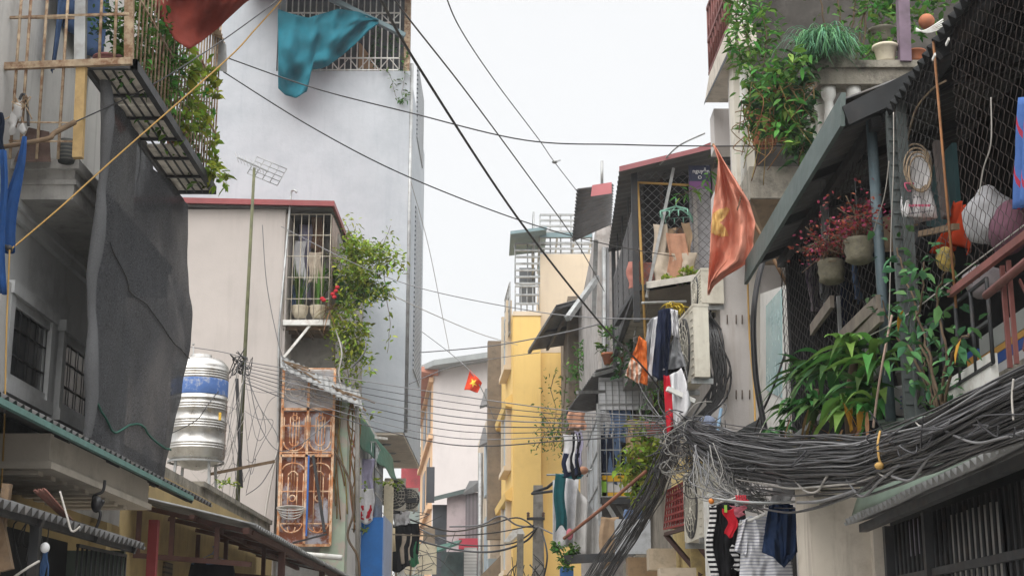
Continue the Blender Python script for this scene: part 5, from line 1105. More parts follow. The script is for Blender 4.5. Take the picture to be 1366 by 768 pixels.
# ------------------------------------------------------------------ white wall with door, balcony house above
hW = T('house', 'old white house with planted concrete balcony above the green roof', 'house', (3, 17, 0))
Yw = 17.0; xw = XX(962, 450, Yw)
MB().box(xw, 8, Yw, 17.5, 0, ZZ(250, Yw)).box(3.6, 8, 17.5, 21.7, 0, ZZ(250, Yw)).build('wall', WR, hW)
MB().box(XX(978, 120, 16.8), 8, 16.8, 17.2, ZZ(250, Yw), 14).box(3.8, 8, 17.2, 21.7, ZZ(250, Yw), 14).build('upper_wall', WR, hW)
MB().box(XX(976, 120, 16.6), XX(1000, 120, 16.6), 16.45, 16.79, ZZ(300, 16.6), 14).build('column', mat('cream_column_paint', (.62, .585, .51), .9, .08, 1, .4), hW)
MB().tube([V(993, 300, 16.3), V(991, 150, 16.3), V(988, -40, 16.3)], .035, 7).build('downpipe', M['white_steel'], hW)
MB().box(XX(1004, 100, 16.78), 6, 16.76, 16.795, ZZ(232, 16.8), 13.5).build('room_shade_panel', mat('balcony_room_shade', (.06, .055, .05), .95, .4, 2, .5, (.14, .13, .12)), hW)  # thin dark panel painted in for the unlit room behind
MB().box(2.48, 6, 14.9, 16.7, ZZ(264, 14.9), ZZ(222, 14.9)).build('balcony_slab', M['old_concrete'], hW)
MB().hexa([(2.5, 14.95, ZZ(264, 14.9)), (6, 14.95, ZZ(264, 14.9)), (6, 16.7, ZZ(264, 14.9)), (2.5, 16.7, ZZ(264, 14.9)), (2.75, 15.6, ZZ(298, 15)), (6, 15.6, ZZ(298, 15)), (6, 16.7, ZZ(298, 15)), (2.75, 16.7, ZZ(298, 15))]).build('slab_haunch', mat('brown_stained_soffit', (.28, .21, .14), .9, .25, 2, .6), hW)
zl = ZZ(86, 15); zl2 = ZZ(112, 15); xA = XX(1092, 95, 15)
MB().box(xA, 6.5, 15, 15.25, zl2, zl).box(xA - .04, 6.5, 14.95, 15.3, zl - .05, zl + .03).box(xA, xA + .25, 15.25, 16.7, zl2, zl).build('parapet', M['old_concrete'], hW)
balu = [(.075, 0), (.075, .08), (.05, .1), (.085, .28), (.09, .36), (.05, .62), (.045, .72), (.08, .78), (.08, .86)]
zb_ = ZZ(224, 15); sc_ = (zl2 - zb_) / .86
for x in [xA + .12 + i * .27 for i in range(6)]: MB().lathe((x, 15.12, zb_), [(r_, z_ * sc_) for r_, z_ in balu], 14).build('baluster', M['white_steel'], hW)
for i in range(3): MB().lathe((xA + .12, 15.5 + i * .4, zb_), [(r_, z_ * sc_) for r_, z_ in balu], 14).build('baluster', M['white_steel'], hW)
# farther balcony slab with red railing
MB().hexa([VX(940, 137, 2.5), VX(975, 62, 2.5), VX(975, 62, 2.5) + Vec((.3, 0, 0)), VX(940, 137, 2.5) + Vec((.3, 0, 0)), VX(946, 100, 2.5), VX(973, 32, 2.5), VX(973, 32, 2.5) + Vec((.3, 0, 0)), VX(946, 100, 2.5) + Vec((.3, 0, 0))]).build('upper_balcony', mat('cream_balcony_edge', (.58, .53, .46), .9, .1, 2, .5), hW)
MB().hexa([VX(939, 141, 2.49), VX(976, 66, 2.49), VX(976, 66, 2.6), VX(939, 141, 2.6), VX(940, 135, 2.49), VX(976, 58, 2.49), VX(976, 58, 2.6), VX(940, 135, 2.6)]).build('drip_edge', M['dark_steel'], hW)
MB().box(XX(953, 170, 18.6), 4, 18.6, 19, ZZ(196, 18.6), ZZ(145, 18.6)).build('rear_pier', WR, hW)
m = MB(); a0 = VX(953, 60, 2.55); a1 = VX(976, -5, 2.55); hgt = Vec((0, 0, .9))
a0 = VX(947, 99, 2.55); a1 = VX(975, 30, 2.55)
m.bars(a0, a1, a1 + hgt, a0 + hgt, 9, 2, .018, .022)
for i in range(9):
    p = lerp(a0, a1, (i + .5) / 9) + Vec((0, 0, .45)); m.tube([p + Vec((0, .09 * cos(q * pi / 6), .2 * sin(q * pi / 6))) for q in range(12)], .014, 4, closed=True)
m.build('railing', M['red_steel'], hW)
# door
MB().box(XX(1013, 480, 15.9), XX(1016, 480, 15.9), 15.6, 16.98, ZZ(600, 16), ZZ(330, 16)) 
dr = MB().hexa([V(1014, 585, 16.6), V(1048, 600, 14.4), V(1048, 380, 14.4), V(1014, 392, 16.6)] + [p + Vec((.08, 0, 0)) for p in (V(1014, 585, 16.6), V(1048, 600, 14.4), V(1048, 380, 14.4), V(1014, 392, 16.6))]).build('door', mat('white_door_frame', (.60, .59, .56), .6, .06, 2, .3), hW)
MB().hexa([V(1023, 520, 15.9) - Vec((.01, 0, 0)), V(1043, 530, 14.65) - Vec((.01, 0, 0)), V(1043, 385, 14.65) - Vec((.01, 0, 0)), V(1023, 408, 15.9) - Vec((.01, 0, 0))] + [p + Vec((.02, 0, 0)) for p in (V(1023, 520, 15.9), V(1043, 530, 14.65), V(1043, 385, 14.65), V(1023, 408, 15.9))]).build('glass', M['teal_glass'], dr)
MB().hexa([V(1000, 600, Yw - .02), V(1014, 600, Yw - .02), V(1014, 340, Yw - .02), V(1000, 340, Yw - .02)] + [p + Vec((0, .015, 0)) for p in (V(1000, 600, Yw), V(1014, 600, Yw), V(1014, 340, Yw), V(1000, 340, Yw))]).build('wall_joint', mat('cream_joint', (.52, .49, .44), .9), hW)

# planted balcony: pots, plants, round lamp
pots = [(1182, 84, 15.05, .125, .19, 'glazed', 'cream glazed pot with drawn flowers on the parapet'), (1178, 58, 15.7, .15, .16, 'old_concrete', 'grey bowl planter behind the flowered pot'), (1045, 170, 15.0, .2, .4, 'terracotta', 'tan urn hidden in leaves on the far side of the balcony'), (1020, 195, 15.6, .17, .38, 'terracotta', 'round clay jar beside the white column'), (1222, 83, 15.1, .10, .12, 'terracotta', 'small orange clay pot by the purple post')]
for px, py, Yq, r_, hh, mt, lab in pots:
    b0 = V(px, py, Yq)
    S(MB().lathe(b0, [(r_ * .68, 0), (r_ * .75, .02), (r_ * .95, hh * .8), (r_ * 1.12, hh * .86), (r_ * 1.12, hh), (r_ * .95, hh), (r_ * .8, hh * .9)], 20), 'plant_pot', M[mt], lab, 'pot')
MB().box(3.3, 3.4, 15, 15, 7, 7)
S(MB().bar(V(1207, 84, 14.98), V(1202, -60, 14.98), .12, .12), 'purple_post', mat('faded_purple_paint', (.17, .125, .165), .8, .25, 4, .5), 'faded purple wooden post rising beside the flowered pot', 'post')
t = T('lantern', 'round terracotta ball on white wire stand above the parapet', 'lantern', V(1237, 40, 14.9))
MB().ball(V(1236, 29, 14.9), .085, 10).build('ball', M['terracotta'], t)
m = MB()
for i in range(5): m.tube(curve([V(1222, 38 + i, 14.85), V(1236, 44 - i, 14.8), V(1258, 38 - 3 * i, 14.9)], 5), .008, 4)
m.build('wire_stand', M['white_steel'], t)
m = MB(); b0 = V(1100, 70, 14.95)
for i in range(900): m.strap(b0 + Vec((rng.gauss(0, .11), rng.gauss(0, .09), .09 + rng.gauss(0, .05))), (rng.gauss(0, .6), -abs(rng.gauss(0, .6)), rng.uniform(.5, 1)), rng.uniform(.28, .5), .016, 1.6, 5)
t = T('grassy_plant', 'shaggy blue green grassy plant hanging over its trough on the parapet', 'plant', up(b0, -.2)); m.build('leaves', leaf_mat('leaf_blue_green', (.11, .27, .14)), t)
MB().hexa([p for p in (V(1075, 84, 14.98), V(1132, 83, 14.98), V(1132, 83, 15.2), V(1075, 84, 15.2), V(1072, 62, 14.95), V(1134, 62, 14.95), V(1134, 62, 15.2), V(1072, 62, 15.2))]).build('trough', M['old_concrete'], t)
def plant(name, lab, base, items, lm, leafname='foliage', **k):
    t = T(name, lab, 'plant', base); m = MB(); st = MB()
    for pts, n, sp in items: m.vine(st, [V(*p) for p in pts], n, sp, k.get('L', .1), k.get('W', .045), k.get('r', .01))
    m.build(leafname, lm, t); st.build('stem', M['stem'], t); return t
plant('trailing_shrub', 'dense green shrub spilling down the balcony edge beside the white column', V(1060, 180, 14.9), [([(1085, 70, 15), (1060, 100, 14.8), (1040, 130, 14.8), (1060, 170, 14.7)], 330, .18), ([(1075, 110, 14.8), (1065, 150, 14.7), (1070, 185, 14.7), (1062, 205, 14.7)], 300, .15), ([(1040, 100, 15), (1020, 120, 15), (1010, 150, 15)], 180, .14)], M['leaf_dark'], L=.12, W=.055)
plant('bright_shrub', 'bright fresh leaves in front of the balcony corner', V(1050, 120, 14.6), [([(1070, 75, 14.6), (1045, 95, 14.6), (1025, 110, 14.6)], 110, .13), ([(1055, 140, 14.6), (1050, 170, 14.6), (1060, 190, 14.6)], 90, .12), ([(1020, 130, 14.7), (1035, 150, 14.7), (1010, 165, 14.7)], 70, .13)], M['leaf_fresh'], L=.14, W=.055)
plant('tall_creeper', 'tall feathery climbing plant along the white column', V(1000, 200, 15.2), [([(1000, -20, 15.4), (990, 20, 15.4), (998, 60, 15.3), (1005, 110, 15.2)], 230, .17), ([(1015, 10, 15.4), (1022, 50, 15.3), (1018, 100, 15.2), (1010, 180, 15.1)], 220, .16), ([(985, 0, 15.5), (982, 40, 15.5), (988, 80, 15.4)], 110, .13), ([(1005, 100, 15.1), (1010, 140, 15.1), (1004, 190, 15.1)], 120, .13)], M['leaf_fresh'], L=.13, W=.04)
plant('spindly_plant', 'spindly branching plant with brown stems behind the parapet', V(1110, 84, 15.4), [([(1110, 84, 15.4), (1098, 20, 15.4), (1085, -40, 15.4)], 34, .2), ([(1125, 84, 15.4), (1120, 20, 15.4), (1112, -40, 15.4)], 24, .15), ([(1140, 84, 15.4), (1150, 30, 15.4), (1160, -40, 15.4)], 40, .2), ([(1150, 84, 15.4), (1155, 10, 15.4), (1150, -40, 15.4)], 34, .2), ([(1118, 84, 15.4), (1138, 30, 15.4), (1142, -40, 15.4)], 30, .18)], M['leaf_mid'], L=.11, W=.045, r=.014)
plant('leafy_bush', 'leafy bush behind the grey bowl planter', V(1185, 60, 15.7), [([(1185, 60, 15.7), (1175, 25, 15.7), (1165, 0, 15.7)], 110, .2), ([(1185, 60, 15.7), (1195, 20, 15.7), (1200, -10, 15.7)], 110, .2), ([(1240, 40, 15.7), (1235, 10, 15.7), (1250, -10, 15.7)], 110, .2), ([(1150, 82, 15.3), (1158, 72, 15.3), (1165, 60, 15.3)], 40, .1)], M['leaf_fresh'], L=.13, W=.06)
m = MB()
for i in range(40):
    a_ = V(rng.uniform(985, 1075), rng.uniform(110, 190), 14.6); m.tube(curve([a_, a_ + jit(.15) - Vec((0, 0, .1)), a_ + jit(.2) - Vec((0, 0, .3))], 4), .005, 4)
S(m, 'dry_tendrils', M['leaf_dry'], 'dry dead tendrils hanging among the balcony shrubs', 'plant', kind='stuff')

# ------------------------------------------------------------------ orange flag on bamboo pole
fY = 13.6
t = T('flag', 'large faded orange flag with yellow star on a bamboo pole', 'flag', V(1088, 450, fY))
MB().tube([V(1089, 452, fY), V(1003, 292, fY + .02), V(951, 192, fY + .05)], .02, 7, taper=.013).build('pole', M['bamboo'], t)
LFT = [(193, 951), (215, 958), (240, 956), (270, 952), (300, 949), (330, 948), (360, 946), (394, 944)]
RGT = [(193, 953), (215, 966), (240, 982), (270, 1000), (296, 1008), (330, 1004), (352, 996), (368, 968), (382, 952), (394, 946)]
def ev(e, y):
    for (a_, b_), (c_, d_) in zip(e, e[1:]):
        if a_ <= y <= c_: return lerp(b_, d_, (y - a_) / (c_ - a_))
    return e[-1][1]
def flag(u, v):
    y = lerp(194, 394, v); x = lerp(ev(LFT, y), ev(RGT, y), u)
    k = min(1, v * 3); rd = .10 * abs(noise.noise(Vec((u * 5 + v * 3, v * 5, 4)))) + .04 * abs(noise.noise(Vec((u * 14, v * 12, 6))))
    return V(x, y - 6 * sin(u * pi) * v, fY - .04 - k * (.10 * sin(u * 8.5 + v * 3) + .07 * sin(u * 17 - v * 6) + .05 * sin(v * 12 + u * 6) + rd))
FLG = cloth_mat('faded_orange_flag', (.70, .315, .225), var=.12, trans=.35)
MB().grid(flag, 48, 60, .005).build('cloth', FLG, t)
def sm(u, v):
    y = lerp(194, 394, v); x = lerp(ev(LFT, y), ev(RGT, y), u)
    dx, dy = x - 946, y - 298; a_ = math.atan2(dx, -dy); r_ = sqrt(dx * dx + dy * dy)
    s_ = abs(((a_ + .25) / (2 * pi / 5)) % 1 - .5) * 2
    return r_ < lerp(13, 33, s_ ** 1.1)
MB().grid(lambda u, v: flag(u, v) - Vec((0, .014, 0)), 96, 120, 0, mask=sm).build('star', cloth_mat('flag_star_yellow', (.70, .48, .18), trans=.3), t)
MB().tube([Vec(flag(1, .30)) + Vec((0, -.02, 0)), Vec(flag(.72, .38)) + Vec((0, -.03, 0)), Vec(flag(.6, .45)) + Vec((0, -.03, 0))], .007, 4).build('tie_string', M['wood'], t)

# ------------------------------------------------------------------ air conditioners and laundry at the corner
acunit('air_conditioner', 'aged cream outdoor unit tucked under the pale canopy', V(930, 415, 17.2), -1.5, .6, .44, .26)
acunit('air_conditioner', 'aged cream outdoor unit hung over the tangle, laundry on its left', V(916, 516, 16.6), -1.49, .95, .84, .17)
m = MB()
for i in range(20):
    x0 = rng.uniform(936, 952); m.tube(curve([V(x0, 415 + rng.uniform(0, 15), 17.2), V(x0 + rng.uniform(0, 14), 445, 16.9), V(x0 + rng.uniform(4, 26), 490, 16.8), V(x0 + rng.uniform(-2, 18), 530, 16.8), V(rng.uniform(920, 950), 560, 16.8)], 6), .012, 5)
S(m, 'hose_bundle', M['black_cable'], 'loops of dark hoses hanging beside the aged outdoor units', 'hoses', kind='stuff')
def trousers(top, W, L, ang, mt, lab, sp=.0):
    top = Vec(top); U = Vec((cos(ang), sin(ang), 0)); m = MB()
    m.loft([(top, W * .5, .02, ang), (top - Vec((0, 0, .12)), W * .51, .035, ang), (top - Vec((0, 0, .3)), W * .53, .04, ang)], fold=.4, ph=rng.random() * 6)
    for k in (-1, 1): m.loft([(top + U * k * W * .26 - Vec((0, 0, z)), W * .27 * (1 - .15 * z / L), .015, ang) for z in (.24, .4, .6, .8, L)], fold=.9, ph=rng.random() * 6)
    return S(m, 'trousers', mt, lab, 'trousers')
def shirt(top, W, L, ang, mt, lab, name='shirt', sl=.22):
    top = Vec(top); U = Vec((cos(ang), sin(ang), 0)); m = MB(); ph = rng.random() * 6
    m.loft([(top, W * .16, .02, ang), (top - Vec((0, 0, .05)), W * .34, .025, ang), (top - Vec((0, 0, .10)), W * .46, .03, ang), (top - Vec((0, 0, .25)), W * .44, .035, ang), (top - Vec((0, 0, L * .6)), W * .46, .035, ang), (top - Vec((0, 0, L)), W * .5, .04, ang)], fold=.45, ph=ph, n=36)
    if sl:
        for k in (-1, 1):
            m.loft([(top + U * k * (W * .40 + q * sl * .6) - Vec((0, 0, .10 + q * sl)), .072 - .006 * q, .022, ang) for q in (0, .5, 1)], fold=.3, ph=ph + k)
    return S(m, name, mt, lab, 'shirt')
wire('laundry_pole', [V(856, 404, 16.5), V(915, 402, 16.9)], .015, M['galv'], 'short pole carrying laundry beside the outdoor units', cat='pole')
for top, bot, Yq, c_, nm, lab, cat in (
    ([(847, 466), (853, 448), (862, 455)], [(836, 500), (848, 508), (864, 514)], 16.2, 'orange', 'shirt', 'orange patterned shirt at the left end of the laundry pole', 'shirt'),
    ([(864, 432), (870, 424), (878, 421)], [(856, 500), (866, 508), (876, 509)], 16.4, 'grey', 'shirt', 'grey shirt between the orange shirt and dark trousers', 'shirt'),
    ([(873, 424), (882, 420)], [(864, 504), (876, 507)], 16.3, 'white', 'laundry', 'narrow white garment edge beside the dark trousers', 'laundry'),
    ([(878, 414), (888, 411), (898, 410)], [(870, 500), (880, 507), (890, 503), (892, 470)], 16.2, 'navy', 'trousers', 'very dark trousers hanging beside the outdoor units', 'trousers'),
    ([(895, 412), (904, 414)], [(896, 447), (906, 450)], 16.15, 'white', 'towel', 'white towel hanging right of the dark trousers', 'laundry'),
    ([(896, 456), (901, 446), (906, 456)], [(880, 494), (898, 492), (916, 488)], 16.3, 'grey', 'laundry', 'plain grey cloth below the white towel', 'laundry'),
    ([(880, 490), (914, 486)], [(876, 508), (910, 502)], 16.45, 'black', 'laundry', 'black cloth edge under the plain grey cloth', 'laundry')):
    S(drape(top, bot, Yq, .035, len(lab)), nm, CL[c_], lab, cat)
S(drape([(842, 478), (858, 488)], [(834, 500), (852, 512)], 16.1, .03, 3), 'laundry', cloth_mat('cloth_check', (.55, .26, .16), stripes=(.05, (.6, .5, .42), 0, .5)), 'checked peach cloth below the orange shirt', 'laundry')
m = MB()
for i in range(60): m.strap(V(rng.uniform(890, 912), rng.uniform(404, 412), 16.4), (rng.gauss(0, 1), rng.gauss(0, 1), rng.uniform(-.2, .5)), rng.uniform(.06, .14), .035, .9, 4)
S(m, 'yellow_frill', mat('yellow_plastic_frill', (.55, .42, .05), .7, .2, trans=.2), 'frilly yellow hanger at the top of the laundry pole', 'hanger')
def redw(u, v):
    return lerp(lerp(V(886, 500, 16.0), V(908, 490, 16.0), u), lerp(V(889, 580, 15.9), V(922, 540, 15.9), u), v) + Vec((0, .06 * sin(u * 9 + v * 4), -.03 * sin(u * 3)))
S(MB().grid(lambda u, v: redw(u * .3, v), 10, 16, .006), 'red_cloth', CL['red'], 'red ribbon of cloth falling into the cable tangle', 'cloth')
S(MB().grid(lambda u, v: redw(.32 + u * .7, v), 14, 16, .006), 'white_cloth', CL['white'], 'white cloth lying against the red ribbon over the tangle', 'cloth')
S(MB().bar(V(890, 518, 15.9), V(926, 535, 16.0), .05), 'white_tube', M['white_steel'], 'white tube stub poking out over the cable tangle', 'pipe')
for py in (420, 520):
    for x in (970, 982, 990, 1000): S(MB().tube([V(x, py, 16.97), V(x, py + 12, 16.97)], .007, 5), 'fixing_pin', M['stem'], 'rusty fixing pin in the ' + ('upper' if py == 420 else 'lower') + ' row of four on the white wall', 'pin', 'fixing pins, ' + ('upper row' if py == 420 else 'lower row'))
wire('black_hose', [V(1023, 330, 14.0), V(1010, 380, 13.9), V(1005, 430, 13.8), V(1008, 500, 13.8), V(1018, 560, 13.8), V(1030, 620, 13.8)], .03, M['black_cable'], 'thick black hose curving down the white wall', cat='hose')
wire('yellow_rope', [V(997, 360, 16.8), V(1000, 450, 16.8), V(1006, 520, 16.5), V(1008, 600, 16)], .012, M['yellow_rope'], 'yellow cord hanging down the white wall', cat='cord')
wire('black_lead', [V(1048, 470, 13.8), V(1030, 520, 13.8), V(1012, 560, 14.2), V(1005, 580, 14.5)], .012, M['black_cable'], 'thin black lead slanting below the teal glass door')
wire('blue_conduit', [V(962, 545, 16.3), V(958, 570, 16.2), V(957, 600, 16.1)], .02, mat('light_blue_conduit', (.2, .32, .45), .5), 'short light blue conduit by the cable hub', cat='conduit')
S(MB().ball(V(944, 566, 16.0), .10, 9), 'blue_ball', mat('grey_blue_net', (.17, .2, .28), .9, .4, 30), 'round grey blue mesh ball beside the cable hub', 'ball')
def tarp2(u, v): return lerp(lerp(V(975, 580, 15.2), V(1012, 558, 14.6), u), lerp(V(975, 610, 15.0), V(1012, 612, 14.4), u), v) + Vec((.05 * sin(v * 5), .04 * sin(u * 8), 0))
S(MB().grid(tarp2, 14, 8, .01), 'dark_tarp', mat('dark_tarp', (.03, .033, .032), .7, .3), 'dark tarp hood below the white wall', 'tarp')
# ================================================================== near right house with green eave and wire mesh front
hN = T('house', 'timber house with painted-dark interior, green eave and wire mesh front on the right', 'house', (3.4, 9, 0))
DW = mat('timber_wall_painted_shade', (.016, .017, .019), .95, .4, 2, .6, (.035, .03, .025))  # near-black colour puts the interior shade into these walls
MB().box(3.75, 8, 4.5, 13.3, 0, 5.9).build('back_wall', DW, hN)
MB().box(2.62, 3.75, 4.5, 13.2, 2.98, 3.10).build('floor', M['old_concrete'], hN)
MB().box(2.5, 3.75, 13.15, 13.28, 3.1, 5.2).build('end_wall', DW, hN)
MB().box(2.95, 3.75, 4.5, 13.2, 0, 2.98).build('lower_wall', DW, hN)
MB().corr((2.2, 9.35, 5.20), (2.2, 13.45, 5.16), (4.6, 13.45, 6.1), (4.6, 9.35, 6.14), 28, .02, .006).build('roof', M['iron_sheet'], hN)
MB().corr((2.46, 4.6, 5.12), (2.46, 9.42, 5.08), (4.6, 9.42, 6.55), (4.6, 4.6, 6.6), 44, .026, .006).build('near_roof', mat('black_iron_roof', (.022, .024, .026), .7, .3, 3, .4, (.06, .05, .045)), hN)
m = MB().hexa([(2.155, 9.3, 5.00), (2.185, 9.3, 5.00), (2.185, 13.5, 4.98), (2.155, 13.5, 4.98), (2.175, 9.3, 5.235), (2.205, 9.3, 5.235), (2.205, 13.5, 5.215), (2.175, 13.5, 5.215)])
m.build('green_fascia', mat('dull_green_fascia', (.07, .10, .094), .55, .2, 3, .5, (.13, .14, .13), streak=.3), hN)
MB().prism([V(1124, 142, 9.28), V(1133, 166, 9.28), V(1190, 140, 9.28), V(1262, 112, 9.28), V(1262, 72, 9.28), V(1240, 82, 9.28)], (0, .06, 0)).build('end_board', MATS['black_iron_roof'], hN)
m = MB()
for y in (9.6, 10.8, 12, 13.2): m.bar((2.22, y, 5.12), (4.4, y, 5.96), .06)
for y in (5.5, 7, 8.2, 9.2): m.bar((2.5, y, 5.04), (4.4, y, 6.3), .06)
m.bar((2.45, 9.5, 5.1), (2.45, 13.2, 5.1), .07).bar((2.6, 4.6, 5.1), (2.6, 9.4, 5.1), .07)
m.build('rafters', M['dark_steel'], hN)
# white slivers painted in for the light spots at the roof edge
for i, (px, py) in enumerate(((1244, 80), (1262, 60))):
    p = VX(px, py, 2.44); S(MB().bar(p, p + Vec((0, -.06, .01)), .008, .018), 'roof_edge_glint', M['white_steel'], 'white light-spot stand-in scrap along the black corrugated roof edge', 'glint', 'light spots at the roof edge')
wm = T('wire_mesh_front', 'rusty chain link front with steel posts under the green eave', 'mesh front', (2.45, 9.4, 3.1))
MW = mat('grey_mesh_wire', (.075, .07, .068), .6, .35)
MB().chain((2.45, 9.62, 3.45), (0, 1, 0), (0, 0, 1), 3.6, 1.68, .20, .0035, .085).build('far_mesh', MW, wm)
MB().chain((2.48, 8.15, 3.62), (0, 1, 0), (0, 0, 1), 1.3, 1.5, .17, .0024, .085).build('middle_mesh', MW, wm)
MB().chain((2.52, 5.6, 3.60), (0, 1, 0), (0, 0, 1), 2.5, 1.55, .14, .0024, .085).build('near_mesh', mat('rusty_mesh_wire', (.07, .055, .05), .7, .4), wm)
MB().tube([(2.45, 9.62, 3.1), (2.44, 9.62, 5.15)], .036, 9).build('post', mat('blue_grey_pipe', (.10, .14, .16), .5, .25, 4, .5), wm)
m = MB().box(2.46, 2.53, 9.29, 9.33, 3.0, 5.10)
for i in range(24): z = 3.15 + i * .083; m.box(2.465, 2.525, 9.278, 9.288, z, z + .045)
m.build('slotted_post', mat('dark_slotted_steel', (.085, .10, .10), .6, .25, 4, .5), wm)
MB().box(2.49, 2.55, 9.14, 9.18, 3.0, 5.12).build('slotted_post', MATS['dark_slotted_steel'], wm)
MB().tube([(2.47, 8.12, 3.5), (2.46, 8.15, 5.12)], .008, 6).build('rusty_rod', mat('orange_rust', (.26, .12, .05), .8, .3, 6, .5), wm)
m = MB()
for px, py0, py1, y in ((1100, 240, 335, 11.3), (1106, 240, 335, 11.2), (1146, 420, 560, 10.1), (1119, 395, 460, 10.9), (1150, 450, 560, 10.2)):
    p = V(px, py1, y); m.bar((2.44, y, p.z), (2.44, y, ZZ(py0, y)), .025)
m.bar((2.44, 9.6, 3.46), (2.44, 13.2, 3.46), .04); m.build('stays', M['galv'], wm)
rr = T('red_railing', 'dull red steel rail and lattice at the far right edge', 'railing', (2.45, 7.5, 3.1))
MB().bar((2.44, 8.12, 3.58), (2.42, 5.8, 3.52), .03, .04).build('top_rail', M['red_steel'], rr)
MB().tube([(2.44, 7.5, 3.42), (2.40, 5.8, 3.42)], .022, 8).build('lower_rail', M['red_steel'], rr)
MB().bar((2.46, 7.28, 3.0), (2.46, 7.28, 3.52), .022, .022).bar((2.46, 7.18, 3.0), (2.46, 7.18, 3.52), .02, .022).build('upright', M['red_steel'], rr)
m = MB()
for i in range(9):
    y = 7.1 - i * .13; m.bar((2.47, y, 3.05), (2.47, y - .3, 3.4), .008, .018).bar((2.48, y - .3, 3.05), (2.48, y, 3.4), .008, .018)
m.build('lattice', M['red_steel'], rr)
# stuff behind the mesh
bgm = mat('white_plastic_bag', (.82, .81, .82), .4, .06, 6, trans=.2, bump=.5, bsc=14)
b0 = VX(1226, 292, 2.60)
t = T('plastic_bag', 'white plastic bag with pink print hanging behind the mesh by the posts', 'bag', b0)
bx = b0.x; m = MB(); rows = []
Y9 = b0.y; W9 = XX(1246, 290, Y9) - XX(1202, 290, Y9); H9 = ZZ(203, Y9) - ZZ(292, Y9)
for k in range(9):
    v = k / 8; rows.append((Vec((bx - .01 * sin(v * 5), Y9, b0.z + H9 * v)), W9 * .5 * (1.02 - .18 * v + .05 * sin(v * 9)), .045 * (1 - v) + .02, 0))
m.loft(rows, 26, .3, 4, 1.).build('bag', bgm, t)
PKP = mat('faded_pink_print', (.55, .12, .2), .6); GYP = mat('grey_print', (.16, .15, .17), .6)
yb = Y9 - .09
def mark(px, py, w_, h_, m_): p = V(px, py, yb); MB().box(p.x - w_ / 2, p.x + w_ / 2, yb, yb + .004, p.z - h_ / 2, p.z + h_ / 2).build('print', m_, t)
p = V(1213, 248, yb); MB().tube([p + Vec((.028 * cos(q), 0, .026 * sin(q) + .01 * cos(2 * q))) for q in [i * pi / 8 for i in range(14)]], .006, 4).build('print', PKP, t)
for i in range(5): mark(1212 + i * 4, 263, .010, .010, GYP)
for i in range(7): mark(1214 + i * 4.2, 274, .016, .016, PKP)
for i in range(11): mark(1213 + i * 3, 285 - i * .4, .010, .008, GYP)
m = MB()
for k in range(4):
    c_ = VX(1220 + k, 225 + k * 4, 2.60); r1, r2 = .13 - .012 * k, .15 - .01 * k
    m.tube([c_ + Vec((r1 * cos(q * pi / 14) * .75, -.05 - .01 * k, r2 * sin(q * pi / 14))) for q in range(28)], .007, 5, closed=True)
m.tube(curve([VX(1210, 190, 2.58), VX(1217, 160, 2.58), VX(1225, 140, 2.58), VX(1245, 118, 2.6), VX(1262, 108, 2.6)], 6), .007, 5)
S(m, 'cable_coil', mat('tan_cable', (.33, .25, .17), .6, .2), 'coil of tan cable hanging in front of the white plastic bag', 'cable')
for pts, lab in (([(1192, 150), (1192, 220), (1189, 300), (1186, 420), (1180, 500)], 'pale cable running down beside the slotted posts'), ([(1186, 215), (1180, 260), (1168, 300), (1160, 330)], 'short pale cable crossing the blue grey post'), ([(1322, 130), (1322, 190), (1312, 225), (1306, 260)], 'thin pale cord hanging inside the near mesh')):
    wire('pale_lead', [VX(x, y, 2.40) for x, y in pts], .0035, M['pale_cable'], lab)
wire('pale_lead', [VX(1190, 420, 2.36), VX(1178, 480, 2.3), VX(1170, 530, 2.3), VX(1165, 570, 2.3)], .008, mat('pinkish_cable', (.42, .30, .25), .6), 'pinkish cable hanging down past the leafy pots')
def orc(u, v): return lerp(lerp(VX(1272, 268, 2.75), VX(1288, 272, 2.75), u), lerp(VX(1246, 330, 2.75), VX(1292, 335, 2.75), u), v) + Vec((.05 * sin(u * 13 + v * 3) * v, .03 * sin(u * 9), -.03 * sin(u * 7) * v))
S(MB().grid(orc, 26, 14, .006), 'orange_red_cloth', cloth_mat('orange_red_cloth', (.42, .05, .018)), 'orange red cloth behind the rusty rod of the mesh front', 'cloth')
def sack(name, px, py, X, r, sq, mt, lab, cat):
    c_ = VX(px, py, X); m = MB().ball(c_, r, 12, sq)
    for v in m.v: v += Vec((noise.noise(v * 9), noise.noise(v * 9 + Vec((7, 0, 0))), noise.noise(v * 9 + Vec((0, 7, 0))))) * r * .28
    return S(m, name, mt, lab, cat)
sack('white_sack', 1318, 290, 2.85, .17, (.8, 1, 1.0), mat('white_net_sack', (.42, .42, .44), .8, .2, 8), 'crumpled white sack piled behind the near mesh', 'sack')
sack('plum_sack', 1345, 305, 2.8, .14, (.8, 1, 1.1), mat('plum_cloth', (.13, .06, .085), .9, .3, 8), 'plum coloured sack beside the crumpled white sack', 'sack')
sack('dark_bag', 1232, 325, 2.75, .15, (.9, 1, .7), mat('black_bag', (.02, .022, .026), .4), 'black bag below the white plastic bag', 'bag')
sack('grey_bundle', 1310, 375, 2.75, .13, (.9, 1, .7), mat('grey_bundle_cloth', (.25, .22, .23), .9, .3, 8), 'greyish bundle under the red rail', 'bundle')
sack('floral_bundle', 1262, 345, 2.66, .07, (.8, 1, 1.1), mat('multicolour_cloth', (.35, .25, .06), .9, .6, 25, .8, (.1, .2, .3)), 'small multicoloured cloth bundle below the orange red cloth', 'bundle')
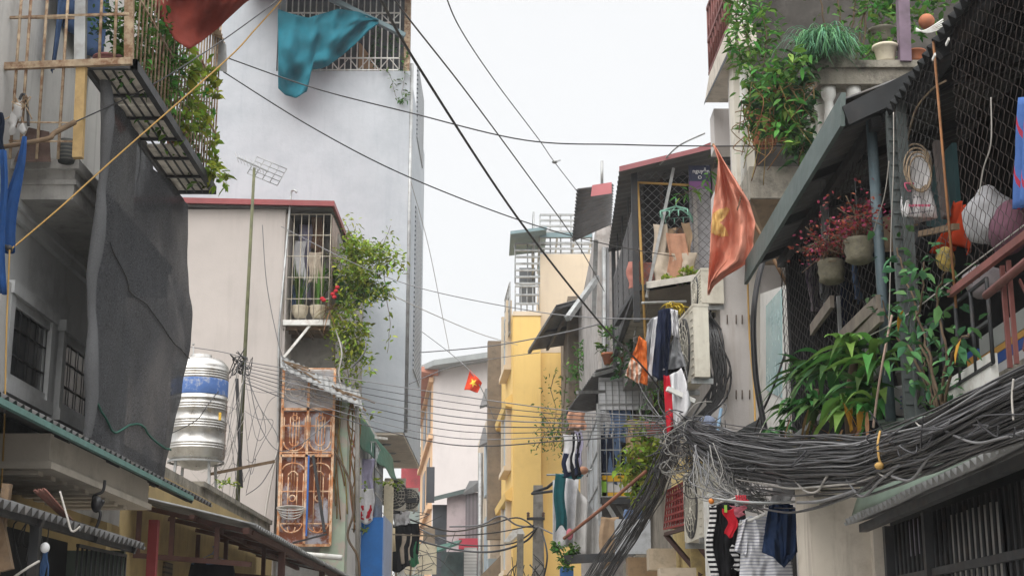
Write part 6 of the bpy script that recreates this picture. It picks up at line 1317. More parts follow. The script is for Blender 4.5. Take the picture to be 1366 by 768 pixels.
def bluecl(u, v): return lerp(lerp(VX(1358, 135, 2.4), VX(1385, 120, 2.4), u), lerp(VX(1354, 280, 2.4), VX(1380, 270, 2.4), u), v) + Vec((.03 * sin(u * 16 + v * 2), 0, 0))
S(MB().grid(bluecl, 16, 14, .006), 'blue_cloth', cloth_mat('blue_white_cloth', (.10, .20, .50), stripes=(.09, (.5, .06, .1), 1, .86)), 'blue and red cloth hanging at the far right edge', 'cloth')
S(MB().box(2.85, 2.88, 9.2, 9.9, 4.35, 4.85), 'teal_board', mat('teal_panel_paint', (.05, .11, .12), .8), 'dark teal board behind the steel posts', 'board')
S(MB().bar(VX(1250, 190, 2.7), VX(1262, 290, 2.7), .05), 'upright_stick', mat('brown_stick', (.09, .075, .07), .9), 'brown stick standing behind the cable coil', 'stick')
S(MB().bar(VX(1228, 312, 2.52), VX(1276, 302, 2.52), .035), 'wood_slat', M['wood'], 'wooden slat lying above the black bag', 'slat')
# laundry behind the far mesh
stp = cloth_mat('cloth_stripe_pink', (.42, .36, .40), stripes=(.035, (.17, .13, .20), 1, .55))
rag(VX(1084, 340, 2.7), .5, .55, stp, 'laundry', 'striped pale cloth hanging left of the red flower pots', seed=2, ang=1.2)
rag(VX(1098, 330, 2.75), .3, .5, CL['grey'], 'laundry', 'grey garment behind the lower flower pot', seed=5, ang=1.2)
rag(VX(1130, 375, 2.62), .42, .38, CL['navy'], 'laundry', 'dark blue grey garment under the upper flower pot', seed=7, ang=1.2)
rag(VX(1142, 355, 2.7), .26, .28, CL['denim'], 'laundry', 'bit of denim behind the upper flower pot', seed=8, ang=1.2)
FLR = leaf_mat('flower_rose_red', (.25, .04, .05), island=.6)
for px, py, Xp, dy, lab in ((1110, 372, 2.30, 10.7, 'red flowering plant in a carved jar, lower of two under the eave'), (1147, 345, 2.32, 9.95, 'red flowering plant in a dark hanging pot, upper of two under the eave')):
    b0 = VX(px, py + 6, Xp); t = T('flower_pot', lab, 'potted plant', b0, 'red flower pots under the eave')
    MB().lathe(b0, [(.06, 0), (.095, .02), (.085, .05), (.10, .09), (.09, .12), (.10, .15), (.085, .17)], 18).build('pot', mat('mossy_carved_pot', (.13, .12, .085), .85, .3, 12, .6, bump=.6), t)
    m = MB()
    for i in range(340):
        p = up(b0, .2) + Vec((rng.gauss(0, .10), rng.gauss(0, .16), abs(rng.gauss(.06, .09)))); m.leaf(p, Vec((rng.uniform(-1, 1), rng.uniform(-1, 1), rng.uniform(-.3, 1))), .034, .022)
    m.build('blossom', FLR, t)
    st = MB()
    for i in range(26): st.tube(curve([up(b0, .15), up(b0, .25) + jit(.1), up(b0, .28) + jit(.2)], 3), .004, 4)
    st.build('stem', M['stem'], t)
    MB().tube([up(b0, .17), up(b0, .6)], .004, 4).build('hanging_wire', M['dark_steel'], t)
# planks
for a_, b_, lab in (((1083, 440), (1110, 402), 'grey plank end leaning by the bamboo pole'), ((1122, 450), (1172, 402), 'brown plank slanting below the far mesh'), ((1140, 455), (1176, 420), 'pale edged plank under the brown slanting plank')):
    S(MB().bar(VX(*a_, 2.42), VX(*b_, 2.36), .03, .09), 'plank', mat('grey_plank', (.17, .145, .12), .9, .3, 5, .5), lab, 'plank')
# leafy plants on the ledge
t = T('strap_leaf_plants', 'mass of long strap leaves spilling over the ledge beside the bamboo pole', 'plant', VX(1120, 590, 2.3))
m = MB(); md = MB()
for px, py, n, L_, mm in ((1140, 470, 34, .50, m), (1165, 480, 26, .46, m), (1110, 490, 46, .42, md), (1075, 500, 40, .38, md), (1090, 540, 40, .34, md), (1130, 540, 34, .40, m), (1060, 545, 30, .30, md), (1150, 520, 30, .42, md), (1040, 580, 22, .3, md), (1165, 540, 20, .34, m)):
    b0 = VX(px, py, 2.34)
    for i in range(int(n * .72)):
        mm.strap(b0 + jit(.05), (rng.gauss(-.25, .7), rng.gauss(0, .8), rng.uniform(-.05, 1)), L_ * rng.uniform(.5, 1.05), rng.uniform(.065, .11), rng.uniform(.5, 1.3), 7)
m.build('leaves', leaf_mat('strap_leaf_bright', (.095, .215, .045), trans=.25), t); md.build('painted_shade_leaves', leaf_mat('strap_leaf_painted_shade', (.06, .15, .04), trans=.2), t)  # deep green copy puts shade into the strap leaf colour
for pp_, r8 in (([(1135, 600), (1130, 540), (1140, 480)], .03), ([(1092, 600), (1085, 560), (1090, 520)], .025)): MB().tube([VX(x, y, 2.36) for x, y in pp_], r8, 6).build('stem', M['stem'], t)
m = MB()
for i in range(26): m.strap(VX(rng.uniform(1045, 1160), rng.uniform(540, 590), 2.28), (rng.gauss(0, .5), rng.gauss(0, .5), -.6), rng.uniform(.15, .35), .03, .8)
m.build('dead_leaves', M['leaf_dry'], t)
b0 = VX(1140, 575, 2.25); m = MB()
for i in range(5): m.strap(b0 + jit(.03), (rng.gauss(-.1, .2), rng.gauss(0, .2), 1), .26, .05, .3)
S(m, 'yellow_leaf', mat('withered_yellow_leaf', (.45, .24, .03), .7, trans=.2), 'withered yellow leaves under the strap leaf mass', 'leaves')
t = T('leafy_shrub', 'dark stemmed shrub with rounded leaves rising in front of the steel posts', 'plant', VX(1235, 540, 2.36))
m = MB(); st = MB()
for pts, n, sp in (([(1250, 545), (1240, 480), (1225, 420), (1205, 360), (1195, 330)], 62, .13), ([(1255, 545), (1262, 470), (1250, 400), (1262, 360)], 50, .12), ([(1245, 545), (1215, 470), (1190, 440), (1178, 400)], 44, .10), ([(1258, 545), (1270, 480), (1280, 455), (1295, 445)], 26, .07), ([(1250, 545), (1235, 500), (1230, 470)], 26, .10), ([(1260, 545), (1225, 445), (1230, 400), (1232, 350)], 44, .12)):
    m.vine(st, [VX(*p, 2.40) for p in pts], n, sp, .085, .045, .010)
m.build('leaves', leaf_mat('shrub_leaf', (.06, .17, .06), trans=.2), t); st.build('stem', M['stem'], t)
m = MB()
for px, py in ((1282, 460), (1205, 421)): m.leaf(VX(px, py - 8, 2.3), Vec((-.3, .2, -1)), .12, .05)
S(m, 'ochre_leaves', MATS['withered_yellow_leaf'], 'two ochre dead leaves on the dark stemmed shrub', 'leaves')
# things on the ledge
t = T('bucket', 'white plastic bucket with printed side on the ledge behind the cables', 'bucket', VX(1215, 552, 2.62))
b0 = VX(1215, 552, 2.62); MB().lathe(b0, [(.095, 0), (.105, .15), (.118, .155), (.118, .175), (.1, .175), (.09, .05)], 20).build('pail', mat('grey_white_plastic', (.48, .48, .5), .5, .08), t)
m = MB()
for i in range(4):
    for j in range(4): p = V(1201 + j * 4, 530 + i * 5, b0.y - .105); m.box(p.x, p.x + .01, p.y - .012 + .004 * j, p.y + .01, p.z, p.z + .008)
m.build('print', mat('blue_grey_print', (.12, .15, .28), .6), t)
S(MB().lathe(VX(1212, 518, 2.75), [(.07, 0), (.08, .1), (.085, .1), (.085, .12), (.06, .12)], 12), 'small_pot', mat('dim_grey_pot', (.16, .155, .15), .8), 'small grey pot standing behind the white bucket', 'pot')
for k, (z0_, z1_, mt) in enumerate(((0, .09, mat('box_white', (.4, .4, .41), .7)), (.09, .15, mat('box_blue', (.02, .06, .22), .6)), (.15, .19, mat('box_ochre', (.36, .2, .05), .7)), (.19, .3, mat('box_grey', (.22, .23, .22), .7)))):
    p = VX(1285, 520, 2.75); S(MB().box(2.72, 2.95, 7.75, 8.55, 3.12 + z0_, 3.12 + z1_ - .004), 'carton', mt, ['pale carton at the bottom of the pile on the ledge', 'blue carton second from the bottom of the ledge pile', 'ochre carton third in the ledge pile', 'grey carton on top of the ledge pile'][k], 'carton', 'cartons piled on the ledge')
S(MB().box(2.5, 2.54, 7.7, 8.5, 3.0, 3.16), 'white_board', M['white_steel'], 'white board edge along the ledge at the right', 'board')
S(MB().box(2.78, 2.82, 8.85, 9.0, 3.1, 3.42), 'striped_box', mat('blue_orange_stripe', (.4, .2, .04), .7, stripes=(.09, (.02, .06, .22), 2, .55)), 'blue and ochre striped box beside the white bucket', 'box')
m = MB().bars((2.5, 7.65, 3.1), (2.5, 9.1, 3.1), (2.5, 9.1, 3.55), (2.5, 7.65, 3.55), 5, 2, .012, .008); S(m, 'ledge_grille', M['dark_steel'], 'dark bar grille across the ledge opening', 'grille')
S(MB().box(2.7, 3.7, 7.6, 7.65, 3.1, 3.55), 'brown_screen', mat('brown_screen', (.10, .07, .04), .8), 'brown board behind the ledge grille', 'board')

# pale green sheet canopy and corrugated eave below it
g = T('green_canopy', 'pale green sheet canopy with corrugated eave under the cable bundle', 'awning', (2.35, 8, 2.5))
def gsh(u, v):
    y = lerp(10.1, 4.8, u); z = lerp(3.16 - .135 * (10.1 - y), 2.54 - .02 * (y < 6), v) - .03 * sin(u * 9) * v; x = lerp(2.50, 2.27, v ** .8) + .015 * sin(u * 11 + v * 3)
    return (x, y, z)
MB().grid(gsh, 40, 10, .006).build('sheet', mat('pale_green_paint', (.27, .35, .29), .5, .15, 1.6, .5, (.2, .22, .19), streak=.5, sdc=(.2, .21, .17)), g)
MB().tube([Vec(gsh(u / 20, 0)) + Vec((-.01, 0, .01)) for u in range(21)], .014, 7).build('lip', MATS['pale_green_paint'], g)
MB().corr((2.14, 4.8, 2.52), (2.14, 9.75, 2.46), (2.62, 9.75, 2.60), (2.62, 4.8, 2.66), 46, .02, .006).build('corrugated_eave', M['grey_sheet'], g)
MB().bar((2.25, 4.8, 2.47), (2.25, 9.7, 2.42), .05).build('eave_rail', M['dark_steel'], g)
# barred shop window
wn = T('barred_window', 'long dark barred window under the pale green canopy', 'window', (2.5, 8, 0.13))
MB().box(2.62, 2.9, 4.6, 10.0, .13, 2.5).build('room_shade_panel', M['painted_dark'], wn)  # dark slab stands in for the unlit room behind the bars
MB().bars((2.48, 4.6, 1.2), (2.48, 9.9, 1.2), (2.48, 9.9, 2.45), (2.48, 4.6, 2.45), 52, 0, .011).build('bars', M['dark_steel'], wn)
m = MB()
for z in (2.10, 1.5): m.bar((2.47, 4.6, z), (2.47, 9.9, z), .03, .045)
for y in (9.9, 8.95, 7.0): m.bar((2.46, y, .13), (2.46, y, 2.45), .06)
m.build('frame', M['dark_steel'], wn)
def cur(u, v): return (2.57 + .02 * sin(u * 40), lerp(8.9, 8.0, u), lerp(2.42, 1.2, v))
S(MB().grid(cur, 60, 4, .006), 'curtain', cloth_mat('dingy_white_curtain', (.46, .44, .42)), 'pale pleated curtain inside the long barred window', 'curtain')
S(MB().grid(lambda u, v: (2.56 + .02 * sin(u * 18), lerp(9.8, 9.1, u), lerp(2.47, 2.25, v)), 20, 4, .006), 'lace_cloth', cloth_mat('lilac_lace', (.30, .27, .33)), 'lilac cloth strip at the top left of the barred window', 'cloth')
# wall pier
pr_ = T('wall_pier', 'stained cream wall pier between the laundry and the barred window', 'wall', (2.3, 10.6, 0))
MB().box(2.05, 2.56, 10.4, 10.9, 0, 2.85).build('wall', mat('stained_cream_pier', (.50, .455, .39), .92, .1, 1.3, .6, (.24, .19, .15), streak=.85, sdc=(.16, .13, .11), bump=.25), pr_)
MB().box(2.46, 2.58, 10.32, 10.4, 0, 2.9).build('jamb', mat('cream_jamb', (.55, .50, .43), .9, .08, 2, .4), pr_)
m = MB()
for x_, y_ in ((2.30, 13.0), (2.36, 13.0), (2.42, 13.05)): m.tube([(x_, y_, 0), (x_, y_, 2.75), (x_ + .06, y_, 2.82)], .022, 7)
S(m, 'drain_pipes', M['grey_cable'], 'grey drain pipes running down beside the wall pier', 'pipes')
S(MB().tube(curve([V(1040, 640, 11.4), V(1052, 655, 11.3), V(1065, 648, 11.2), V(1070, 635, 11.2)], 6), .03, 7), 'elbow_pipe', M['grey_cable'], 'grey elbow pipe under the cable bundle', 'pipe')

# ------------------------------------------------------------------ laundry on the cable: striped shirt etc.
YL = 12.6
t = T('clothes_rail', 'grey rail of hanging clothes strung below the cables', 'rail', V(1010, 672, YL))
MB().tube(sagline(V(950, 664, YL), V(1140, 655, 11.0), .06), .012, 6).build('rail', M['galv'], t)
STR = cloth_mat('cloth_fine_stripe', (.66, .66, .68), stripes=(.026, (.34, .36, .43), 2, .62), trans=.12)
ts = drape([(990, 694), (1002, 687), (1010, 698), (1020, 704), (1030, 698), (1038, 688), (1054, 690)], [(984, 812), (1000, 812), (1010, 812), (1020, 812), (1030, 812), (1042, 812), (1060, 812)], YL - .1, .03, 2, 44, 40)
ts.grid(lambda u, v: V(lerp(lerp(988, 999, u), lerp(979, 995, u), v), lerp(lerp(693, 692, u), lerp(734, 741, u), v), YL - .12 + .04 * sin(u * 8 + v * 3)), 12, 14, .006)
ts.grid(lambda u, v: V(lerp(1002, 1038, u), lerp(688, lerp(690, 706, sin(u * pi)), v), YL - .04), 12, 4, .004)
S(ts, 'striped_shirt', STR, 'white T-shirt with fine dark stripes on a hanger below the cables', 'shirt')
m = MB(); c_ = V(1016, 688, YL - .1); m.tube(curve([c_ + Vec((-.2, 0, -.07)), c_ + Vec((0, 0, .0)), c_ + Vec((.2, 0, .09))], 6), .009, 5).tube(curve([c_ + Vec((.03, 0, .02)), c_ + Vec((.03, 0, .09)), c_ + Vec((.06, 0, .13)), c_ + Vec((.02, 0, .16))], 5), .006, 5)
m.tube([c_ + Vec((-.2, 0, -.07)), c_ + Vec((.2, 0, .09))], .008, 5)
S(m, 'hanger', M['white_steel'], 'white plastic hanger holding the striped T-shirt', 'hanger')
sh = drape([(1026, 674), (1036, 670), (1048, 671), (1057, 673)], [(1016, 736), (1032, 743), (1046, 757), (1062, 738)], YL - .3, .04, 6, 34, 30).grid(lambda u, v: V(lerp(lerp(1042, 1060, u), lerp(1046, 1064, u), v), lerp(lerp(672, 676, u), lerp(742, 736, u), v), YL - .36 + .03 * sin(u * 9 + v * 4)), 16, 20, .006)
S(sh, 'navy_shorts', cloth_mat('navy_shorts_cloth', (.022, .042, .10)), 'navy blue shorts hanging in front of the striped T-shirt', 'shorts')
S(drape([(950, 674), (964, 669), (980, 671)], [(950, 815), (962, 815), (966, 812), (982, 815)], YL + .1, .035, 4), 'trousers', CL['black'], 'long black trousers hanging at the left end of the clothes rail', 'trousers')
STB = cloth_mat('cloth_bold_stripe', (.64, .64, .64), stripes=(.04, (.015, .015, .018), 2, .5))
rag(V(948, 676, YL), .06, .62, STB, 'laundry', 'narrow black and white striped strip left of the black trousers', seed=1)
rag(V(981, 728, YL + .05), .06, .2, STB, 'laundry', 'small black and white striped hem beside the T-shirt', seed=3)
rag(V(972, 676, YL + .25), .3, .9, CL['black'], 'laundry', 'black cloth sheet behind the long black trousers', seed=5)
rag(V(974, 680, YL - .12), .10, .22, CL['red'], 'laundry', 'bright red top hanging from its corner on the rail', seed=4, taper=.6)
rag(V(984, 676, YL - .1), .12, .08, CL['pink'], 'laundry', 'small pink patterned cloth by the red top', seed=6)
m = MB()
for i in range(5): m.tube(curve([V(982 + i * 3, 660, YL - .15), V(984 + i * 3, 668 + i, YL - .15), V(990 + i * 2, 666, YL - .15)], 4), .008, 5)
S(m, 'red_pegs', mat('red_plastic_peg', (.5, .03, .05), .5), 'cluster of red pegs on the clothes rail', 'pegs')
S(MB().box(*(lambda p: (p.x - .01, p.x + .012, p.y, p.y + .01, p.z - .03, p.z + .03))(V(968, 678, YL - .14))), 'green_peg', mat('lime_plastic_peg', (.3, .5, .08), .5), 'lime green peg beside the red top', 'peg')
S(MB().tube(curve([V(955, 672, YL - .05), V(966, 668, YL - .05), V(980, 664, YL - .05), V(985, 658, YL - .05), V(982, 652, YL - .05)], 5), .009, 5), 'wire_hanger', M['pale_cable'], 'bent wire hanger above the black trousers', 'hanger')
rag(V(1042, 650, 12.9), .18, .3, CL['white'], 'laundry', 'white cloth behind the navy shorts', seed=7)
S(MB().ball(V(949, 668, YL), .025, 6), 'orange_clip', mat('orange_clip', (.6, .2, .03), .5), 'orange clip at the left end of the clothes rail', 'clip')

# ================================================================== barred balcony, red crate and clutter in the centre right
hK = T('house', 'cluttered house with barred balcony below the mesh balcony', 'house', (2.6, 27, 0))
MB().box(2.45, 6, 22.2, 30.95, 0, ZZ(560, 22)).build('wall', mat('murky_plaster', (.28, .25, .21), .9, .2, 1.5, .7), hK)
bK = T('barred_balcony', 'grey barred balcony hutch with dark awning, packed with clothes', 'balcony', (1.9, 26, 3.9))
YK = 26.0; x0, x1 = XX(800, 600, YK), XX(872, 600, YK); z0, z1 = ZZ(662, YK), ZZ(508, YK)
MB().bars((x0, YK, z0), (x1, YK, z0), (x1, YK, z1), (x0, YK, z1), 8, 5, .008, .008).build('bars', M['galv'], bK)
MB().hexa([(x0 - .02, YK, z0 - .5), (x0 + .02, YK, z0 - .5), (x0 + .02, 30, z0 + .1), (x0 - .02, 30, z0 + .1), (x0 - .02, YK, ZZ(545, YK)), (x0 + .02, YK, ZZ(545, YK)), (x0 + .02, 30, ZZ(545, YK) - .2), (x0 - .02, 30, ZZ(545, YK) - .2)]).build('side_panel', mat('grey_blue_sheet', (.42, .44, .46), .6, .12, 2, .5), bK)
m = MB()
for k in range(3): y = YK + k * 1.6; m.bar((x0 - .03, y, z0 - .4 + .2 * k), (x0 - .03, y, z1 - .4), .03)
for k in range(3): z = z0 + .2 + k * .6; m.bar((x0 - .03, YK, z), (x0 - .03, 30, z + .03), .025)
m.build('side_bars', M['galv'], bK)
MB().box(x0, x1, YK + .02, YK + .05, ZZ(546, YK), ZZ(503, YK)).build('roller_panel', mat('white_slatted', (.55, .56, .58), .6, .06, stripes=(.09, (.42, .43, .45), 2, .8)), bK)
MB().box(x0, x1, YK, 30, z0 - .12, z0).build('floor', M['dark_steel'], bK)
MB().corr(V(795, 493, 25.6), V(754, 551, 30.8), V(800, 545, 30.8), V(852, 478, 25.6), 24, .015, .02).build('awning', M['iron_sheet'], bK)
MB().bar(V(770, 523, 25.2), V(806, 522, 25.9), .05).bar(V(792, 500, 25.2), V(840, 488, 25.8), .06).build('awning_arm', M['galv'], bK)
MB().box(1.55, 2.5, YK + 1.4, YK + 1.45, z0, z1).build('inner_wall', M['painted_dark'], bK)  # dark sheet carries the balcony's interior shade in its colour
MB().bar((x0 + .1, YK + .1, z0 - .1), (2.45, YK + .1, z0 - 1.5), .07).bar((x0 + .3, YK + .3, z0 - .1), (2.5, YK + .3, z0 - 1.1), .06).bar((x0 + .1, YK + 2, z0 - .1), (2.45, YK + 2, z0 - 1.5), .07).build('brace', M['galv'], bK)
for px, py, w_, hh, c_, lab in ((828, 548, .3, .5, 'blue', 'light blue cloth high in the barred balcony'), (822, 565, .34, 1.0, 'denim', 'denim shirt hanging in the barred balcony'), (808, 548, .2, .45, 'white', 'white shirt at the left of the barred balcony'), (812, 570, .22, .75, 'navy', 'dark garment left of the denim shirt'), (844, 555, .2, .8, 'brown', 'brown garment right of the denim shirt'), (852, 565, .26, .7, 'magenta', 'pink garment near the right end of the barred balcony'), (835, 590, .3, .8, 'black', 'black trousers low behind the balcony bars'), (861, 560, .2, .8, 'maroon', 'dark red garment at the right end of the barred balcony')):
    rag(V(px, py, YK + .14), w_ * 1.25, hh, CL[c_], 'laundry', lab, seed=px)
t = T('plastic_tub', 'white tub with yellow lid and rim on the barred balcony floor', 'tub', V(823, 660, YK + .2))
p0 = V(805, 655, YK + .12); p1 = V(842, 633, YK + .12)
MB().box(p0.x, p1.x, YK + .12, YK + .5, z0 + .09, z0 + .27).build('body', mat('white_tub', (.6, .6, .6), .5), t)
MB().box(p0.x - .02, p1.x + .02, YK + .1, YK + .52, z0 + .275, z0 + .38).box(p0.x - .02, p1.x + .02, YK + .1, YK + .52, z0 + .005, z0 + .085).build('yellow_rim', mat('yellow_plastic', (.72, .42, .02), .5), t)
S(MB().clump(V(798, 650, YK + .1), (.1, .05, .12), 1, .1, .05) if 0 else MB().box(x0 + .02, x0 + .12, YK + .1, YK + .3, z0 + .01, z0 + .3), 'lime_jug', mat('lime_plastic', (.22, .45, .04), .5), 'lime green jug beside the yellow lidded tub', 'jug')
plant('bushy_creeper', 'bright lime bush in front of the barred balcony beside the cables', V(860, 640, 24.5), [([(872, 580, 24.5), (865, 605, 24.4), (850, 620, 24.3), (840, 625, 24.3)], 330, .26), ([(885, 590, 24.5), (875, 620, 24.4), (860, 645, 24.4)], 260, .22), ([(850, 600, 24.4), (845, 585, 24.6), (850, 560, 24.8)], 60, .18), ([(855, 640, 24.4), (850, 665, 24.4)], 50, .14)], M['leaf_lime'], L=.13, W=.075)
plant('wispy_plant', 'wispy plant hanging between the laundry and the bush', V(872, 560, 23), [([(866, 520, 23), (872, 545, 23), (868, 570, 23)], 60, .18), ([(875, 500, 23), (880, 530, 23), (875, 560, 23)], 50, .15)], M['leaf_mid'], L=.14, W=.03)
for k, px in enumerate((872, 884)):
    b0 = V(px, 578, 23.5); S(MB().lathe(b0, [(.09, 0), (.13, .16), (.14, .18), (.1, .18)], 14), 'hanging_pot', mat('pink_plastic_pot', (.42, .14, .12), .6), ['pink pot above the lime bush, nearer the barred balcony', 'pink pot above the lime bush, nearer the cable hub'][k], 'pot')
S(MB().box(*(lambda a, b: (a.x, b.x, 26.4, 27, ZZ(572, 26.4), ZZ(485, 26.4)))(V(852, 560, 26.4), V(892, 560, 26.4))), 'backing_wall', mat('dark_balcony_wall', (.1, .09, .085), .9, .3, 3, .5), 'dark wall behind the hanging pink pots', 'wall')  # plain wall in a very dark brown
wire('rusty_pipe', [V(752, 718, 24), V(800, 680, 23.5), V(862, 628, 22.8)], .027, mat('rust_red_pipe', (.24, .10, .06), .75, .25, 4, .5), 'rust red pipe slanting up across the barred balcony braces', cat='pipe')
plant('ledge_creeper', 'straggly creeper hanging from the concrete block above the barred balcony', V(835, 470, 24.2), [([(828, 442, 24.3), (832, 470, 24.2), (826, 500, 24.2)], 70, .16), ([(845, 445, 24.3), (842, 475, 24.2), (850, 500, 24.2)], 60, .15)], M['leaf_dark'], L=.13, W=.05)
for k, (px, py, lab) in enumerate(((812, 486, 'clay pot plant on the barred balcony roof, nearer the yellow house'), (832, 482, 'clay pot plant on the barred balcony roof, nearer the laundry pole'))):
    b0 = V(px, py, 25.8); t = T('potted_plant', lab, 'potted plant', b0, 'clay pots on the barred balcony roof')
    MB().lathe(b0, [(.08, 0), (.12, .16), (.135, .16), (.135, .2), (.1, .2)], 14).build('pot', M['terracotta'], t)
    m = MB(); m.clump(up(b0, .38), (.22, .18, .2), 120, .13, .05); m.build('foliage', M['leaf_mid'], t)
for px, py, w_, hh, c_, lab in ((838, 408, .3, .8, 'white', 'white cloth hung below the mesh balcony floor'), (848, 560, .3, .6, 'tan', 'tan garment pegged outside the balcony bars')):
    rag(V(px, py, 25.4 if py > 500 else 24.6), w_, hh, CL[c_], 'laundry', lab, seed=px)
# teal cloth, white sheet and small line of clothes left of the balcony
def shd(u, v): return lerp(lerp(V(738, 640, 28), V(772, 628, 28), u), lerp(V(738, 735, 28), V(768, 725, 28), u), v) + Vec((0, .1 * sin(u * 9), 0))
S(MB().grid(shd, 20, 8, .01), 'white_sheet', CL['white'], 'white sheet hung beside the yellow wall', 'sheet')
def shd2(u, v): return lerp(lerp(V(770, 650, 26.5), V(800, 690, 26.5), u), lerp(V(765, 740, 26.5), V(800, 745, 26.5), u), v) + Vec((0, .12 * sin(u * 11), 0))
S(MB().grid(shd2, 20, 8, .01), 'grey_sheet', mat('grey_plastic_sheet', (.42, .41, .40), .6, .12, 2, .4), 'grey plastic sheet below the barred balcony side', 'sheet')
rag(V(747, 632, 27.5), .2, 1.0, CL['teal'], 'towel', 'long teal towel hanging beside the white sheet', seed=2)
rag(V(764, 628, 27), .34, .14, CL['teal'], 'towel', 'teal cloth draped along the small balcony rail', seed=4)
wire('drying_rail', [V(730, 633, 28), V(752, 632, 27.6), V(790, 626, 27)], .02, M['galv'], 'thin rail carrying the teal towel', cat='rail')
S(MB().tube([V(710, 658, 30), V(742, 654, 29)], .03, 6).tube([V(712, 656, 30), V(730, 650, 29.5), V(742, 640, 29)], .03, 6), 'wall_bracket', M['dark_steel'], 'dark bracket sticking out over the yellow wall', 'bracket')
for px, py, w_, hh, c_, lab in ((760, 580, .22, .6, 'white', 'white shirt left of the barred balcony'), (767, 578, .16, .75, 'black', 'black shirt beside the white one outside the balcony'), (772, 575, .12, .6, 'lilac', 'pale striped shirt nearest the grey side panel'), (762, 605, .3, .4, 'navy', 'navy cloth under the white shirt outside the balcony'), (769, 550, .3, .3, 'peach', 'pink and white bundle under the dark awning edge')):
    rag(V(px, py, 25.6), w_, hh, CL[c_], 'laundry', lab, seed=px)
S(MB().ball(V(778, 627, 26.2), .09, 7, (1, 1, .8)), 'pink_bundle', CL['peach'], 'small pink bundle at the corner of the grey side panel', 'bundle')
t = T('window_box', 'dark planter box of small leaves at lower centre right', 'planter', V(775, 745, 25))
MB().hexa([V(752, 752, 25), V(830, 748, 24), V(830, 748, 24.5), V(752, 752, 25.5), V(752, 740, 25), V(830, 736, 24), V(830, 736, 24.5), V(752, 740, 25.5)]).build('trough', M['dark_steel'], t)
m = MB(); m.clump(V(757, 730, 25), (.2, .15, .22), 170, .09, .05); m.clump(V(752, 748, 24.8), (.12, .1, .15), 60, .08, .045); m.build('foliage', M['leaf_mid'], t)
S(MB().ball(V(760, 712, 24.8), .06, 6, (1, .6, 1.6)), 'pink_flower', CL['pink'], 'pink flower above the dark planter box', 'flower')
p = V(757, 768, 25); S(MB().box(p.x - .12, p.x + .1, 25, 25.2, p.z - .3, p.z + .16), 'blue_box', mat('bright_blue_box', (.05, .16, .42), .6), 'blue box below the dark planter box', 'box')
# red crate and more
t = T('red_crate', 'red latticed crate on an iron bracket beside the vertical cables', 'crate', V(905, 715, 18.5))
c0, c1, c2, c3 = V(886, 705, 18.6), V(918, 698, 17.2), V(918, 640, 17.2), V(890, 655, 18.6)
MB().bars(c0, c1, c2, c3, 9, 6, .012, .012).build('lattice', mat('crate_red', (.30, .05, .045), .7, .2, 5, .4), t)
MB().hexa([c0, c1, c1 + Vec((.5, .1, 0)), c0 + Vec((.5, .1, 0)), up(c0, .03), up(c1, .03), up(c1, .03) + Vec((.5, .1, 0)), up(c0, .03) + Vec((.5, .1, 0))]).build('base', mat('grey_wood_base', (.22, .18, .16), .9), t)
MB().slab(c0 + Vec((.08, .05, 0)), c1 + Vec((.08, .05, 0)), c2 + Vec((.08, .05, 0)), c3 + Vec((.08, .05, 0)), (.02, 0, 0)).build('side_sheet', mat('dark_red_sheet', (.12, .03, .028), .8), t)
m = MB().bar(V(888, 712, 18.4), V(935, 768, 18.0), .05).bar(V(912, 700, 17.3), V(945, 745, 17.3), .05).bar(V(888, 712, 18.4), V(915, 704, 17.3), .04); m.build('bracket', mat('dark_rust_bracket', (.08, .045, .038), .8), t)
acunit('air_conditioner', 'weathered white outdoor unit right of the red crate', V(926, 724, 16.2), -1.49, .95, .78, .18)
MB()
S(MB().box(*(lambda a, b: (a.x, b.x, 18.0, 20, .0, ZZ(600, 18)))(V(922, 740, 18), V(950, 740, 18))), 'yellow_pier', mat('pale_yellow_wall', (.55, .42, .18), .9, .1, 2, .5, streak=.4), 'pale yellow wall strip behind the weathered outdoor unit', 'wall')
S(MB().box(*(lambda a, b: (a.x, b.x, 14.2, 14.6, .0, ZZ(660, 14.4)))(V(944, 740, 14.4), V(950, 740, 14.4))), 'white_post', M['white_steel'], 'narrow white post left of the hanging clothes', 'post')
for px, py, w_, h_, Yq, c_, lab in ((884, 745, .34, .26, 19, 'cream_canopy', 'cream carton on the low awning under the cables'), (858, 758, .4, .3, 20, 'tan_carton', 'tan carton behind the cream carton'), (905, 765, .4, .14, 17, 'cream_canopy', 'cream board below the red crate bracket'), (845, 715, .5, .5, 22, 'grey_blue_sheet', 'pale blue grey box behind the vertical cables')):
    p = V(px, py, Yq); mt = MATS.get(c_) or mat(c_, (.5, .42, .32) if c_[0] == 'c' else (.30, .21, .13), .9, .12, 4, .4)
    S(MB().box(p.x - w_ / 2, p.x + w_ / 2, p.y, p.y + .35, p.z - h_ / 2, p.z + h_ / 2), 'carton', mt, lab, 'box')
for px, py, w_, hh, c_, lab in ((812, 690, .3, .8, 'tan', 'brown cloth hanging among the balcony braces'), (845, 680, .3, .6, 'blue', 'faded blue cloth in the dark behind the vertical cables')):
    rag(V(px, py, 25), w_, hh, CL[c_], 'laundry', lab, seed=px)
S(MB().box(1.75, 2.44, 21.5, 24, 0, ZZ(742, 22)), 'low_wall', M['old_concrete'], 'mouldy low wall under the vertical cables', 'wall')

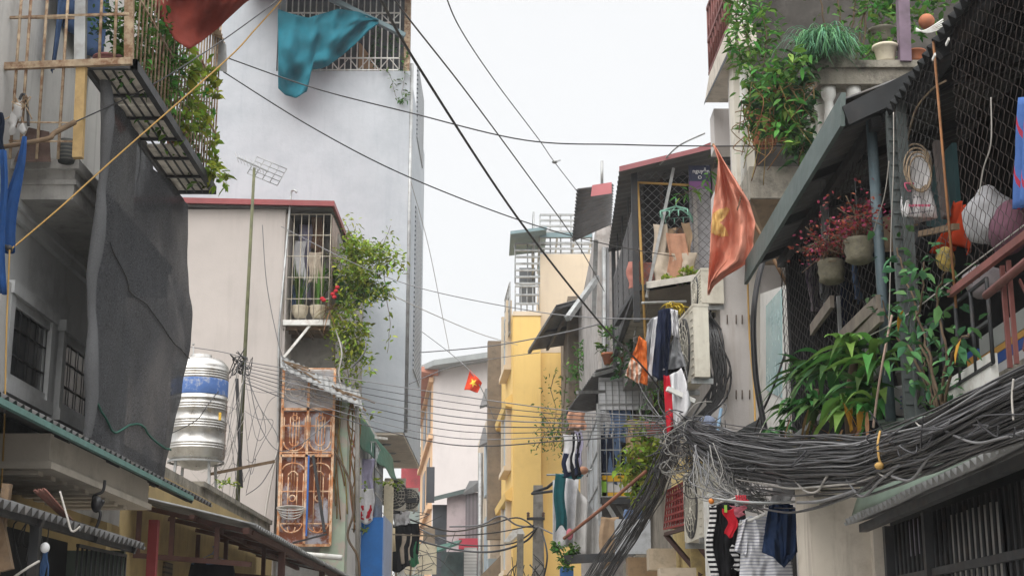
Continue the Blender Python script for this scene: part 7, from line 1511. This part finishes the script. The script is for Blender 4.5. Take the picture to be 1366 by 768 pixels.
# ================================================================== cables
hubp = V(905, 562, 16.6)
def bundle(ctrl, n, name, label, grp, mats, seed, wild=1.):
    r_ = random.Random(seed); K = len(ctrl) - 1
    def at(t):
        t = min(max(t, 0), 1) * K; i = min(int(t), K - 1); f = t - i
        return [lerp(a, b, f) for a, b in zip(ctrl[i], ctrl[i + 1])]
    for i in range(n):
        a_ = r_.uniform(0, 2 * pi); q = sqrt(r_.random()); pts = []; tw = r_.uniform(-2, 2); lo = r_.random() < .2
        sg = abs(r_.gauss(0, .16)) if lo else r_.gauss(0, .04); f1, f2, p1, p2 = r_.uniform(5, 12), r_.uniform(12, 26), r_.uniform(0, 6), r_.uniform(0, 6); am = r_.uniform(.01, .045) * wild
        for k in range(3 * K + 1):
            t = k / (3 * K); px, py, Y, w_, h_ = at(t); c_ = V(px, py, Y); aa = a_ + tw * t; sc = Y / 12; en = min(1, t * 6)
            wob = (am * sin(f1 * t + p1) + am * .5 * sin(f2 * t + p2)) * en * sc
            pts.append(c_ + Vec((q * w_ * cos(aa) * .5 + wob * .4, q * w_ * cos(aa) * .5 + wob, q * h_ * sin(aa) + wob - sg * sc * sin(pi * min(1, t * 1.6)) * en)))
        rad = r_.choice((.003, .004, .005, .006, .006, .008, .010)); mt = r_.choices(mats[0], mats[1])[0]
        S(MB().tube(curve(pts, 4), rad, 5), name, mt, label, 'cable', grp)
mixm = ([M['black_cable'], M['grey_cable'], mat('charcoal_cable', (.05, .05, .055), .45, .3), M['pale_cable']], [62, 13, 23, 2])
bundle([(902, 560, 16.6, .10, .10), (935, 585, 15, .2, .16), (985, 605, 13.4, .3, .22), (1060, 616, 10.8, .24, .19), (1150, 615, 8.55, .16, .145), (1240, 590, 7.1, .14, .125), (1320, 555, 6.2, .13, .135), (1420, 512, 5.4, .12, .12), (1560, 446, 4.6, .12, .11)], 140, 'bundle_cable', 'cable in the thick sagging bundle across the right house fronts', 'cables of the sagging bundle', mixm, 5)
bundle([(905, 556, 16.6, .05, .04), (960, 582, 14.4, .08, .05), (1050, 592, 11.0, .1, .06), (1150, 592, 8.5, .1, .05), (1250, 562, 7.0, .1, .05), (1366, 508, 5.8, .1, .05), (1520, 440, 4.8, .1, .05)], 16, 'bundle_cable', 'cable in the thick sagging bundle across the right house fronts', 'cables of the sagging bundle', mixm, 9)
bundle([(905, 562, 16.6, .14, .08), (892, 600, 17.5, .22, .1), (872, 650, 18.6, .30, .12), (838, 708, 20, .36, .12), (806, 755, 22, .42, .12), (770, 815, 25, .5, .12)], 46, 'downward_cable', 'cable in the dark rope of cables dropping from the hub', 'cables dropping from the hub', ([M['black_cable'], MATS['charcoal_cable']], [80, 20]), 12)
# tangle round the hub
m = MB(); m2 = MB()
r_ = random.Random(3)
for i in range(80):
    a_ = V(r_.gauss(922, 14), r_.uniform(556, 610), r_.uniform(15.2, 16.6)); pts = [a_]
    for k in range(5): pts.append(pts[-1] + Vec((r_.gauss(0, .11), r_.gauss(0, .08), r_.gauss(-.04, .10))))
    (m if i % 4 else m2).tube(curve(pts, 6), r_.choice((.004, .005, .006)), 4)
for i in range(26):
    c_ = V(r_.gauss(915, 16), r_.uniform(575, 640), r_.uniform(15.5, 16.5)); R_ = r_.uniform(.06, .16); q0 = r_.uniform(0, 6); ax = r_.uniform(.4, 1)
    (m2 if i % 3 else m).tube([c_ + Vec((R_ * cos(q0 + q * .35), .05 * sin(q * .6), R_ * ax * sin(q0 + q * .35))) for q in range(r_.randint(9, 19))], .005, 4)
S(m, 'cable_tangle', MATS['charcoal_cable'], 'dark knotted tangle of cables at the hub below the outdoor unit', 'cables', kind='stuff')
S(m2, 'pale_cable_tangle', mat('whitish_cable', (.24, .235, .22), .5, .2), 'pale knotted loops of cable at the hub', 'cables', kind='stuff')
m = MB(); m2 = MB()
for i in range(64):
    e = V(r_.gauss(1012, 16), r_.uniform(660, 684), 12.9); b_ = V(r_.uniform(925, 1000), r_.uniform(590, 625), r_.uniform(13.4, 15)); md_ = lerp(b_, e, .5) + Vec((r_.gauss(-.06, .1), r_.gauss(0, .1), r_.gauss(-.12, .06)))
    (m if i % 2 else m2).tube(curve([b_, lerp(b_, md_, .6) + jit(.05), md_, lerp(md_, e, .6) + jit(.04), e], 6), r_.choice((.004, .005, .006)), 4)
S(m, 'drooping_leads', M['grey_cable'], 'fan of grey leads drooping from the hub to the hanging clothes', 'cables', kind='stuff')
S(m2, 'pale_drooping_leads', MATS['whitish_cable'], 'fan of pale leads drooping from the hub to the hanging clothes', 'cables', kind='stuff')
m = MB()
for i in range(16):
    px = r_.uniform(1010, 1366); Y = 1 / (.0871 + (px - 1060) * .000256) * .93; py = 630 - max(0, (px - 1110)) * .22 + r_.uniform(-45, 5); a_ = V(px, py, Y - .1); q = Y / 13
    m.tube(curve([a_, a_ + q * Vec((r_.gauss(0, .06), r_.gauss(0, .1), -r_.uniform(.03, .12))), a_ + q * Vec((r_.gauss(0, .1), r_.gauss(0, .2), r_.gauss(-.05, .08))), a_ + q * Vec((r_.gauss(0, .12), r_.gauss(0, .3), r_.gauss(.02, .07)))], 6), r_.choice((.005, .006, .007)) * q * 1.3, 4)
S(m, 'cable_ends', MATS['charcoal_cable'], 'short loose cable ends and ties along the sagging bundle', 'cables', kind='stuff')
for pts, lab, mt, rr_ in (([(1060, 640, 10.68), (1075, 655, 10.23), (1090, 655, 9.81), (1100, 640, 9.55), (1110, 625, 9.31)], 'pale loop hanging under the middle of the bundle', 'pale_cable', .008), ([(1130, 640, 8.86), (1150, 662, 8.44), (1175, 640, 7.98), (1200, 620, 7.56)], 'thick grey loop hanging under the bundle near the yellow tie', 'grey_cable', .008), ([(1190, 635, 7.73), (1215, 640, 7.34), (1235, 615, 7.05), (1250, 600, 6.85)], 'thick grey loop right of the yellow tie', 'grey_cable', .008), ([(1352, 505, 5.75), (1350, 530, 5.76), (1352, 560, 5.75)], 'pale cable end sticking up from the bundle at right', 'pale_cable', .0045), ([(1222, 563, 7.23), (1228, 568, 7.15), (1245, 568, 6.92), (1270, 560, 6.60)], 'pale cable stub curling on top of the bundle', 'pale_cable', .0045), ([(1158, 585, 8.29), (1160, 610, 8.25), (1172, 630, 8.03), (1182, 636, 7.86)], 'white cable end curling down by the yellow tie', 'pale_cable', .006), ([(1064, 670, 10.55), (1095, 668, 9.68), (1140, 655, 8.64)], 'grey cable hanging low below the bundle', 'grey_cable', .012), ([(1262, 575, 6.70), (1300, 590, 6.26), (1340, 583, 5.86), (1366, 575, 5.62)], 'loose cable drooping over the pale green sheet', 'grey_cable', .006)):
    wire('loose_cable', [V(*p) for p in pts], rr_, M[mt], lab)
m = MB().tube(curve([V(1174, 575, 7.9), V(1171, 592, 7.85), V(1173, 612, 7.85), V(1177, 620, 7.85)], 6), .007, 5).ball(V(1173, 621, 7.83), .022, 6, (1.2, 1, .9))
S(m, 'yellow_tie', M['yellow_rope'], 'yellow cord tied round the sagging bundle', 'tie')

for k in range(14):
    x0 = r_.uniform(846, 905); y0 = r_.uniform(425, 520); Y = 16.0 + (905 - x0) * .12
    wire('hanging_wire', [V(x0, y0, Y), V(x0 + r_.uniform(-14, 8), y0 + 35, Y), V(x0 + r_.uniform(-8, 20), y0 + 80, Y - .2), V(lerp(x0, 905, .7), 566, 16.5)], .005, MATS['charcoal_cable'] if k % 3 else M['grey_cable'], 'thin wire drooping from the mesh balcony to the cable hub', 'wires drooping to the hub')
# lines from mast to hub across the alley
for i in range(8):
    y0 = 482 + i * 4; ym = 512 + i * 9.5; y1 = 548 + i * 3
    wire('alley_line', [V(325, y0, 24.9), V(440, lerp(y0, ym, .62), 24), V(600, ym + 14, 22), V(760, lerp(ym, y1, .6) + 14, 19.5), V(900, y1 + 8, 16.7)], (.008, .006, .007, .009)[i % 4], MATS['charcoal_cable'] if i % 3 else M['grey_cable'], 'dark line strung from the aerial mast across the alley to the cable hub', 'lines from mast to hub')
# overhead lines
for pts, r_2, mt, lab in (
    ([(480, -50, 7.6), (508, 0, 8.2), (560, 92, 9.4), (690, 290, 12.2), (800, 430, 14.6), (860, 492, 16), (905, 556, 16.6)], .0105, 'black_cable', 'thick black line dropping steeply from top centre to the cable hub'),
    ([(505, -40, 9), (530, 5, 9.5), (620, 120, 12), (700, 228, 15), (770, 325, 19), (806, 388, 24)], .007, 'black_cable', 'thin black line falling from top centre to the corrugated roof'),
    ([(590, -20, 14), (612, 35, 15), (660, 108, 18), (718, 185, 22), (738, 214, 24), (772, 258, 27)], .008, 'grey_cable', 'thin grey line curving down to the rose capped roof'),
    ([(305, 78, 14.4), (420, 118, 14.2), (545, 150, 14), (700, 187, 14), (830, 193, 14.2), (945, 195, 14.6), (1100, 195, 15)], .007, 'black_cable', 'level black line from the left cage to the white column'),
    ([(298, 96, 14.4), (420, 172, 14.5), (545, 236, 15), (700, 296, 16.5), (810, 326, 18.5), (900, 342, 20.9)], .007, 'black_cable', 'slanting black line from left cage to the mesh balcony'),
    ([(375, 302, 26.9), (470, 350, 26), (560, 384, 25), (700, 413, 22), (800, 424, 19.5), (930, 425, 17.4)], .008, 'grey_cable', 'grey line sagging from the corner cage to the outdoor units'),
    ([(560, 470, 34), (650, 462, 30), (740, 446, 27), (800, 432, 25)], .012, 'grey_cable', 'faint grey line below the lean-to awning'),
    ([(548, 242, 32.5), (572, 330, 36), (590, 420, 40), (600, 470, 46)], .008, 'pale_cable', 'hair thin pale line falling past the tower edge'),
    ([(520, 392, 30), (580, 420, 34), (640, 445, 40), (690, 460, 45)], .010, 'pale_cable', 'pale line running from the vine to the yellow house'),
    ([(546, 512, 33), (600, 490, 36), (660, 478, 40), (720, 470, 39)], .010, 'grey_cable', 'grey line from the tower base to the lean-to awning'),
    ([(1000, 605, 13), (1060, 500, 12.4), (1190, 432, 9.2), (1290, 358, 8.0), (1380, 290, 7.2)], .004, 'pale_cable', 'thin pale line slanting up across the mesh front'),
    ([(470, 490, 26.8), (486, 470, 26.6), (488, 455, 26.6)], .016, 'grey_cable', 'bent conduit stub at the foot of the vine'),
    ([(448, 440, 26.9), (456, 470, 26.8), (452, 500, 26.8), (460, 530, 26.8)], .014, 'pale_cable', 'pale hose hanging from the corner cage'),
    ([(880, 220, 20.8), (905, 195, 20.4), (940, 178, 20)], .012, 'galv', 'thin rod propping the mesh balcony roof'),
    ([(952, 400, 17.1), (948, 420, 17), (962, 440, 17)], .012, 'black_cable', 'short black lead between the two aged outdoor units')):
    wire('overhead_line', [V(*p) for p in pts], r_2, M[mt], lab)
p = V(740, 216, 24); S(MB().ball(p, .05, 6, (1, 1, .6)).bar(p, p + Vec((.10, 0, .03)), .02), 'line_clamp', M['galv'], 'small clamp on the thin grey line against the sky', 'clamp')
